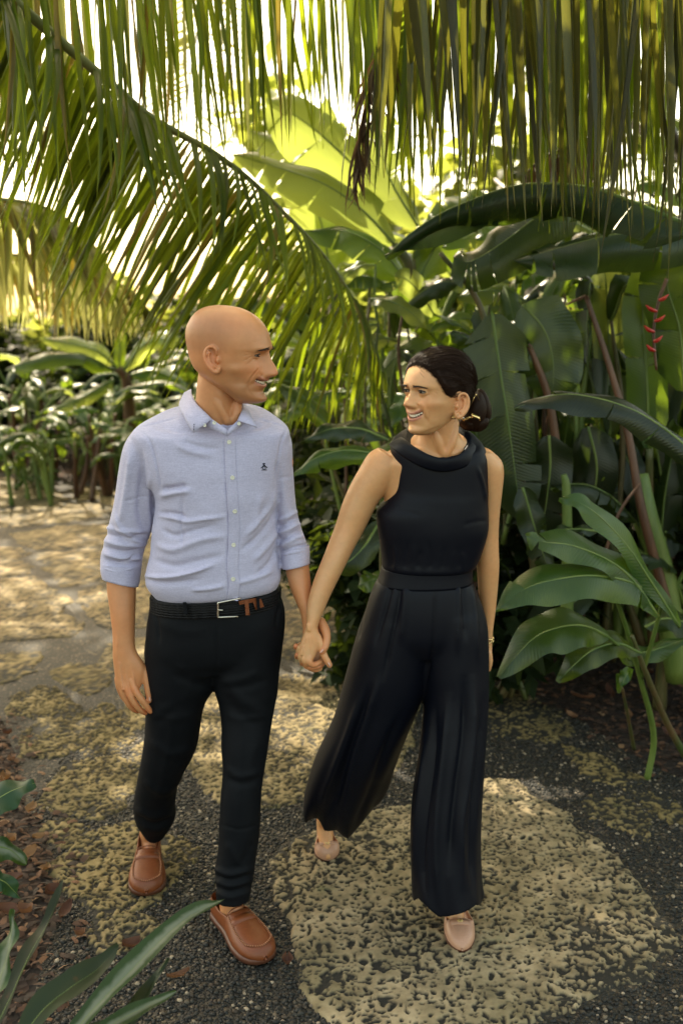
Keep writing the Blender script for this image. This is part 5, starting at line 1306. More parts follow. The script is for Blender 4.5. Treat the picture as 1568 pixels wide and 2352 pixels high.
def face_bits(person, c, Mx, man):
    """eyes, lashes, brows, teeth"""
    for s in (1, -1):
        e = Vector((s * c['eye'][0], c['eye'][1], c['eye'][2])); R = c['eyer']
        mb = MB(); sph(mb, e, R, 12)
        o = obj('eye', mesh_from('eye', xf(Mx, mb.V), mb.F), M['eye'], person)
        gz = c.get('gaze', 0)
        # iris: small cap on the ball, looking along the gaze
        mb = MB(); d = Vector((math.sin(gz), math.cos(gz), -.04)).normalized()
        a1 = d.cross(Vector((0, 0, 1))).normalized(); a2 = a1.cross(d)
        Vv = [e + d * R * 1.035]; Ff = []
        for q in (1, 2, 3):
            an = math.radians(34 * q / 3)
            for j in range(14):
                b = 2 * math.pi * j / 14
                Vv.append(e + (d * math.cos(an) + (a1 * math.cos(b) + a2 * math.sin(b)) * math.sin(an)) * R * (1.035 - .03 * q / 3))
        for j in range(14):
            Ff.append((0, 1 + j, 1 + (j + 1) % 14))
            for q in (0, 1):
                A = 1 + q * 14
                Ff.append((A + j, A + 14 + j, A + 14 + (j + 1) % 14, A + (j + 1) % 14))
        obj('iris', mesh_from('iris', xf(Mx, Vv), Ff), M['iris'], o)
        # lash line along upper lid edge, fine line along the lower
        for lid, rad, nm in ((c['lid'][0], .0017 if not man else .0013, 'eyelash'), (c['lid'][1], .0006, 'lower_eyelash')):
            pts = []
            for j in range(13):
                az = math.radians(-66 + 132 * j / 12)
                edge = 1 - (abs(az) / math.radians(78)) ** 2.2
                el = math.radians(lid * edge - 3 * (1 - edge))
                r = R * 1.19
                pts.append((e.x + r * math.sin(az) * math.cos(el), e.y + r * math.cos(az) * math.cos(el), e.z + r * math.sin(el)))
            V, F = tube(pts, [rad * (1.25 if man else 1.1) * (.45 + .55 * math.sin(math.pi * (j + 1) / 14)) for j in range(13)], 6)
            obj(nm, mesh_from('lash', xf(Mx, V), F), M['lash'], person)
        # eyebrow: many fine hairs in one tuft
        mb = MB(); zb = c['zbrow']
        rr = random.Random(3)
        for j in range(190 if not man else 120):
            t = rr.random(); hgt = (rr.random() - .5)
            ax = .012 + .036 * t
            z0 = zb + ((.0002 + .0014 * math.sin(min(1, t * 1.1) * 2.6) - .005 * max(0, t - .55)) if not man else (.0005 - .0045 * t)) + hgt * (.0054 if not man else .0070) * (1.1 - .7 * t)
            yb = float(pw(np.array([z0]), c['front'])[0]); 
            # follow the forehead's curve sideways
            w_ = float(pw(np.array([min(z0, c['vault'])]), c['wid'])[0]); ycn = float(pw(np.array([z0]), c['yc'])[0]); pfz = float(pw(np.array([z0]), c['pf'])[0])
            def surf(x):
                return ycn + (yb - ycn) * max(0, 1 - (abs(x) / w_) ** pfz) ** (1 / pfz) + c['brow'] * math.exp(-((abs(x) - .03) / .022) ** 2) - .004 * math.exp(-((abs(x) - .055) / .012) ** 2) * 0
            L = .0055
            p0 = (s * ax, surf(ax) + .0012, z0)
            p1 = (s * (ax + L * .8), surf(ax + L * .8) + .0016, z0 + L * (.35 - .5 * t))
            V, F = tube([p0, ((p0[0] + p1[0]) / 2, (p0[1] + p1[1]) / 2 + .0006, (p0[2] + p1[2]) / 2), p1], [.0004, .0005, .00025], 4)
            mb.add(V, F)
        obj('eyebrow', mesh_from('brow', xf(Mx, mb.V), mb.F), M['brow'], person)
    # upper teeth: an arc of separate crowns
    mb = MB(); n = 10
    for j in range(n):
        t = (j + .5) / n * 2 - 1
        x = t * (c['corner'] - .0012)
        zc = c['zm'] + c['smile'] * (x / c['corner']) ** 2
        y = float(pw(np.array([c['zm']]), c['front'])[0]) - (.0022 if man else .0035) - 13.0 * x * x
        wd = (c['corner'] - .0012) * 2 / n * 1.03
        hgt = c['gap'] * 1.5 * (1 - (.12 if man else .5) * abs(t) ** 2.2) * (1.12 if man else 1)
        ang = math.atan2(-26 * x, 1)
        R = Matrix.Rotation(ang, 3, 'Z')
        V = []; F = []
        for iz, fz in enumerate((-1, -.5, 0, .5, 1)):
            for ix, fx in enumerate((-1, -.6, 0, .6, 1)):
                v = Vector((fx * wd / 2, .0008 * (1 - fx * fx) - .0006 * abs(fz), fz * hgt / 2))
                V.append(R @ v + Vector((x, y, zc + c['gap'] * .30)))
        for iz in range(4):
            for ix in range(4):
                q = iz * 5 + ix; F.append((q, q + 1, q + 6, q + 5))
        mb.add(V, F)
    obj('teeth', mesh_from('teeth', xf(Mx, mb.V), mb.F), M['teeth'], person)

def closed_part(name, V, F, mat, parent):
    return obj(name, mesh_from(name, V, F), mat, parent)
def quads_part(name, V, F, mat, parent):
    return obj(name, mesh_np(name, V, F), mat, parent)

# ------------------------------------------------------------------ shoes
def shoe_frame(toe, heel, lift=0.0):
    """toe, heel: points of the sole on its centre line"""
    toe, heel = Vector(toe), Vector(heel)
    f = (toe - heel).normalized()
    side = f.cross(Vector((0, 0, 1))).normalized(); up = side.cross(f).normalized()
    R = Matrix((side, f, up)).transposed()
    return Matrix.Translation(heel) @ R.to_4x4(), (toe - heel).length

def shoe_body(L, W, prof, open_to, top, wall, seg_s=34, toe_round=.5):
    """prof: half-width along s; top(s): height of the closed vamp; wall(s): height of the open sides. local: x side, y heel->toe, z up"""
    rows = []
    ss = np.concatenate([np.linspace(0, .06, 6)[:-1], np.linspace(.06, open_to - .012, 12)[:-1], np.linspace(open_to - .012, open_to + .012, 4)[:-1], np.linspace(open_to + .012, .93, 12)[:-1], np.linspace(.93, 1.0, 8)])
    for s in ss:
        wv = W / 2 * float(pw(np.array([s]), prof)[0])
        o = 1.0 if s < open_to - .006 else (0.0 if s > open_to + .006 else .5)
        hw, ht = float(pw(np.array([s]), wall)[0]), float(pw(np.array([s]), top)[0])
        half_open = [(1.0, .0), (1.05, .35), (1.02, .75), (.93, 1.0), (.86, .98), (.82, .7)]
        pts_o = [(a * wv, b * hw) for a, b in half_open] + [(.6 * wv, min(.016, hw * .5)), (0, min(.016, hw * .5))]
        half_c = [(1.0, .0), (1.05, .28), (1.0, .52), (.88, .74), (.72, .87), (.5, .955), (.25, .99), (0, 1.0)]
        pts_c = [(a * wv, b * ht) for a, b in half_c]
        pts = [(a[0] * o + b[0] * (1 - o), a[1] * o + b[1] * (1 - o)) for a, b in zip(pts_o, pts_c)]
        row = [(-x, s * L, z) for x, z in pts] + [(x, s * L, z) for x, z in pts[::-1][1:]]
        rows.append(row)
    m = len(rows[0]); V = [v for r in rows for v in r]; F = []
    for i in range(len(rows) - 1):
        for j in range(m - 1):
            F.append((i * m + j, i * m + j + 1, (i + 1) * m + j + 1, (i + 1) * m + j))
        F.append((i * m + m - 1, i * m, (i + 1) * m, (i + 1) * m + m - 1))
    F.append(tuple(range(m))); F.append(tuple((len(rows) - 1) * m + k for k in range(m - 1, -1, -1)))
    return V, F
def sole_body(L, W, prof, t, grow=1.06):
    rings = []
    ss = np.concatenate([np.linspace(0, .08, 6), np.linspace(.12, .9, 14), np.linspace(.93, 1, 7)])
    left = [(-W / 2 * grow * float(pw(np.array([s]), prof)[0]), -.002 + s * L * 1.004) for s in ss]
    out = left + [(-x, y) for x, y in left[::-1]]
    for z in (-t, -t * .1, .006):
        k = 1.0 if z < 0.0 else .985
        rings.append(np.array([(x * k, y, z) for x, y in out]))
    return ring_loft(rings)
PROF_L = [(0, .10), (.015, .42), (.05, .60), (.15, .66), (.35, .70), (.55, .88), (.70, 1.0), (.82, .97), (.92, .78), (.97, .52), (.99, .30), (1, .06)]
PROF_B = [(0, .08), (.015, .40), (.05, .58), (.15, .64), (.35, .70), (.55, .92), (.70, 1.0), (.82, .92), (.92, .68), (.97, .44), (.99, .25), (1, .05)]

def loafer(name, toe, heel, W, label):
    Mx, L = shoe_frame(toe, heel)
    t = thing(name, (heel[0], heel[1], 0), label, 'shoe', 'his brown loafers')
    top = [(0, .05), (.3, .062), (.40, .074), (.50, .066), (.65, .054), (.8, .046), (.9, .040), (.96, .030), (1, .012)]
    wall = [(0, .066), (.08, .062), (.25, .050), (.40, .058), (.5, .06), (1, .03)]
    V, F = shoe_body(L, W, PROF_L, .42, top, wall)
    Z0 = .012
    V = [(x, y, z + Z0) for x, y, z in V]
    up = obj('upper', mesh_from('upper', xf(Mx, V), F), M['leather'], t)
    sb = up.modifiers.new('s', 'SUBSURF'); sb.levels = 1; sb.render_levels = 1
    V, F = sole_body(L, W, PROF_L, .010); obj('sole', mesh_from('sole', xf(Mx, [(x, y, z + Z0) for x, y, z in V]), F), M['sole'], t)
    def surf(s, fx):
        """point on the upper: fx -1..1 across the plug"""
        wv = W / 2 * float(pw(np.array([s]), PROF_L)[0]); ht = float(pw(np.array([s]), top)[0])
        a = abs(fx); zz = float(np.interp(a, [0, .25, .5, .72, .88, 1.0, 1.05], [1, .99, .955, .87, .74, .52, .28]))
        return Vector((fx * wv, s * L, zz * ht + Z0))
    # raised apron seam with hand stitches
    path = [(s, .78) for s in np.linspace(.44, .84, 16)] + [(.84 + .10 * math.sin(q), .78 * math.cos(q)) for q in np.linspace(.15, math.pi - .15, 13)] + [(s, -.78) for s in np.linspace(.84, .44, 16)]
    pts = [surf(s, f) + Vector((0, 0, .0012)) for s, f in path]
    V, F = tube(pts, .0022, 6, 90); obj('apron_seam', mesh_from('seam', xf(Mx, V), F), M['leather'], t)
    pr = catmull([tuple(p) for p in pts], 110); mb = MB()
    for k in range(2, 108, 2):
        p = Vector(pr[k]); tn = Vector(pr[k + 1] - pr[k - 1]).normalized(); sd = tn.cross(Vector((0, 0, 1))).normalized()
        V, F = tube([p - sd * .0032 + Vector((0, 0, .0006)), p + Vector((0, 0, .0030)), p + sd * .0032 + Vector((0, 0, .0006))], .0007, 4); mb.add(V, F)
    obj('stitching', mesh_from('stitch', xf(Mx, mb.V), mb.F), M['stitch'], t)
    # strap across the vamp with a notch, two seam lines
    mb = MB()
    for s0, s1, hh in ((.50, .575, .0022),):
        fx = np.linspace(-.80, .80, 17); rows = []
        for s_, dz in ((s0, -.002), (s0, hh), (s1, hh), (s1, -.002)):
            rows.append([tuple(surf(s_ + .018 * (1 - f * f) * (1 if s_ == s1 else .6), f) + Vector((0, 0, dz))) for f in fx])
        Vv = [v for r in rows for v in r]
        mb.add(Vv, [(i * 17 + j, i * 17 + j + 1, (i + 1) * 17 + j + 1, (i + 1) * 17 + j) for i in range(3) for j in range(16)])
    obj('strap', mesh_from('strap', xf(Mx, mb.V), mb.F), M['leather'], t)
    V, F = tube([surf(.425 + .0 * f, f) + Vector((0, 0, .001)) for f in np.linspace(-.86, .86, 15)], .0016, 6)
    obj('vamp_edge', mesh_from('edge', xf(Mx, V), F), M['leather'], t)
    return t

def pump(name, toe, heel, W, label):
    Mx, L = shoe_frame(toe, heel)
    t = thing(name, (heel[0], heel[1], 0), label, 'shoe', 'her blush ballet flats')
    top = [(0, .04), (.4, .046), (.64, .050), (.74, .045), (.82, .041), (.9, .034), (.96, .024), (1, .009)]
    wall = [(0, .055), (.08, .050), (.25, .036), (.5, .034), (.64, .042), (1, .03)]
    Z0 = .008
    V, F = shoe_body(L, W, PROF_B, .68, top, wall)
    up = obj('upper', mesh_from('upper', xf(Mx, [(x, y, z + Z0) for x, y, z in V]), F), M['blush'], t)
    sb = up.modifiers.new('s', 'SUBSURF'); sb.levels = 1; sb.render_levels = 1
    V, F = sole_body(L, W, PROF_B, .006, 1.02); obj('sole', mesh_from('sole', xf(Mx, [(x, y, z + Z0) for x, y, z in V]), F), M['sole'], t)
    def surf(s, fx):
        wv = W / 2 * float(pw(np.array([s]), PROF_B)[0]); ht = float(pw(np.array([s]), top)[0])
        zz = float(np.interp(abs(fx), [0, .25, .5, .72, .88, 1.0, 1.05], [1, .99, .955, .87, .74, .52, .28]))
        return Vector((fx * wv, s * L, zz * ht + Z0))
    V, F = tube([surf(.686 - .004 * abs(f), f) + Vector((0, 0, .0005)) for f in np.linspace(-.95, .95, 17)], .0018, 6)
    obj('topline', mesh_from('edge', xf(Mx, V), F), M['blush'], t)
    fx = np.linspace(-.62, .62, 11); rows = []
    for s_, dz in ((.695, .0), (.695, .0034), (.765, .0034), (.765, .0)):
        rows.append([tuple(surf(s_, f * (.7 if False else 1)) + Vector((0, 0, dz))) for f in fx])
    Vv = [v for r in rows for v in r]
    b = obj('bow_band', mesh_from('band', xf(Mx, Vv), [(i * 11 + j, i * 11 + j + 1, (i + 1) * 11 + j + 1, (i + 1) * 11 + j) for i in range(3) for j in range(10)]), M['blush'], t)
    mb = MB(); c0 = surf(.73, 0) + Vector((0, 0, .0048))
    th = np.linspace(0, 2 * math.pi, 17)
    V, F = tube([c0 + Vector((.0068 * math.cos(a), .0068 * math.sin(a), 0)) for a in th], .0014, 6); mb.add(V, F)
    V, F = tube([c0 + Vector((0, -.0068, 0)), c0 + Vector((0, .0068, 0))], .0013, 6); mb.add(V, F)
    V, F = tube([c0 + Vector((-.008, .001, 0)), c0 + Vector((.008, .001, 0))], .0015, 6); mb.add(V, F)
    obj('gold_medallion', mesh_from('medal', xf(Mx, mb.V), mb.F), M['gold'], t)
    return t

# ================================================================== THE MAN
def build_man():
    man = thing('person', (P(480, 1400, 2.74).x, 2.74, 0), 'bald man in light lavender blue shirt and dark trousers smiling at the woman beside him', 'person', None)
    mb = MB()
    add_head(mb, MAN, HM)
    # neck and shoulders under the shirt
    loft(mb, [(462, 810, 520, 800, 2.672, .045), (455, 865, 531, 850, 2.680, .056), (451, 900, 548, 890, 2.684, .060), (448, 935, 551, 930, 2.690, .062), (436, 968, 556, 966, 2.700, .066), (400, 1000, 590, 1000, 2.715, .075), (390, 1050, 610, 1050, 2.72, .07)], 34, 40)
    # throat: sternomastoid cords, larynx
    limb(mb, [P(472, 868, 2.648), P(500, 925, 2.637), P(522, 968, 2.642)], [.012, .014, .012])
    limb(mb, [P(545, 930, 2.655), P(541, 955, 2.650), P(532, 968, 2.648)], [.013, .014, .012])
    limb(mb, [P(500, 1040, 2.72), P(497, 1200, 2.73), P(497, 1440, 2.74)], [.07, .06, .06])
    # arms inside the sleeves
    for pts, r in (([P(500, 1060, 2.72), P(335, 1050, 2.74), P(316, 1130, 2.757), P(300, 1210, 2.765), P(281, 1300, 2.762)], [.05, .032, .03, .03, .032]),
                   ([P(500, 1060, 2.72), P(638, 1045, 2.74), P(648, 1100, 2.76), P(660, 1185, 2.763), P(677, 1275, 2.738)], [.05, .03, .028, .028, .03])):
        limb(mb, pts, r, 24)
    # his right forearm (free hand)
    loft(mb, [(246, 1322, 313, 1330, 2.755, .038), (247, 1360, 312.5, 1362, 2.745, .037), (254, 1410, 311, 1410, 2.73, .033), (259, 1455, 310, 1455, 2.72, .028), (259.5, 1485, 311, 1485, 2.712, .024), (259.5, 1505, 318, 1503, 2.708, .022), (261, 1525, 329, 1522, 2.704, .020), (263.5, 1546, 334, 1542, 2.70, .0175), (267, 1568, 327, 1570, 2.697, .016), (273, 1585, 318, 1587, 2.694, .013)], 44, 30)
    fr = .0094
    limb(mb, [P(303, 1560, 2.690), P(311, 1584, 2.682), P(325, 1606, 2.679), P(337, 1622, 2.684), P(345.5, 1634, 2.692)], [.0105, .0104, .0096, .0088, .0078])
    limb(mb, [P(290, 1562, 2.692), P(296, 1588, 2.684), P(309, 1614, 2.684), P(322, 1630, 2.692), P(334, 1638, 2.705)], [.0105, .0104, .0096, .0088, .0078])
    limb(mb, [P(279, 1565, 2.698), P(283, 1589, 2.694), P(295, 1615, 2.697), P(307, 1629, 2.708), P(317, 1634, 2.722)], [.0102, .0100, .0092, .0084, .0074])
    limb(mb, [P(270, 1558, 2.704), P(274, 1580, 2.706), P(284, 1602, 2.714), P(294, 1613, 2.726)], [.009, .0088, .008, .007])
    limb(mb, [P(318, 1520, 2.712), P(333, 1545, 2.706), P(338, 1568, 2.700), P(341.5, 1590, 2.696), P(344.5, 1608, 2.694)], [.0125, .0130, .0110, .0098, .0084])
    # tendons and vein on the back of the hand
    for a, b_, c_ in (((302, 1520), (305, 1545), (310, 1578)), ((288, 1520), (290, 1548), (295, 1582)), ((276, 1522), (277, 1550), (283, 1584))):
        limb(mb, [P(*a, 2.687), P(*b_, 2.684), P(*c_, 2.679)], [.0022, .0026, .0040])
    limb(mb, [P(272, 1440, 2.699), P(270, 1480, 2.692), P(271, 1515, 2.690), P(276, 1545, 2.686)], .0026)
    # his left forearm and the hand that holds hers
    loft(mb, [(652, 1292, 708, 1286, 2.737, .036), (664, 1345, 714, 1338, 2.715, .035), (680, 1385, 718, 1380, 2.70, .030), (690, 1410, 729, 1406, 2.69, .025), (694, 1435, 742, 1428, 2.683, .021), (695, 1460, 749, 1452, 2.678, .019), (694, 1485, 742, 1482, 2.676, .017), (697, 1508, 740, 1506, 2.670, .016), (702, 1524, 738, 1522, 2.662, .012)], 40, 28)
    # thumb in front at the side, over her thumb
    limb(mb, [P(737, 1428, 2.672), P(746, 1446, 2.655), P(750.5, 1464, 2.640), P(747, 1484, 2.626), P(740, 1497, 2.620)], [.0135, .0135, .0112, .0105, .0092])
    # fingers come round behind her hand, tips showing at its outer edge and below
    limb(mb, [P(704, 1478, 2.676), P(690, 1482, 2.672), P(681, 1487, 2.655), P(679.5, 1484, 2.640)], [.0096, .0092, .0084, .0078])
    limb(mb, [P(706, 1495, 2.676), P(692, 1503, 2.672), P(683, 1508, 2.655), P(683, 1504, 2.636)], [.0098, .0094, .0088, .0080])
    limb(mb, [P(712, 1508, 2.676), P(704, 1520, 2.668), P(695, 1524, 2.650), P(695, 1521, 2.632)], [.0096, .0092, .0086, .0078])
    # index finger below, lying across under her knuckles
    limb(mb, [P(736, 1502, 2.672), P(741, 1517, 2.655), P(733, 1529, 2.634), P(714, 1532.5, 2.628), P(703, 1530, 2.630)], [.0105, .0104, .0098, .0090, .0082])
    # legs and feet inside trousers and shoes
    limb(mb, [P(497, 1440, 2.74), P(400, 1530, 2.76), P(385, 1740, 2.78), P(348, 1880, 2.98), P(345, 1925, 3.04)], [.06, .05, .045, .034, .034], 40)
    limb(mb, [P(345, 1925, 3.04), P(344, 1975, 2.97), P(339, 2035, 2.88)], [.034, .022, .014], 20)
    limb(mb, [P(497, 1440, 2.74), P(580, 1530, 2.74), P(555, 1770, 2.68), P(535, 2010, 2.66), P(532, 2085, 2.655)], [.06, .05, .045, .034, .036], 40)
    limb(mb, [P(532, 2085, 2.655), P(548, 2118, 2.62), P(580, 2165, 2.58)], [.035, .024, .014], 20)
    V, F = remeshed(mb.V, mb.F, .0021, 3, .5)
    # blend the joints (everything but the face features)
    L = xf(HM.inverted(), V)
    infl = np.clip(np.maximum((-.125 - L[:, 2]) / .02, (-.02 - L[:, 1]) / .02), 0, 1)
    hand = (np.linalg.norm(V - np.array(P(712, 1490, 2.65)), axis=1) < .10) | (np.linalg.norm(V - np.array(P(305, 1570, 2.69)), axis=1) < .105)
    infl = np.where(hand, .22, infl)
    V = lap_smooth(V, F, 8, infl)
    fz = lambda x, y: (376.3 + x * .22, 677.4 + y * .22)
    V = creases(V, F, [([fz(*p) for p in l], w_ * 1.15, a_ * .75) for l, w_, a_ in (
        ([(1000, 760), (955, 810), (915, 860), (890, 915), (885, 960)], 1.9, -.0030), ([(975, 770), (930, 820), (885, 875), (868, 930)], 3.2, .0016),
        ([(930, 640), (890, 655), (845, 690)], 1.2, -.0013), ([(925, 625), (880, 625), (830, 640)], 1.2, -.0012), ([(930, 612), (885, 600), (840, 590)], 1.2, -.0011), ([(945, 660), (910, 690), (875, 730)], 1.2, -.0011),
        ([(1010, 655), (975, 672), (940, 665)], 1.3, -.0013), ([(895, 940), (880, 985), (900, 1030), (930, 1060)], 2.6, -.0009),
        ([(600, 570), (660, 620), (720, 650)], 1.6, -.0004), ([(640, 960), (720, 1050), (815, 1110)], 3, -.0020), ([(560, 1000), (600, 1120), (640, 1280)], 6, .0016),
        ([(1050, 470), (990, 480), (920, 500)], 1.4, -.0006), ([(1030, 420), (970, 430), (910, 450)], 1.4, -.0005))])
    tips = [(P(345, 1634, 2.684), .014, .5), (P(334, 1638, 2.70), .014, .5), (P(317, 1634, 2.71), .013, .5), (P(344, 1608, 2.69), .014, .4), (P(311, 1584, 2.675), .014, .35), (P(296, 1588, 2.678), .014, .35),
            (P(740, 1497, 2.612), .014, .4), (P(679, 1484, 2.635), .013, .6), (P(683, 1504, 2.63), .013, .6), (P(695, 1521, 2.628), .013, .5), (P(705, 1530, 2.62), .02, .5), (P(735, 1527, 2.62), .02, .4), (P(548, 985, 2.62), .04, .15)]
    me = mesh_np('man_body', V, F)
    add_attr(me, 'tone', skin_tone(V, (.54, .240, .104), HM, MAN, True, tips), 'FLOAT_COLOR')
    obj('body', me, M['skin'], man)
    MAN['gaze'] = 0.0
    face_bits(man, MAN, HM, True)
    for c0, dz, dx in ((P(344.6, 1606, 2.683), (1, 6), 0), (P(738.8, 1495.5, 2.610), (-4, 5), 0)):
        m2 = MB(); sph(m2, (0, 0, 0), .0062, 6, (.95, .45, 1.25))
        a = Vector((dz[0], 0, -dz[1])).normalized(); R = a.to_track_quat('Z', 'Y').to_matrix()
        obj('fingernail', mesh_from('nail', [R @ Vector(v) + c0 for v in m2.V], m2.F), M['nail'], man)

    # ---------------- shirt
    mb = MB()
    T = 2.725
    loft(mb, [(452, 932, 552, 936, 2.705, .060, 2), (430, 944, 572, 944, 2.71, .075, 2.1), (385, 957, 606, 956, 2.715, .088, 2.2), (340, 968, 636, 966, 2.72, .098, 2.3), (305, 990, 662, 986, T, .104, 2.4), (304, 1020, 664, 1016, T, .112, 2.4), (322, 1070, 655, 1066, T, .120, 2.4), (352, 1125, 644, 1125, T, .124, 2.4), (358, 1160, 637, 1160, T, .124, 2.3), (352, 1210, 636, 1207, T, .124, 2.2), (347, 1260, 638, 1255, T, .126, 2.2), (338, 1310, 642, 1300, T, .128, 2.2), (338, 1340, 646, 1325, T, .126, 2.2), (353, 1362, 640, 1344, T, .118, 2.2), (360, 1372, 634, 1352, T, .105, 2.2)], 70, 64)
    # sleeves
    loft(mb, [(310, 985, 372, 985, 2.735, .06, 2.2), (291, 1010, 372, 1020, 2.74, .074, 2.2), (281, 1045, 370, 1060, 2.745, .080, 2.2), (273, 1090, 367, 1100, 2.755, .080), (266, 1135, 363, 1140, 2.76, .078), (257, 1180, 358, 1185, 2.765, .072), (247, 1221, 345, 1232, 2.77, .066), (239, 1252, 334, 1262, 2.77, .060), (232, 1285, 326, 1290, 2.77, .056), (233, 1315, 322, 1325, 2.765, .053), (238, 1328, 319, 1346, 2.76, .052)], 60, 44)
    loft(mb, [(618, 982, 650, 982, 2.735, .06, 2.2), (612, 1012, 668, 1010, 2.74, .070, 2.2), (616, 1050, 672, 1050, 2.75, .074), (622, 1095, 674, 1095, 2.76, .074), (628, 1140, 678, 1140, 2.765, .070), (634, 1180, 683, 1181, 2.765, .064), (638, 1222, 694, 1218, 2.755, .058), (642, 1250, 704, 1245, 2.745, .054), (645, 1280, 709, 1272, 2.74, .050), (647, 1306, 711, 1293, 2.735, .050)], 56, 44)
    V, F = remeshed(mb.V, mb.F, .0042, 4, .5)
    # soft irregularity plus the creases that show
    Nn = vnormals(V, F)
    V = V + Nn * (fbm(V * np.array((9, 9, 14)), 3, 5) * .0022)[:, None]
    lines = []
    # lower right sleeve scrunch (his right arm)
    for y0, amp in ((1208, .006), (1224, -.008), (1240, .007), (1256, -.010), (1270, .007), (1283, -.007)):
        lines.append(([(236, y0), (270, y0 + 10), (300, y0 + 12), (340, y0 + 4 + (10 if amp > 0 else -4))], 5, amp))
    lines += [([(240, 1290), (275, 1294), (318, 1272)], 4, -.008), ([(234, 1302), (270, 1312), (318, 1300)], 6, .006), ([(232, 1318), (275, 1326), (320, 1330)], 3, -.005)]
    lines += [([(288, 1150), (310, 1146), (343, 1138)], 2.2, -.0035), ([(300, 1040), (296, 1090), (285, 1160), (278, 1200)], 8, .006), ([(322, 1030), (326, 1090), (320, 1170), (330, 1215)], 9, -.007), ([(346, 1090), (338, 1150), (342, 1200), (336, 1240)], 7, .006), ([(262, 1180), (280, 1215), (310, 1240), (338, 1248)], 6, .006), ([(256, 1205), (276, 1236), (300, 1250)], 5, -.006)]
    # his left sleeve
    for y0, amp in ((1178, .006), (1192, -.008), (1208, .007), (1224, -.007), (1238, .006)):
        lines.append(([(634, y0 + 18), (655, y0 + 12), (680, y0 - 2), (700, y0 - 6)], 4.5, amp))
    lines += [([(644, 1268), (672, 1258), (708, 1250)], 3.2, -.007), ([(648, 1276), (680, 1268), (709, 1262)], 4, .004), ([(641, 1100), (656, 1096), (673, 1096)], 2.2, -.003), ([(636, 1060), (640, 1110), (642, 1160)], 6, -.005)]
    # armhole seams
    lines += [([(312, 985), (342, 1010), (356, 1050), (366, 1100), (368, 1130)], 2.6, -.004), ([(660, 985), (648, 1010), (640, 1050), (633, 1100), (630, 1135)], 2.6, -.004)]
    # chest and belly: diagonal pulls
    lines += [([(372, 1125), (400, 1122), (430, 1116)], 7, -.010), ([(366, 1140), (405, 1130), (440, 1128)], 8, .007), ([(365, 1185), (400, 1190), (430, 1198), (470, 1192), (520, 1186)], 5, .007), ([(365, 1178), (400, 1180), (430, 1188)], 5, -.007),
              ([(372, 1215), (400, 1230), (440, 1220), (500, 1205)], 7, -.006), ([(420, 1140), (416, 1190), (420, 1260)], 4, -.004), ([(356, 1250), (400, 1262), (460, 1240), (520, 1230)], 9, .006), ([(350, 1285), (400, 1300), (450, 1290), (515, 1275)], 9, -.006),
              ([(332, 1322), (360, 1326), (400, 1324), (450, 1312), (490, 1298)], 4.5, .010), ([(336, 1330), (370, 1338), (410, 1338), (460, 1330)], 6, -.007), ([(440, 1355), (480, 1352), (516, 1345)], 5, .006),
              ([(632, 1130), (618, 1165), (590, 1200), (560, 1235)], 7, .006), ([(636, 1165), (620, 1200), (585, 1240), (555, 1262)], 7, -.006), ([(640, 1215), (612, 1255), (580, 1290)], 8, .006), ([(640, 1250), (622, 1290), (590, 1322)], 7, -.006), ([(540, 1340), (580, 1330), (630, 1310)], 6, .005), ([(600, 1135), (590, 1180), (580, 1230)], 9, .004),
              ([(420, 1010), (440, 1020), (470, 1028), (505, 1030)], 6, -.004), ([(400, 1018), (440, 1038), (490, 1046)], 8, .004)]
    # front placket: overlap edge
    pl_edge = [(516, 995), (516.5, 1040), (519, 1100), (523, 1160), (525.5, 1210), (524, 1260), (522.5, 1310), (526, 1345), (521, 1380)]
    lines += [(pl_edge, 2.4, -.0060), ([(p[0] + 4, p[1]) for p in pl_edge], 2.6, .0030), ([(p[0] + 24, p[1]) for p in pl_edge], 1.8, -.0018)]
    # seam of the shoulder yoke
    lines += [([(318, 982), (360, 972), (412, 958)], 2, -.003), ([(590, 962), (630, 972), (658, 984)], 2, -.003)]
    V = creases(V, F, [(p_, w_ * .85, a_ * 1.25) for p_, w_, a_ in lines])
    V = lap_smooth(V, F, 1, None, .25)
    shirt = quads_part('shirt', V, F, M['shirt'], man)
    from mathutils.bvhtree import BVHTree
    bv = BVHTree.FromPolygons([Vector(v) for v in V], [tuple(f) for f in F])
    O = Vector((0, 0, CAM_H))
    def on(px, py, lift=0.0):
        d = ray(px, py).normalized()
        h = bv.ray_cast(O, d)
        return (h[0] - d * lift, h[1]) if h[0] is not None else (P(px, py, 2.6), Vector((0, -1, 0)))
    # rolled cuffs
    for st in ([(230, 1292, 322, 1300, 2.765, .058), (231, 1310, 321, 1322, 2.762, .058), (237, 1330, 319, 1349, 2.757, .056)], [(645, 1266, 710.5, 1252, 2.742, .054), (646, 1288, 711.5, 1276, 2.737, .054), (647.5, 1309, 711.5, 1295, 2.733, .053)]):
        R_ = stations_loft(st, 12, 44)
        inner = [C_ + (r - C_) * .93 for r in R_[::-1] for C_ in [r.mean(0)]]
        k = R_[-1]; lip = k.mean(0) + (k - k.mean(0)) * 1.0
        V2, F2 = ring_loft(R_ + inner, False)
        V2 = np.array(V2); nn = fbm(V2 * 22, 2, 9) * .003
        C2 = V2.mean(0); V2 = V2 + (V2 - C2) / (np.linalg.norm(V2 - C2, axis=1)[:, None]) * nn[:, None]
        o = obj('cuff', mesh_from('cuff', V2, F2), M['shirt'], shirt)
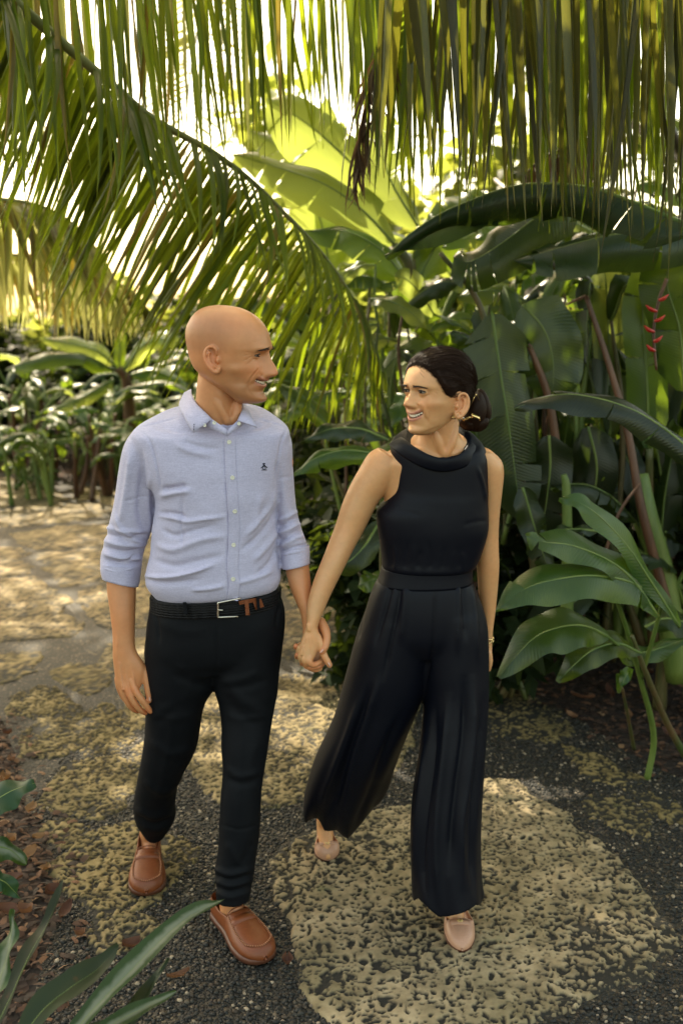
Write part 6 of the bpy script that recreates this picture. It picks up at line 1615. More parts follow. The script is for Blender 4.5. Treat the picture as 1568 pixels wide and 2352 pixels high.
    # collar: stand and two leaves
    def leaf(fold, outer, lift_f, lift_o):
        a, b = catmull(fold, 12), catmull(outer, 12)
        rows = []
        for q in np.linspace(0, 1, 9):
            rows.append([P(*(a[i][:2] * (1 - q) + b[i][:2] * q), (a[i][2] * (1 - q) + b[i][2] * q) - .010 * math.sin(math.pi * q)) for i in range(12)])
        V = [tuple(v) for r in rows for v in r]; F = [(i * 12 + j, i * 12 + j + 1, (i + 1) * 12 + j + 1, (i + 1) * 12 + j) for i in range(8) for j in range(11)]
        o = obj('collar_leaf', mesh_from('collar', V, F), M['shirt'], shirt)
        s = o.modifiers.new('t', 'SOLIDIFY'); s.thickness = .003; s.offset = 0
    leaf([(440, 894, 2.765), (441, 906, 2.71), (452, 928, 2.65), (472, 948, 2.617), (487, 963, 2.606)], [(424, 902, 2.775), (411.5, 931, 2.70), (421, 952, 2.635), (432, 974, 2.606), (444.5, 994, 2.592)], 0, 0)
    leaf([(549, 922, 2.755), (556, 927, 2.72), (557, 940, 2.665), (551, 955, 2.624), (546, 966, 2.610)], [(557, 924, 2.77), (566, 935, 2.715), (574, 952, 2.66), (582, 967, 2.615), (590, 981.5, 2.598)], 0, 0)
    # stand: band from the neck sides to the top button
    for a, b in (([(437, 898, 2.76), (448, 925, 2.668), (470, 950, 2.625), (495, 968, 2.605), (521, 986, 2.592)], [(430, 930, 2.76), (440, 958, 2.668), (462, 978, 2.622), (490, 987, 2.600), (521, 1001, 2.587)]),
                 ([(552, 922, 2.76), (556, 940, 2.68), (548, 962, 2.628), (536, 975, 2.604), (522.5, 988, 2.592)], [(560, 938, 2.76), (566, 960, 2.68), (556, 978, 2.625), (540, 988, 2.602), (521, 1003, 2.588)])):
        A, B = catmull(a, 14), catmull(b, 14)
        V = [tuple(P(*p)) for p in A] + [tuple(P(*p)) for p in B]
        o = obj('collar_stand', mesh_from('stand', V, [(j, j + 1, 15 + j, 14 + j) for j in range(13)]), M['shirt'], shirt)
        s = o.modifiers.new('t', 'SOLIDIFY'); s.thickness = .003; s.offset = 0
    rows = []
    ed = catmull(pl_edge, 70)
    for x_, y_ in ed:
        row = []
        for dx, lf in ((-1.0, -.002), (-.6, .0026), (.8, .0030), (6, .0026), (14, .0026), (22, .0024), (25.2, .0020), (25.6, -.001)):
            row.append(tuple(on(x_ + dx, y_, lf)[0]))
        rows.append(row)
    rows = np.array(rows)
    for _ in range(2): rows[1:-1] = rows[1:-1] * .5 + (rows[2:] + rows[:-2]) * .25
    obj('placket', mesh_from('placket', [tuple(v) for r in rows for v in r], [(i * 8 + j, i * 8 + j + 1, (i + 1) * 8 + j + 1, (i + 1) * 8 + j) for i in range(69) for j in range(7)]), M['shirt'], shirt)
    # buttons: disc with rim and four holes
    def button(pos, nrm, r):
        mb = MB(); q = nrm.to_track_quat('Z', 'Y').to_matrix()
        rings = []
        for rr, z in ((r, 0), (r, .0016), (r * .86, .0026), (r * .7, .0018), (r * .05, .0018)):
            rings.append(np.array([q @ Vector((rr * math.cos(t), rr * math.sin(t), z)) + pos for t in np.linspace(0, 2 * math.pi, 16, endpoint=False)]))
        V, F = ring_loft(rings); mb.add(V, F)
        o = obj('button', mesh_from('button', mb.V, mb.F), M['button'], shirt)
        mb = MB()
        for dx in (-1, 1):
            for dy in (-1, 1):
                sph(mb, q @ Vector((dx * r * .25, dy * r * .25, .0021)) + pos, r * .12, 4)
        obj('thread', mesh_from('thread', mb.V, mb.F), M['shirt'], o) if r > .004 else None
    for px, py in ((526.5, 1015.5), (534, 1097), (539.5, 1174.5), (536.5, 1251.5), (535.5, 1330)):
        p_, n_ = on(px, py, .0032); button(p_, n_, .0058)
    for px, py, Yb in ((492.5, 971, 2.590), (549, 973, 2.597), (470, 977, 2.592)):
        button(P(px, py, Yb), Vector((0, -1, .1)), .0048)
    # stitches of a buttonhole on the collar point
    mb = MB()
    for k in range(4):
        sph(mb, P(446 - .2 * k, 975 + 4 * k, 2.588), .0016, 4)
    obj('collar_stitch', mesh_from('stitch', mb.V, mb.F), M['emblem'], shirt)
    # small embroidered bird emblem
    mb = MB()
    def stroke(pts, r):
        V, F = tube([on(*p, .0006)[0] for p in pts], r, 5, max(4, 3 * len(pts))); mb.add(V, F)
    stroke([(603, 1066), (606, 1064.5), (609, 1065)], .0014); stroke([(605.5, 1065), (606.5, 1068)], .0016)
    stroke([(606, 1068), (602, 1073), (599.5, 1075)], .0013); stroke([(607, 1068), (611, 1072), (614, 1074.5)], .0013)
    stroke([(605, 1070), (603.5, 1077)], .0009); stroke([(608.5, 1070), (610, 1077)], .0009); stroke([(606.5, 1069), (607, 1072)], .0016)
    stroke([(601, 1079.5), (607, 1079.5), (613, 1079.5)], .0010); stroke([(604, 1077.5), (609.5, 1077.5)], .0008)
    obj('bird_emblem', mesh_from('emblem', mb.V, mb.F), M['emblem'], shirt)

    # ---------------- trousers
    mb = MB()
    loft(mb, [(352, 1352, 638, 1340, 2.735, .112, 2.3), (347, 1385, 645, 1370, 2.735, .116, 2.3), (340, 1420, 655, 1400, 2.735, .120, 2.3), (334, 1470, 655, 1450, 2.74, .122, 2.3), (333, 1505, 648, 1495, 2.745, .112, 2.3), (340, 1535, 642, 1528, 2.745, .085, 2.2)], 40, 60)
    loft(mb, [(338, 1420, 508, 1430, 2.745, .112), (334, 1480, 510, 1495, 2.75, .110), (333, 1540, 505, 1555, 2.755, .104), (333, 1578, 490, 1584, 2.758, .096), (334, 1606, 472, 1612, 2.76, .090), (335, 1650, 462, 1655, 2.77, .082), (331, 1705, 452, 1712, 2.79, .074), (322, 1757, 428, 1766, 2.82, .068), (313, 1806, 410, 1800, 2.87, .064), (308, 1846, 402, 1846, 2.92, .062), (310, 1872, 404, 1868, 2.95, .060), (320, 1893, 396, 1886, 2.98, .055), (332, 1910, 384, 1903, 3.0, .050)], 56, 44)
    loft(mb, [(488, 1420, 655, 1405, 2.74, .112), (486, 1480, 652, 1470, 2.743, .110), (488, 1545, 643, 1538, 2.74, .104), (493, 1580, 640, 1575, 2.737, .096), (501, 1610, 637, 1604, 2.735, .092), (510, 1660, 626, 1655, 2.72, .082), (509, 1715, 617, 1712, 2.70, .075), (513, 1772, 608, 1772, 2.685, .069), (507, 1826, 600, 1826, 2.675, .067), (504, 1886, 597, 1886, 2.67, .064), (501, 1946, 592, 1946, 2.665, .061), (493, 2000, 586, 2000, 2.66, .060), (496, 2034, 580, 2034, 2.655, .056), (496, 2068, 574, 2066, 2.65, .054)], 60, 44)
    V, F = remeshed(mb.V, mb.F, .0046, 4, .5)
    _p = proj(V); V = lap_smooth(V, F, 10, np.clip((1590 - _p[:, 1]) / 40, 0, 1))
    Nn = vnormals(V, F)
    V = V + Nn * (fbm(V * np.array((8, 8, 10)), 3, 15) * .0022)[:, None]
    lines = [([(497, 1440), (499, 1500), (497, 1560)], 2.4, -.005), ([(503, 1440), (505, 1500), (500, 1555)], 4, .003),
             ([(352, 1395), (362, 1430), (366, 1480)], 3, -.006), ([(645, 1385), (635, 1430), (640, 1465)], 3, -.006),
             ([(360, 1425), (420, 1450), (480, 1448)], 9, .004), ([(400, 1530), (450, 1548), (490, 1560)], 6, .005), ([(395, 1550), (450, 1570), (488, 1578)], 6, -.005), ([(500, 1565), (550, 1560), (600, 1540)], 6, .005), ([(505, 1580), (560, 1578), (620, 1560)], 6, -.005),
             ([(340, 1640), (400, 1650), (455, 1640)], 6, .004), ([(345, 1700), (390, 1730), (440, 1718)], 7, .006), ([(400, 1745), (425, 1760), (420, 1790)], 6, -.006), ([(450, 1540), (420, 1600), (370, 1640)], 8, .006), ([(440, 1560), (400, 1625), (355, 1665)], 8, -.006), ([(330, 1790), (370, 1820), (400, 1812)], 6, .006),
             ([(400, 1600), (395, 1680), (380, 1760), (360, 1850)], 6, .004),
             ([(515, 1640), (560, 1652), (622, 1640)], 5, .004), ([(515, 1560), (560, 1610), (615, 1640)], 8, .006), ([(512, 1590), (550, 1640), (600, 1670)], 8, -.006), ([(518, 1760), (550, 1782), (608, 1770)], 6, .006), ([(520, 1790), (560, 1800), (600, 1785)], 6, -.006), ([(590, 1700), (575, 1760), (598, 1830)], 7, .005), ([(505, 1893), (550, 1905), (596, 1893)], 2.5, -.003),
             ([(555, 1600), (556, 1700), (552, 1800), (548, 1900)], 5, .004), ([(520, 1930), (540, 1970), (560, 1995)], 6, .006), ([(580, 1930), (565, 1970), (540, 2000)], 6, -.006),
             ([(312, 1855), (350, 1876), (402, 1862)], 6, .008), ([(312, 1872), (355, 1893), (402, 1878)], 5, -.008), ([(325, 1895), (355, 1908), (385, 1898)], 5, .005)]
    for y0, amp in ((1998, .010), (2012, -.009), (2024, .007), (2038, -.007), (2050, .005)):
        lines.append(([(490, y0 - 4), (530, y0 + 10), (586, y0 - 6)], 5, amp))
    V = creases(V, F, [(p_, w_ * 1.5, a_ * .75) for p_, w_, a_ in lines])
    tr = quads_part('trousers', V, F, M['trouser'], man)
    # ---------------- belt: five braided cords, buckle, keeper, tan tab
    def belt_ring(dy, grow=1.0, n=96):
        L_, R_ = P(348.5, 1362 + dy, 2.735), P(643, 1347 + dy, 2.735)
        C_ = (L_ + R_) / 2; a = (R_ - L_) / 2
        up = Vector((0, .0, 1)); b = a.cross(up).normalized() * .124
        if b.y > 0: b = -b
        out = []
        for t in np.linspace(0, 2 * math.pi, n, endpoint=False):
            cs, sn = math.cos(t), math.sin(t); e = 2 / 2.3
            cs = math.copysign(abs(cs) ** e, cs); sn = math.copysign(abs(sn) ** e, sn)
            out.append(C_ + (a * cs + b * sn) * grow)
        return out
    mb = MB(); ra, rb = belt_ring(2, 1.0), belt_ring(36, 1.005)
    ia, ib = belt_ring(2, .97), belt_ring(36, .97)
    V, F = ring_loft([np.array(ia), np.array(ra), np.array(rb), np.array(ib)], False)
    mb.add(V, F)
    belt = obj('belt', mesh_from('belt', mb.V, mb.F), M['braid'], man)
    for q in range(6):
        ring = belt_ring(6 + q * 5.4, 1.006)
        mb = MB()
        for s_ in range(2):
            pts = [p + Vector((0, 0, .0012 * math.sin(k * 1.6 + s_ * math.pi))) + (p - ring[(k + 48) % 96]).normalized() * (.0008 * math.cos(k * 1.6 + s_ * math.pi)) for k, p in enumerate(ring)]
            pts = catmull([tuple(p) for p in pts + [pts[0]]], 290)
            V, F = tube(pts, .0019, 5, None, None, None, False); mb.add(V, F)
        obj('cord', mesh_from('cord', mb.V, mb.F), M['braid'], belt)
    Lr, Cr = belt_ring(19, 1.0), P(496, 1370, 2.735)
    def onbelt(px, py, lift):
        # front surface of the belt at a measured point
        best = min(belt_ring(19, 1.0, 240), key=lambda q: abs(proj([q])[0][0] - px) + (100 if q.y > 2.735 else 0))
        return P(px, py, best.y - lift)
    pts = [onbelt(553, 1374, .012), onbelt(501, 1384.5, .013), onbelt(500.5, 1418, .013), onbelt(547, 1416, .012)]
    cor = [pts[0], pts[1].lerp(pts[0], .08), pts[1], pts[1].lerp(pts[2], .12), pts[1].lerp(pts[2], .88), pts[2], pts[2].lerp(pts[3], .1), pts[3]]
    V, F = tube(cor, .0026, 8)
    V2, F2 = tube([onbelt(500, 1401, .014), onbelt(512, 1401.5, .015)], .0018, 8)
    mb = MB(); mb.add(V, F); mb.add(V2, F2)
    obj('buckle', mesh_from('buckle', mb.V, mb.F), M['steel'], belt)
    def strip(px0, py0, px1, py1, wd, name, th=.004):
        A = []; n = 8
        for k in range(n):
            t = k / (n - 1); x, y = px0 + (px1 - px0) * t, py0 + (py1 - py0) * t
            nx, ny = -(py1 - py0), px1 - px0; l = math.hypot(nx, ny); nx, ny = nx / l * wd / 2, ny / l * wd / 2
            A.append((onbelt(x + nx, y + ny, .007), onbelt(x + nx, y + ny, .007 + th), onbelt(x - nx, y - ny, .007 + th), onbelt(x - nx, y - ny, .007)))
        V, F = ring_loft([np.array([tuple(v) for v in r]) for r in A])
        obj(name, mesh_from(name, V, F, False), M['leather'] if name != 'belt_loop' else M['trouser'], belt)
    strip(549, 1385, 592, 1377, 9, 'leather_tab', .003)
    strip(566, 1380, 569, 1413, 9, 'keeper', .008)
    strip(584, 1391, 603, 1384, 20, 'leather_tip', .004)
    strip(592, 1373, 594, 1400, 7, 'belt_loop', .010); strip(424, 1383, 427, 1411, 8, 'belt_loop', .008)
    # ---------------- shoes
    toe, heel = G(338, 2054, .004), None
    loafer('loafer', G(337, 2060, .012), P(345, 1950, 3.055), .112, 'brown leather loafer on the man\'s trailing foot, heel lifted')
    loafer('loafer', G(611, 2214, .012), Vector((*(G(611, 2214).xy + (G(502, 2105).xy - G(611, 2214).xy).normalized() * .275), .012)), .112, 'brown leather loafer on the man\'s leading foot, flat on the pebbles')
    return man

# ================================================================== THE WOMAN
def build_woman():
    wom = thing('person', (P(1000, 1400, 2.74).x, 2.74, 0), 'woman with low dark bun in sleeveless black wide leg jumpsuit smiling up at the man', 'person', None)
    mb = MB()
    add_head(mb, WOMAN, HW)
    loft(mb, [(965, 930, 1040, 915, 2.680, .046), (962, 965, 1047, 950, 2.686, .050), (963, 992, 1050, 985, 2.692, .052), (955, 1008, 1058, 1002, 2.698, .055), (932, 1020, 1076, 1016, 2.706, .062), (905, 1036, 1098, 1030, 2.716, .070), (880, 1052, 1124, 1048, 2.725, .075), (875, 1085, 1130, 1082, 2.735, .078), (880, 1140, 1122, 1140, 2.74, .078), (890, 1220, 1100, 1220, 2.745, .075), (895, 1300, 1070, 1300, 2.745, .070)], 50, 48)
    # collar bones and throat cords
    limb(mb, [P(992, 978, 2.652), P(1004, 1010, 2.645), P(1016, 1042, 2.652)], [.010, .011, .010])
    limb(mb, [P(1046, 970, 2.672), P(1040, 1010, 2.655), P(1026, 1042, 2.652)], [.010, .011, .010])
    limb(mb, [P(1022, 1050, 2.655), P(1042, 1042, 2.662), P(1062, 1036, 2.676)], [.009, .009, .007])
    limb(mb, [P(1008, 1052, 2.654), P(965, 1036, 2.664), P(935, 1024, 2.690)], [.009, .009, .008])
    # her right arm, down to the held hand
    loft(mb, [(868, 1028, 925, 1060, 2.735, .040, 2), (846, 1042, 908, 1100, 2.735, .052), (826, 1074, 886, 1130, 2.735, .054), (803, 1116, 866, 1158, 2.735, .052), (785, 1158, 848, 1194, 2.73, .048), (771, 1203, 832, 1226, 2.725, .044), (756, 1242, 813, 1260, 2.715, .042), (740, 1283, 797, 1292, 2.70, .041), (723, 1325, 779, 1328, 2.685, .038), (710, 1366, 759, 1368, 2.668, .031), (704, 1398, 744, 1403, 2.655, .025), (704, 1422, 733, 1428, 2.645, .021), (702, 1441, 730, 1444, 2.640, .019), (694, 1463, 735, 1464, 2.634, .017), (688, 1485, 732, 1488, 2.628, .0155), (690, 1503, 724, 1508, 2.622, .014), (695, 1515, 716, 1520, 2.62, .0125)], 64, 30)
    # wrist bone
    limb(mb, [P(709, 1436, 2.627), P(710, 1446, 2.625)], .0075)
    # knuckles and curled fingers gripping his hand
    limb(mb, [P(712, 1500, 2.620), P(710, 1519, 2.612), P(719, 1527, 2.618), P(734, 1521, 2.632), P(742, 1514, 2.645)], [.0095, .0098, .0088, .0084, .0078])
    limb(mb, [P(702, 1500, 2.622), P(699, 1516, 2.616), P(708, 1531, 2.630), P(722, 1538, 2.645), P(735, 1536, 2.655)], [.0092, .0092, .0084, .0080, .0074])
    limb(mb, [P(694, 1495, 2.626), P(690, 1510, 2.626), P(699, 1526, 2.645), P(712, 1532, 2.66)], [.0088, .0086, .0080, .007])
    limb(mb, [P(688, 1487, 2.632), P(685, 1497, 2.640), P(693, 1510, 2.660)], [.008, .0076, .007])
    for a, b_ in (((712, 1462), (711, 1512)), ((704, 1465), (701, 1508)), ((697, 1467), (692, 1503))):
        limb(mb, [P(*a, 2.617), P((a[0] + b_[0]) / 2, (a[1] + b_[1]) / 2, 2.613), P(*b_, 2.612)], [.0012, .0013, .0042])
    # thumb
    limb(mb, [P(727, 1462, 2.635), P(737, 1484, 2.630), P(744, 1504, 2.624), P(751, 1517, 2.622), P(757, 1528, 2.622)], [.0125, .0118, .0098, .0092, .0080])
    # her left arm
    loft(mb, [(1085, 1030, 1128, 1036, 2.735, .040), (1088, 1050, 1151, 1058, 2.738, .050), (1094, 1085, 1156, 1085, 2.742, .052), (1099, 1125, 1152, 1130, 2.748, .049), (1100, 1170, 1147, 1172, 2.755, .045), (1095, 1220, 1144, 1222, 2.765, .043), (1092, 1265, 1144.5, 1265, 2.77, .043), (1094, 1300, 1145.5, 1300, 2.775, .042), (1097, 1350, 1142, 1352, 2.785, .037), (1102, 1400, 1137, 1402, 2.79, .030), (1105, 1440, 1132, 1442, 2.79, .024), (1105, 1470, 1130, 1470, 2.79, .021), (1102, 1500, 1129, 1500, 2.79, .023)], 56, 30)
    limb(mb, [P(1122, 1500, 2.775), P(1124, 1520, 2.772), P(1121, 1538, 2.775)], [.010, .009, .0075])
    for k, (dx, dl) in enumerate(((0, 0), (-4, 6), (-8, 4), (-11, -4))):
        limb(mb, [P(1114 + dx * .6, 1498, 2.785 + .006 * k), P(1113 + dx, 1525, 2.78 + .008 * k), P(1110 + dx, 1546 + dl, 2.785 + .009 * k), P(1106 + dx, 1560 + dl, 2.80 + .009 * k)], [.0095, .009, .0082, .007])
    # legs and feet
    limb(mb, [P(980, 1300, 2.745), P(985, 1400, 2.745)], .06)
    limb(mb, [P(985, 1400, 2.745), P(900, 1560, 2.77), P(825, 1740, 2.83), P(755, 1860, 3.02), P(746, 1890, 3.09)], [.06, .05, .042, .030, .029], 40)
    limb(mb, [P(746, 1888, 3.09), P(747, 1916, 3.075), P(750, 1944, 3.05), P(753, 1966, 3.03)], [.029, .027, .021, .012], 22)
    limb(mb, [P(985, 1400, 2.745), P(1045, 1580, 2.74), P(1035, 1800, 2.68), P(1040, 2050, 2.67), P(1042, 2098, 2.665)], [.06, .05, .042, .030, .028], 40)
    limb(mb, [P(1042, 2094, 2.665), P(1046, 2122, 2.640), P(1052, 2160, 2.605)], [.030, .025, .012], 22)
    V, F = remeshed(mb.V, mb.F, .0021, 3, .5)
    L = xf(HW.inverted(), V)
    infl = np.clip(np.maximum((-.118 - L[:, 2]) / .02, (-.0 - L[:, 1]) / .02), 0, 1)
    earz = (np.abs(L[:, 0]) > .062) & (np.abs(L[:, 2] + .035) < .045) & (np.abs(L[:, 1]) < .04)
    infl = np.where(earz, 0, infl)
    hand = (np.linalg.norm(V - np.array(P(712, 1490, 2.63)), axis=1) < .085) | (np.linalg.norm(V - np.array(P(1115, 1530, 2.78)), axis=1) < .06)
    infl = np.where(hand, .2, infl)
    V = lap_smooth(V, F, 10, infl)
    fw = lambda x_, y_: (865.5 + x_ * .208, 771.5 + y_ * .208)
    V = creases(V, F, [([fw(*p) for p in l], w_, a_) for l, w_, a_ in (
        ([(425, 745), (470, 790), (505, 850), (505, 900)], 2.0, -.0022), ([(470, 720), (520, 790), (545, 860)], 3.6, .0016), ([(560, 830), (575, 880), (565, 930)], 1.8, -.0011),
        ([(600, 610), (640, 625), (670, 650)], 1.2, -.0008), ([(600, 600), (645, 600), (680, 610)], 1.2, -.0007), ([(470, 650), (530, 665), (585, 645)], 1.5, -.0011), ([(440, 560), (400, 600), (390, 650)], 2.2, -.0008),
        ([(700, 1000), (600, 1040), (500, 1080)], 3, -.0012))])
    tips = [(P(757, 1528, 2.615), .015, .5), (P(740, 1495, 2.62), .012, .3), (P(719, 1528, 2.61), .016, .55), (P(736, 1520, 2.62), .016, .5), (P(708, 1533, 2.62), .016, .6), (P(725, 1538, 2.64), .02, .6), (P(710, 1519, 2.605), .010, .3), (P(1040, 1045, 2.64), .04, .15)]
    me = mesh_np('woman_body', V, F)
    add_attr(me, 'tone', skin_tone(V, (.60, .315, .142), HW, WOMAN, False, tips), 'FLOAT_COLOR')
    obj('body', me, M['skin'], wom)
    WOMAN['gaze'] = .22
    face_bits(wom, WOMAN, HW, False)
    m2 = MB(); sph(m2, (0, 0, 0), .0058, 6, (.95, .45, 1.3)); a = Vector((5, 0, -9)).normalized(); R = a.to_track_quat('Z', 'Y').to_matrix()
    obj('fingernail', mesh_from('nail', [R @ Vector(v) + P(756, 1526, 2.6135) for v in m2.V], m2.F), M['nail'], wom)

    # ---------------- hair: sleek cap combed back into a low bun
    A = head_loft(WOMAN, 0, False, 220, 200)
    n, m = A.shape[:2]
    x, y, z = A[..., 0], A[..., 1], A[..., 2]; a = np.abs(x)
    # hairline: height of the lower hair edge as a function of position round the head
    ang = np.arctan2(a, y)                      # 0 = forehead centre, pi = nape
    edge = np.interp(ang, [0, .18, .40, .62, .80, .93, 1.05, 1.18, 1.32, 1.45, 1.58, 1.76, 1.92, 2.1, 2.5, math.pi], [.068, .067, .062, .051, .036, .017, .000, -.009, -.012, -.006, .003, .003, -.02, -.05, -.064, -.068])
    edge = edge + .0008 * np.sin(ang * 43) + .0005 * np.sin(ang * 97)
    d = (z - edge)
    thick = np.clip((d + .002) / .020, 0, 1) ** .7 * .0085
    ph = np.arctan2(x, z + .045)
    flow = np.arctan2(np.abs(x) + .012, z + .050 - .35 * (y + .09))
    thick = thick + (vnoise(np.stack([flow * 22, 0 * y + np.sign(x), 0 * y], -1).reshape(-1, 3), 4).reshape(n, m) * .0007 + vnoise(np.stack([flow * 60, 0 * y, 0 * y], -1).reshape(-1, 3), 8).reshape(n, m) * .0003) * np.clip(d / .03, 0, 1)
    nn = np.stack([x, y + .005, z - .0], -1); nn /= np.linalg.norm(nn, axis=2)[..., None]
    B = A + nn * (thick - .0015)[..., None]
    keep = d > -.003
    F = [f for f in grid_faces(n, m) if all(keep[i // m, i % m] for i in f)]
    V = xf(HW, B)
    used = sorted({i for f in F for i in f}); mp = {u: k for k, u in enumerate(used)}
    me = mesh_from('hair', V[used], [tuple(mp[i] for i in f) for f in F])
    add_attr(me, 'strand', (flow * 3.0).reshape(-1)[used])
    hair = obj('hair', me, M['hair'], wom)
    mb = MB(); rr = random.Random(5)
    ii, jj = np.where((d > -.002) & (d < .002) & (y > .0))
    sel = rr.sample(range(len(ii)), min(420, len(ii)))
    for q in sel[:260]:
        i, j = ii[q], jj[q]
        p0 = A[i, j] + nn[i, j] * .0004
        dv = np.array((np.sign(x[i, j]) * .25 + rr.uniform(-.1, .1), -1.0, .05 + rr.uniform(-.2, .2))); dv = dv - nn[i, j] * dv.dot(nn[i, j]); dv /= np.linalg.norm(dv)
        Lh = rr.uniform(.008, .016)
        a0 = p0 - dv * .0045; V_, F_ = tube(xf(HW, [a0 + nn[i, j] * .0002, p0 + dv * Lh * .4 + nn[i, j] * .0016, p0 + dv * Lh + nn[i, j] * .0046]), [.0002, .0004, .0004], 4); mb.add(V_, F_)
    me = mesh_from('fine', mb.V, mb.F); add_attr(me, 'strand', np.random.RandomState(1).rand(len(mb.V)) * 3)
    obj('fine_hair', me, M['hair'], wom)
    # combed strands lying over the cap, hairline to bun
    mb = MB(); Bf = B.reshape(-1, 3); Bd = Bf - np.array((0, -.01, .01)); Bl = np.linalg.norm(Bd, axis=1); Bu = Bd / Bl[:, None]; tones = []
    bl = np.array((-.02, -.085, -.035))
    for q in range(420):
        k = rr.randrange(len(ii)); p0 = A[ii[k], jj[k]] - np.array((0, -.01, .01)); p0 = p0 / np.linalg.norm(p0)
        p1 = bl + np.array((rr.gauss(0, .02), rr.gauss(0, .01), rr.gauss(0, .016))); p1 /= np.linalg.norm(p1)
        mid = (p0 + p1) / 2 + np.array((np.sign(p0[0]) * .15, 0, .35 * rr.uniform(.6, 1.3))); mid /= np.linalg.norm(mid)
        lift = rr.uniform(.0001, .0009) + (.003 if rr.random() < .03 else 0)
        pts = []
        for t in np.linspace(.03, 1, 12):
            v = p0 * (1 - t) ** 2 + 2 * mid * t * (1 - t) + p1 * t * t; v /= np.linalg.norm(v)
            m_ = np.argmax(Bu @ v); pts.append(np.array((0, -.01, .01)) + v * (Bl[m_] + lift))
        V_, F_ = tube(xf(HW, pts), [.0002] + [.0005] * 10 + [.0003], 4, 22); mb.add(V_, F_); tones += [rr.random() * 3] * len(V_)
    me = mesh_from('strands', mb.V, mb.F); add_attr(me, 'strand', tones)
    obj('combed_strands', me, M['hair'], wom)
    # bun: coiled rolls behind the head
    def bun_pt(zx, zy, Y): return P(865.5 + zx * .208, 771.5 + zy * .208, Y)
    mb = MB(); strand = []
    C = bun_pt(1075, 830, 2.735)
    def ell(mb, c, rx, ry, rz, tilt, seed):
        V = []; n_, m_ = 22, 36
        for i in range(n_ + 1):
            t = math.pi * i / n_
            for j in range(m_):
                b = 2 * math.pi * j / m_
                k = 1 + .035 * math.sin(b * 5 + 3 * t + seed) + .012 * math.sin(b * 17 + 4 * t)
                v = Vector((rx * math.sin(t) * math.cos(b) * k, ry * math.sin(t) * math.sin(b) * k, rz * math.cos(t)))
                v = Matrix.Rotation(tilt, 3, 'Y') @ v
                V.append(v + c); strand.append(b * 2.2 + t * .7 + seed)
        mb.add(V, [(i * m_ + j, (i + 1) * m_ + j, (i + 1) * m_ + (j + 1) % m_, i * m_ + (j + 1) % m_) for i in range(n_) for j in range(m_)])
    ell(mb, C, .034, .038, .056, .12, 0)
    ell(mb, bun_pt(1165, 770, 2.745), .022, .030, .048, -.25, 2)
    ell(mb, bun_pt(1010, 960, 2.735), .028, .030, .022, .3, 4)
    ell(mb, bun_pt(1120, 960, 2.74), .030, .032, .024, -.5, 5)
    me = mesh_from('bun', mb.V, mb.F); add_attr(me, 'strand', strand)
    bun = obj('bun', me, M['hair'], wom)
    # stray hairs at the temple
    mb = MB(); 
    for k, pts in enumerate(([(440, 330), (480, 370), (530, 420)], [(470, 400), (500, 440), (530, 470)], [(640, 470), (690, 540), (730, 570)], [(650, 490), (700, 560), (760, 590)], [(700, 540), (750, 600), (790, 620)], [(620, 440), (660, 500), (700, 545)])):
        V, F = tube([bun_pt(p[0], p[1], 2.563 + .02 * (k > 1) + .006 * i) for i, p in enumerate(pts)], [.00028, .00025, .0002], 4, 10); mb.add(V, F)
    me = mesh_from('stray', mb.V, mb.F); add_attr(me, 'strand', np.zeros(len(mb.V)))
    obj('loose_hair', me, M['hair'], wom)
    # gold hair clip
    t = thing('hair_clip', tuple(C), 'gold open frame clip holding the woman\'s dark bun', 'hair clip')
    mb = MB()
    V, F = tube([bun_pt(*p) for p in ((938, 860, 2.675), (985, 815, 2.667), (1035, 740, 2.665), (1060, 690, 2.668), (1085, 652, 2.675), (1110, 675, 2.69), (1130, 715, 2.705))], [.0022, .0026, .0028, .0028, .0028, .0018, .0013], 8, 40); mb.add(V, F)
    V, F = tube([bun_pt(*p) for p in ((938, 915, 2.675), (955, 930, 2.668), (985, 922, 2.664), (1020, 900, 2.662), (1045, 905, 2.664))], [.0018, .0024, .0024, .003, .0024], 8, 30); mb.add(V, F)
    obj('wire', mesh_from('wire', mb.V, mb.F), M['gold'], t)
    mb = MB(); rows = []
    for k in range(9):
        q = k / 8; row = []
        for j in range(7):
            p_ = j / 6
            row.append(bun_pt(1045 + 62 * p_ + 38 * q * 0 + 0 * q + 30 * math.sin(p_ * 1.6), 905 - 48 * (1 - p_) * q * 1.1 + 40 * p_ - 52 * q * p_ , 2.660 - .010 * math.sin(math.pi * q) + .012 * p_))
        rows.append(row)
    V = [v for r in rows for v in r]
    o = obj('barrel', mesh_from('barrel', V, [(i * 7 + j, i * 7 + j + 1, (i + 1) * 7 + j + 1, (i + 1) * 7 + j) for i in range(8) for j in range(6)]), M['gold'], t)
    s = o.modifiers.new('t', 'SOLIDIFY'); s.thickness = .002
    # gold earring
    ec = bun_pt(842, 868, 2.606)
    t = thing('earring', tuple(ec), 'small gold flower drop earring in the woman\'s ear', 'earring')
    mb = MB()
    for k in range(5):
        a = 2 * math.pi * k / 5; sph(mb, ec + Vector((.0032 * math.cos(a), -.001, .0032 * math.sin(a))), .0028, 6)
    obj('flower', mesh_from('flower', mb.V, mb.F), M['gold'], t)
    for dx in (-.003, .0005, .004):
        V, F = tube([ec + Vector((dx * .6, -.0015, -.003)), ec + Vector((dx, -.0018, -.008)), ec + Vector((dx * 1.2, -.001, -.0125))], [.0014, .0017, .0013], 6)
        obj('drop', mesh_from('drop', V, F), M['gold'], t)

    # ---------------- jumpsuit top
    mb = MB()
    T = 2.742
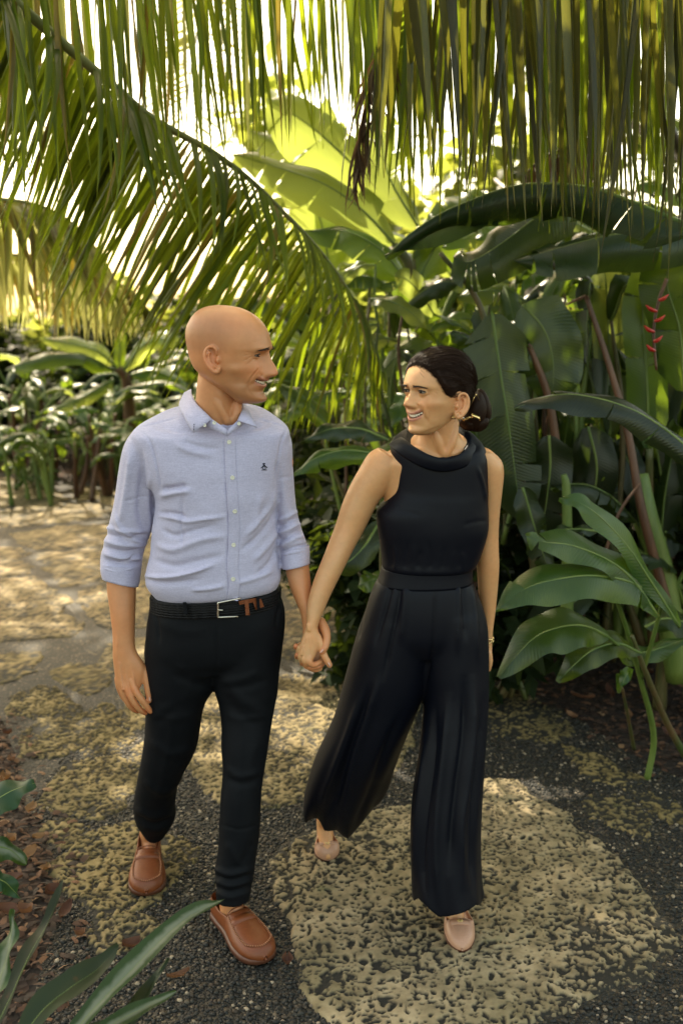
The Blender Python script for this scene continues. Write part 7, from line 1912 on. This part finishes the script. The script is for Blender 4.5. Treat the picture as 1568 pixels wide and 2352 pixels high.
    loft(mb, [(930, 1006, 1078, 1004, 2.722, .075, 2.2), (900, 1018, 1104, 1018, 2.73, .084, 2.3), (897, 1040, 1115, 1036, 2.735, .092, 2.4), (900, 1066, 1121, 1060, 2.738, .099, 2.4), (898, 1118, 1121, 1120, T, .106, 2.4), (885, 1146, 1120, 1150, T, .111, 2.4), (865, 1172, 1120.5, 1185, T, .115, 2.4), (866, 1205, 1119, 1215, T, .115, 2.4), (871, 1240, 1111, 1246, T, .111, 2.3), (876, 1276, 1098, 1282, T, .106, 2.3), (877, 1296, 1090, 1298, T, .106, 2.3), (882, 1308, 1083, 1306, T, .095, 2.3)], 70, 64)
    V, F = remeshed(mb.V, mb.F, .0040, 4, .5)
    Nn = vnormals(V, F); V = V + Nn * (fbm(V * np.array((7, 7, 7)), 2, 25) * .0016)[:, None]
    lines = [([(905, 1172), (940, 1178), (965, 1184)], 5, -.0012), ([(1120, 1195), (1085, 1200), (1065, 1206)], 5, -.0012), ([(905, 1075), (903, 1110), (890, 1140)], 3, -.003), ([(1095, 1070), (1108, 1110), (1116, 1150)], 4, .004)]
    for k in range(12):
        x0 = 892 + k * 16 + rnd.uniform(-6, 6)
        lines.append(([(x0, 1308), (x0 + rnd.uniform(-4, 6), 1288), (x0 + rnd.uniform(-6, 10), rnd.uniform(1240, 1272))], rnd.uniform(4, 7), rnd.uniform(.0006, .0024) * (1 if k % 2 else -1)))
    V = creases(V, F, lines)
    top = quads_part('jumpsuit_top', V, F, M['crepe'], wom)
    # rolled funnel collar band
    def loop(front, dYb, dzb, n=64):
        f = catmull(front, 33)
        pts = [P(*p) for p in f]
        L_, R_ = pts[0], pts[-1]
        back = []
        for k in range(1, 32):
            t = k / 32; q = R_.lerp(L_, t); s_ = math.sin(math.pi * t)
            back.append(Vector((q.x, q.y + dYb * s_, q.z + dzb * s_)))
        return [tuple(v) for v in pts + back]
    low = loop([(891, 1020, 2.735), (905, 1034, 2.69), (930, 1053, 2.662), (969, 1074, 2.638), (1009, 1084, 2.630), (1048, 1080, 2.634), (1085, 1064, 2.658), (1101, 1045, 2.695), (1109, 1026, 2.735)], .085, .03)
    mid = loop([(903, 1011, 2.735), (918, 1022, 2.680), (942, 1041, 2.649), (976, 1058, 2.627), (1012, 1067, 2.620), (1047, 1063, 2.625), (1076, 1046, 2.649), (1092, 1029, 2.687), (1097, 1014, 2.735)], .075, .04)
    hi = loop([(921, 1001, 2.735), (930, 1008, 2.685), (951, 1023, 2.652), (985, 1041, 2.630), (1016, 1049, 2.624), (1045, 1046, 2.628), (1066, 1030, 2.655), (1076, 1014, 2.695), (1078, 1004, 2.735)], .06, .045)
    inn = loop([(926, 1006, 2.735), (936, 1014, 2.69), (955, 1029, 2.660), (987, 1047, 2.640), (1016, 1055, 2.634), (1043, 1052, 2.638), (1062, 1036, 2.662), (1072, 1020, 2.70), (1074, 1010, 2.735)], .055, .03)
    V, F = ring_loft([np.array(r) for r in (low, mid, hi, inn)], False)
    o = obj('collar_band', mesh_from('collar', V, F), M['crepe'], top)
    sb = o.modifiers.new('s', 'SUBSURF'); sb.levels = 2; sb.render_levels = 2
    so = o.modifiers.new('t', 'SOLIDIFY'); so.thickness = .004; so.offset = -1

    # ---------------- waistband and wide trousers
    mb = MB()
    R_ = stations_loft([(876, 1300, 1085, 1300, 2.742, .100, 2.3), (872, 1316, 1084, 1314, 2.742, .101, 2.3), (865, 1338, 1085, 1334, 2.742, .104, 2.3)], 10, 60)
    V, F = ring_loft(R_)
    obj('waistband', mesh_from('band', V, F), M['crepe'], wom)
    def hemwave(rings, k0, amp, ph):
        out = []
        for i, r in enumerate(rings):
            f = max(0, (i - k0) / (len(rings) - 1 - k0))
            th = np.linspace(0, 2 * math.pi, len(r), endpoint=False); c = r.mean(0)
            w_ = 1 + f * amp * (np.sin(5 * th + ph) + .5 * np.sin(8 * th + 1.3 * ph))
            out.append(c + (r - c) * w_[:, None])
        return out
    mb = MB()
    loft(mb, [(866, 1330, 1084, 1328, 2.742, .100, 2.3), (852, 1365, 1096, 1360, 2.742, .110, 2.3), (838, 1410, 1112, 1402, 2.745, .118, 2.3), (824, 1450, 1119, 1443, 2.75, .118, 2.3), (815, 1490, 1116, 1485, 2.755, .095, 2.3)], 40, 64)
    r1 = stations_loft([(842, 1400, 1000, 1405, 2.75, .116), (826, 1440, 998, 1446, 2.755, .121), (812, 1482, 992, 1490, 2.76, .124), (796, 1540, 984, 1545, 2.765, .124), (782, 1592, 972, 1588, 2.775, .124), (764, 1650, 948, 1645, 2.79, .124), (742, 1703, 922, 1703, 2.815, .122), (721, 1748, 900, 1756, 2.85, .120), (705, 1800, 884, 1806, 2.89, .118), (697, 1832, 868, 1838, 2.92, .112), (699, 1848, 842, 1862, 2.945, .102), (704, 1856, 818, 1874, 2.96, .094)], 60, 72)
    r1 = hemwave(r1, 22, .10, .6)
    V, F = ring_loft(r1); mb.add(V, F)
    r2 = stations_loft([(945, 1400, 1110, 1396, 2.75, .117), (953, 1440, 1119, 1436, 2.75, .121), (960, 1482, 1121, 1480, 2.75, .122), (966, 1545, 1121, 1545, 2.745, .121), (973, 1600, 1120.5, 1600, 2.735, .116), (970, 1660, 1118, 1660, 2.72, .114), (962, 1730, 1113, 1730, 2.70, .112), (950, 1800, 1108, 1800, 2.685, .112), (942, 1870, 1103, 1870, 2.67, .114), (940, 1930, 1100, 1930, 2.66, .117), (942, 1985, 1101, 1985, 2.65, .120), (944, 2035, 1105, 2035, 2.64, .122), (946, 2062, 1109, 2062, 2.635, .124)], 64, 72)
    r2 = hemwave(r2, 26, .045, 2.1)
    V, F = ring_loft(r2); mb.add(V, F)
    V, F = remeshed(mb.V, mb.F, .0046, 6, .5)
    _p = proj(V); V = lap_smooth(V, F, 14, np.clip((1640 - _p[:, 1]) / 60, 0, 1))
    Nn = vnormals(V, F); V = V + Nn * (fbm(V * np.array((6, 6, 3)), 2, 35) * .003)[:, None]
    lines = []
    for pts, wd, amp in (([(920, 1345), (912, 1400), (898, 1470), (880, 1560)], 5, -.008), ([(932, 1345), (928, 1400), (920, 1480)], 6, .006), ([(900, 1342), (885, 1400), (862, 1480)], 5, -.006),
                         ([(998, 1345), (997, 1420), (990, 1500), (975, 1585)], 3, -.006), ([(1060, 1340), (1066, 1400), (1070, 1470)], 5, -.006), ([(1052, 1340), (1052, 1400), (1050, 1500)], 6, .007), ([(1082, 1345), (1092, 1420), (1096, 1520)], 6, .005),
                         ([(870, 1560), (840, 1660), (815, 1740), (790, 1860)], 10, .012), ([(850, 1580), (815, 1680), (785, 1780), (760, 1880)], 9, -.014), ([(830, 1600), (795, 1700), (755, 1800), (735, 1870)], 9, .010), ([(920, 1640), (880, 1740), (850, 1830), (815, 1900)], 10, -.010),
                         ([(1085, 1560), (1085, 1680), (1072, 1800), (1058, 1900), (1062, 2040)], 9, .013), ([(1065, 1560), (1064, 1680), (1048, 1800), (1036, 1900), (1030, 2000)], 9, -.013), ([(1110, 1600), (1102, 1720), (1088, 1850), (1084, 1960), (1088, 2060)], 8, -.012), ([(1030, 1600), (1020, 1720), (1005, 1850), (1000, 1960), (1010, 2090)], 9, .012), ([(1000, 1620), (992, 1750), (975, 1880), (968, 1980), (975, 2070)], 9, -.012), ([(975, 1700), (962, 1820), (952, 1920), (952, 2040)], 7, .008),
                         ([(838, 1390), (830, 1430), (822, 1470)], 3, -.006)):
        lines.append((pts, wd, amp))
    V = creases(V, F, lines)
    def reshape_hem(V, x0, x1, ytop, target, xl=None, xr=None):
        pj = proj(V); idx = np.where((pj[:, 0] > x0) & (pj[:, 0] < x1) & (pj[:, 1] > ytop))[0]
        b = np.linspace(x0, x1, 40); cur = np.full(40, ytop + 1.0)
        k = np.clip(((pj[idx, 0] - x0) / (x1 - x0) * 39).round().astype(int), 0, 39)
        np.maximum.at(cur, k, pj[idx, 1])
        cur = np.convolve(np.pad(cur, 2, 'edge'), np.ones(5) / 5, 'valid')
        c = np.interp(pj[idx, 0], b, cur); t = np.interp(pj[idx, 0], [p[0] for p in target], [p[1] for p in target])
        ny = ytop + (pj[idx, 1] - ytop) * np.clip((t - ytop) / np.maximum(c - ytop, 10), .75, 1.25)
        fd = 1.0 if xl is None else np.clip(np.minimum(pj[idx, 0] - xl, xr - pj[idx, 0]) / 16, 0, 1)
        V = V.copy(); V[idx, 2] -= fd * (ny - pj[idx, 1]) * V[idx, 1] / FPX
        return V
    V = reshape_hem(V, 690, 900, 1790, [(690, 1840), (704, 1882), (712, 1880), (724, 1871), (733, 1886), (744, 1904), (773, 1903), (787, 1922), (799, 1930), (811, 1916), (840, 1880), (870, 1836), (900, 1800)])
    V = reshape_hem(V, 930, 1125, 1960, [(930, 2040), (944, 2048), (970, 2070), (1005, 2106), (1026, 2107), (1067, 2093), (1109, 2066), (1125, 2060)], 944, 1108)
    quads_part('wide_trousers', V, F, M['crepe'], wom)
    # bracelet on her left wrist
    c0 = P(1118.5, 1467, 2.79)
    t = thing('bracelet', tuple(c0), 'gold chain link bracelet on the woman\'s free wrist', 'bracelet')
    for k in range(9):
        a = 2 * math.pi * k / 9
        p_ = c0 + Vector((.0165 * math.cos(a), .0235 * math.sin(a), -.001 * math.cos(a)))
        tn = Vector((-math.sin(a), 1.3 * math.cos(a), 0)).normalized()
        mb = MB(); upv = Vector((0, 0, 1))
        V, F = tube([p_ + tn * .0062 * math.cos(q) + upv * .0058 * math.sin(q) for q in np.linspace(0, 2 * math.pi, 13)], .0018, 6)
        obj('link', mesh_from('link', V, F), M['gold'], t)
    # shoes
    pump('ballet_flat', G(753, 1981, .004), Vector(P(744, 1915, 3.145)) * 1.0, .082, 'blush ballet flat on the woman\'s trailing foot, heel lifted')
    pump('ballet_flat', G(1061, 2190, .008), Vector((*(G(1061, 2190).xy + (G(1041, 2085).xy - G(1061, 2190).xy).normalized() * .245), .010)), .086, 'blush ballet flat on the woman\'s leading foot, flat on the big stone slab')
    return wom
build_man()
build_woman()
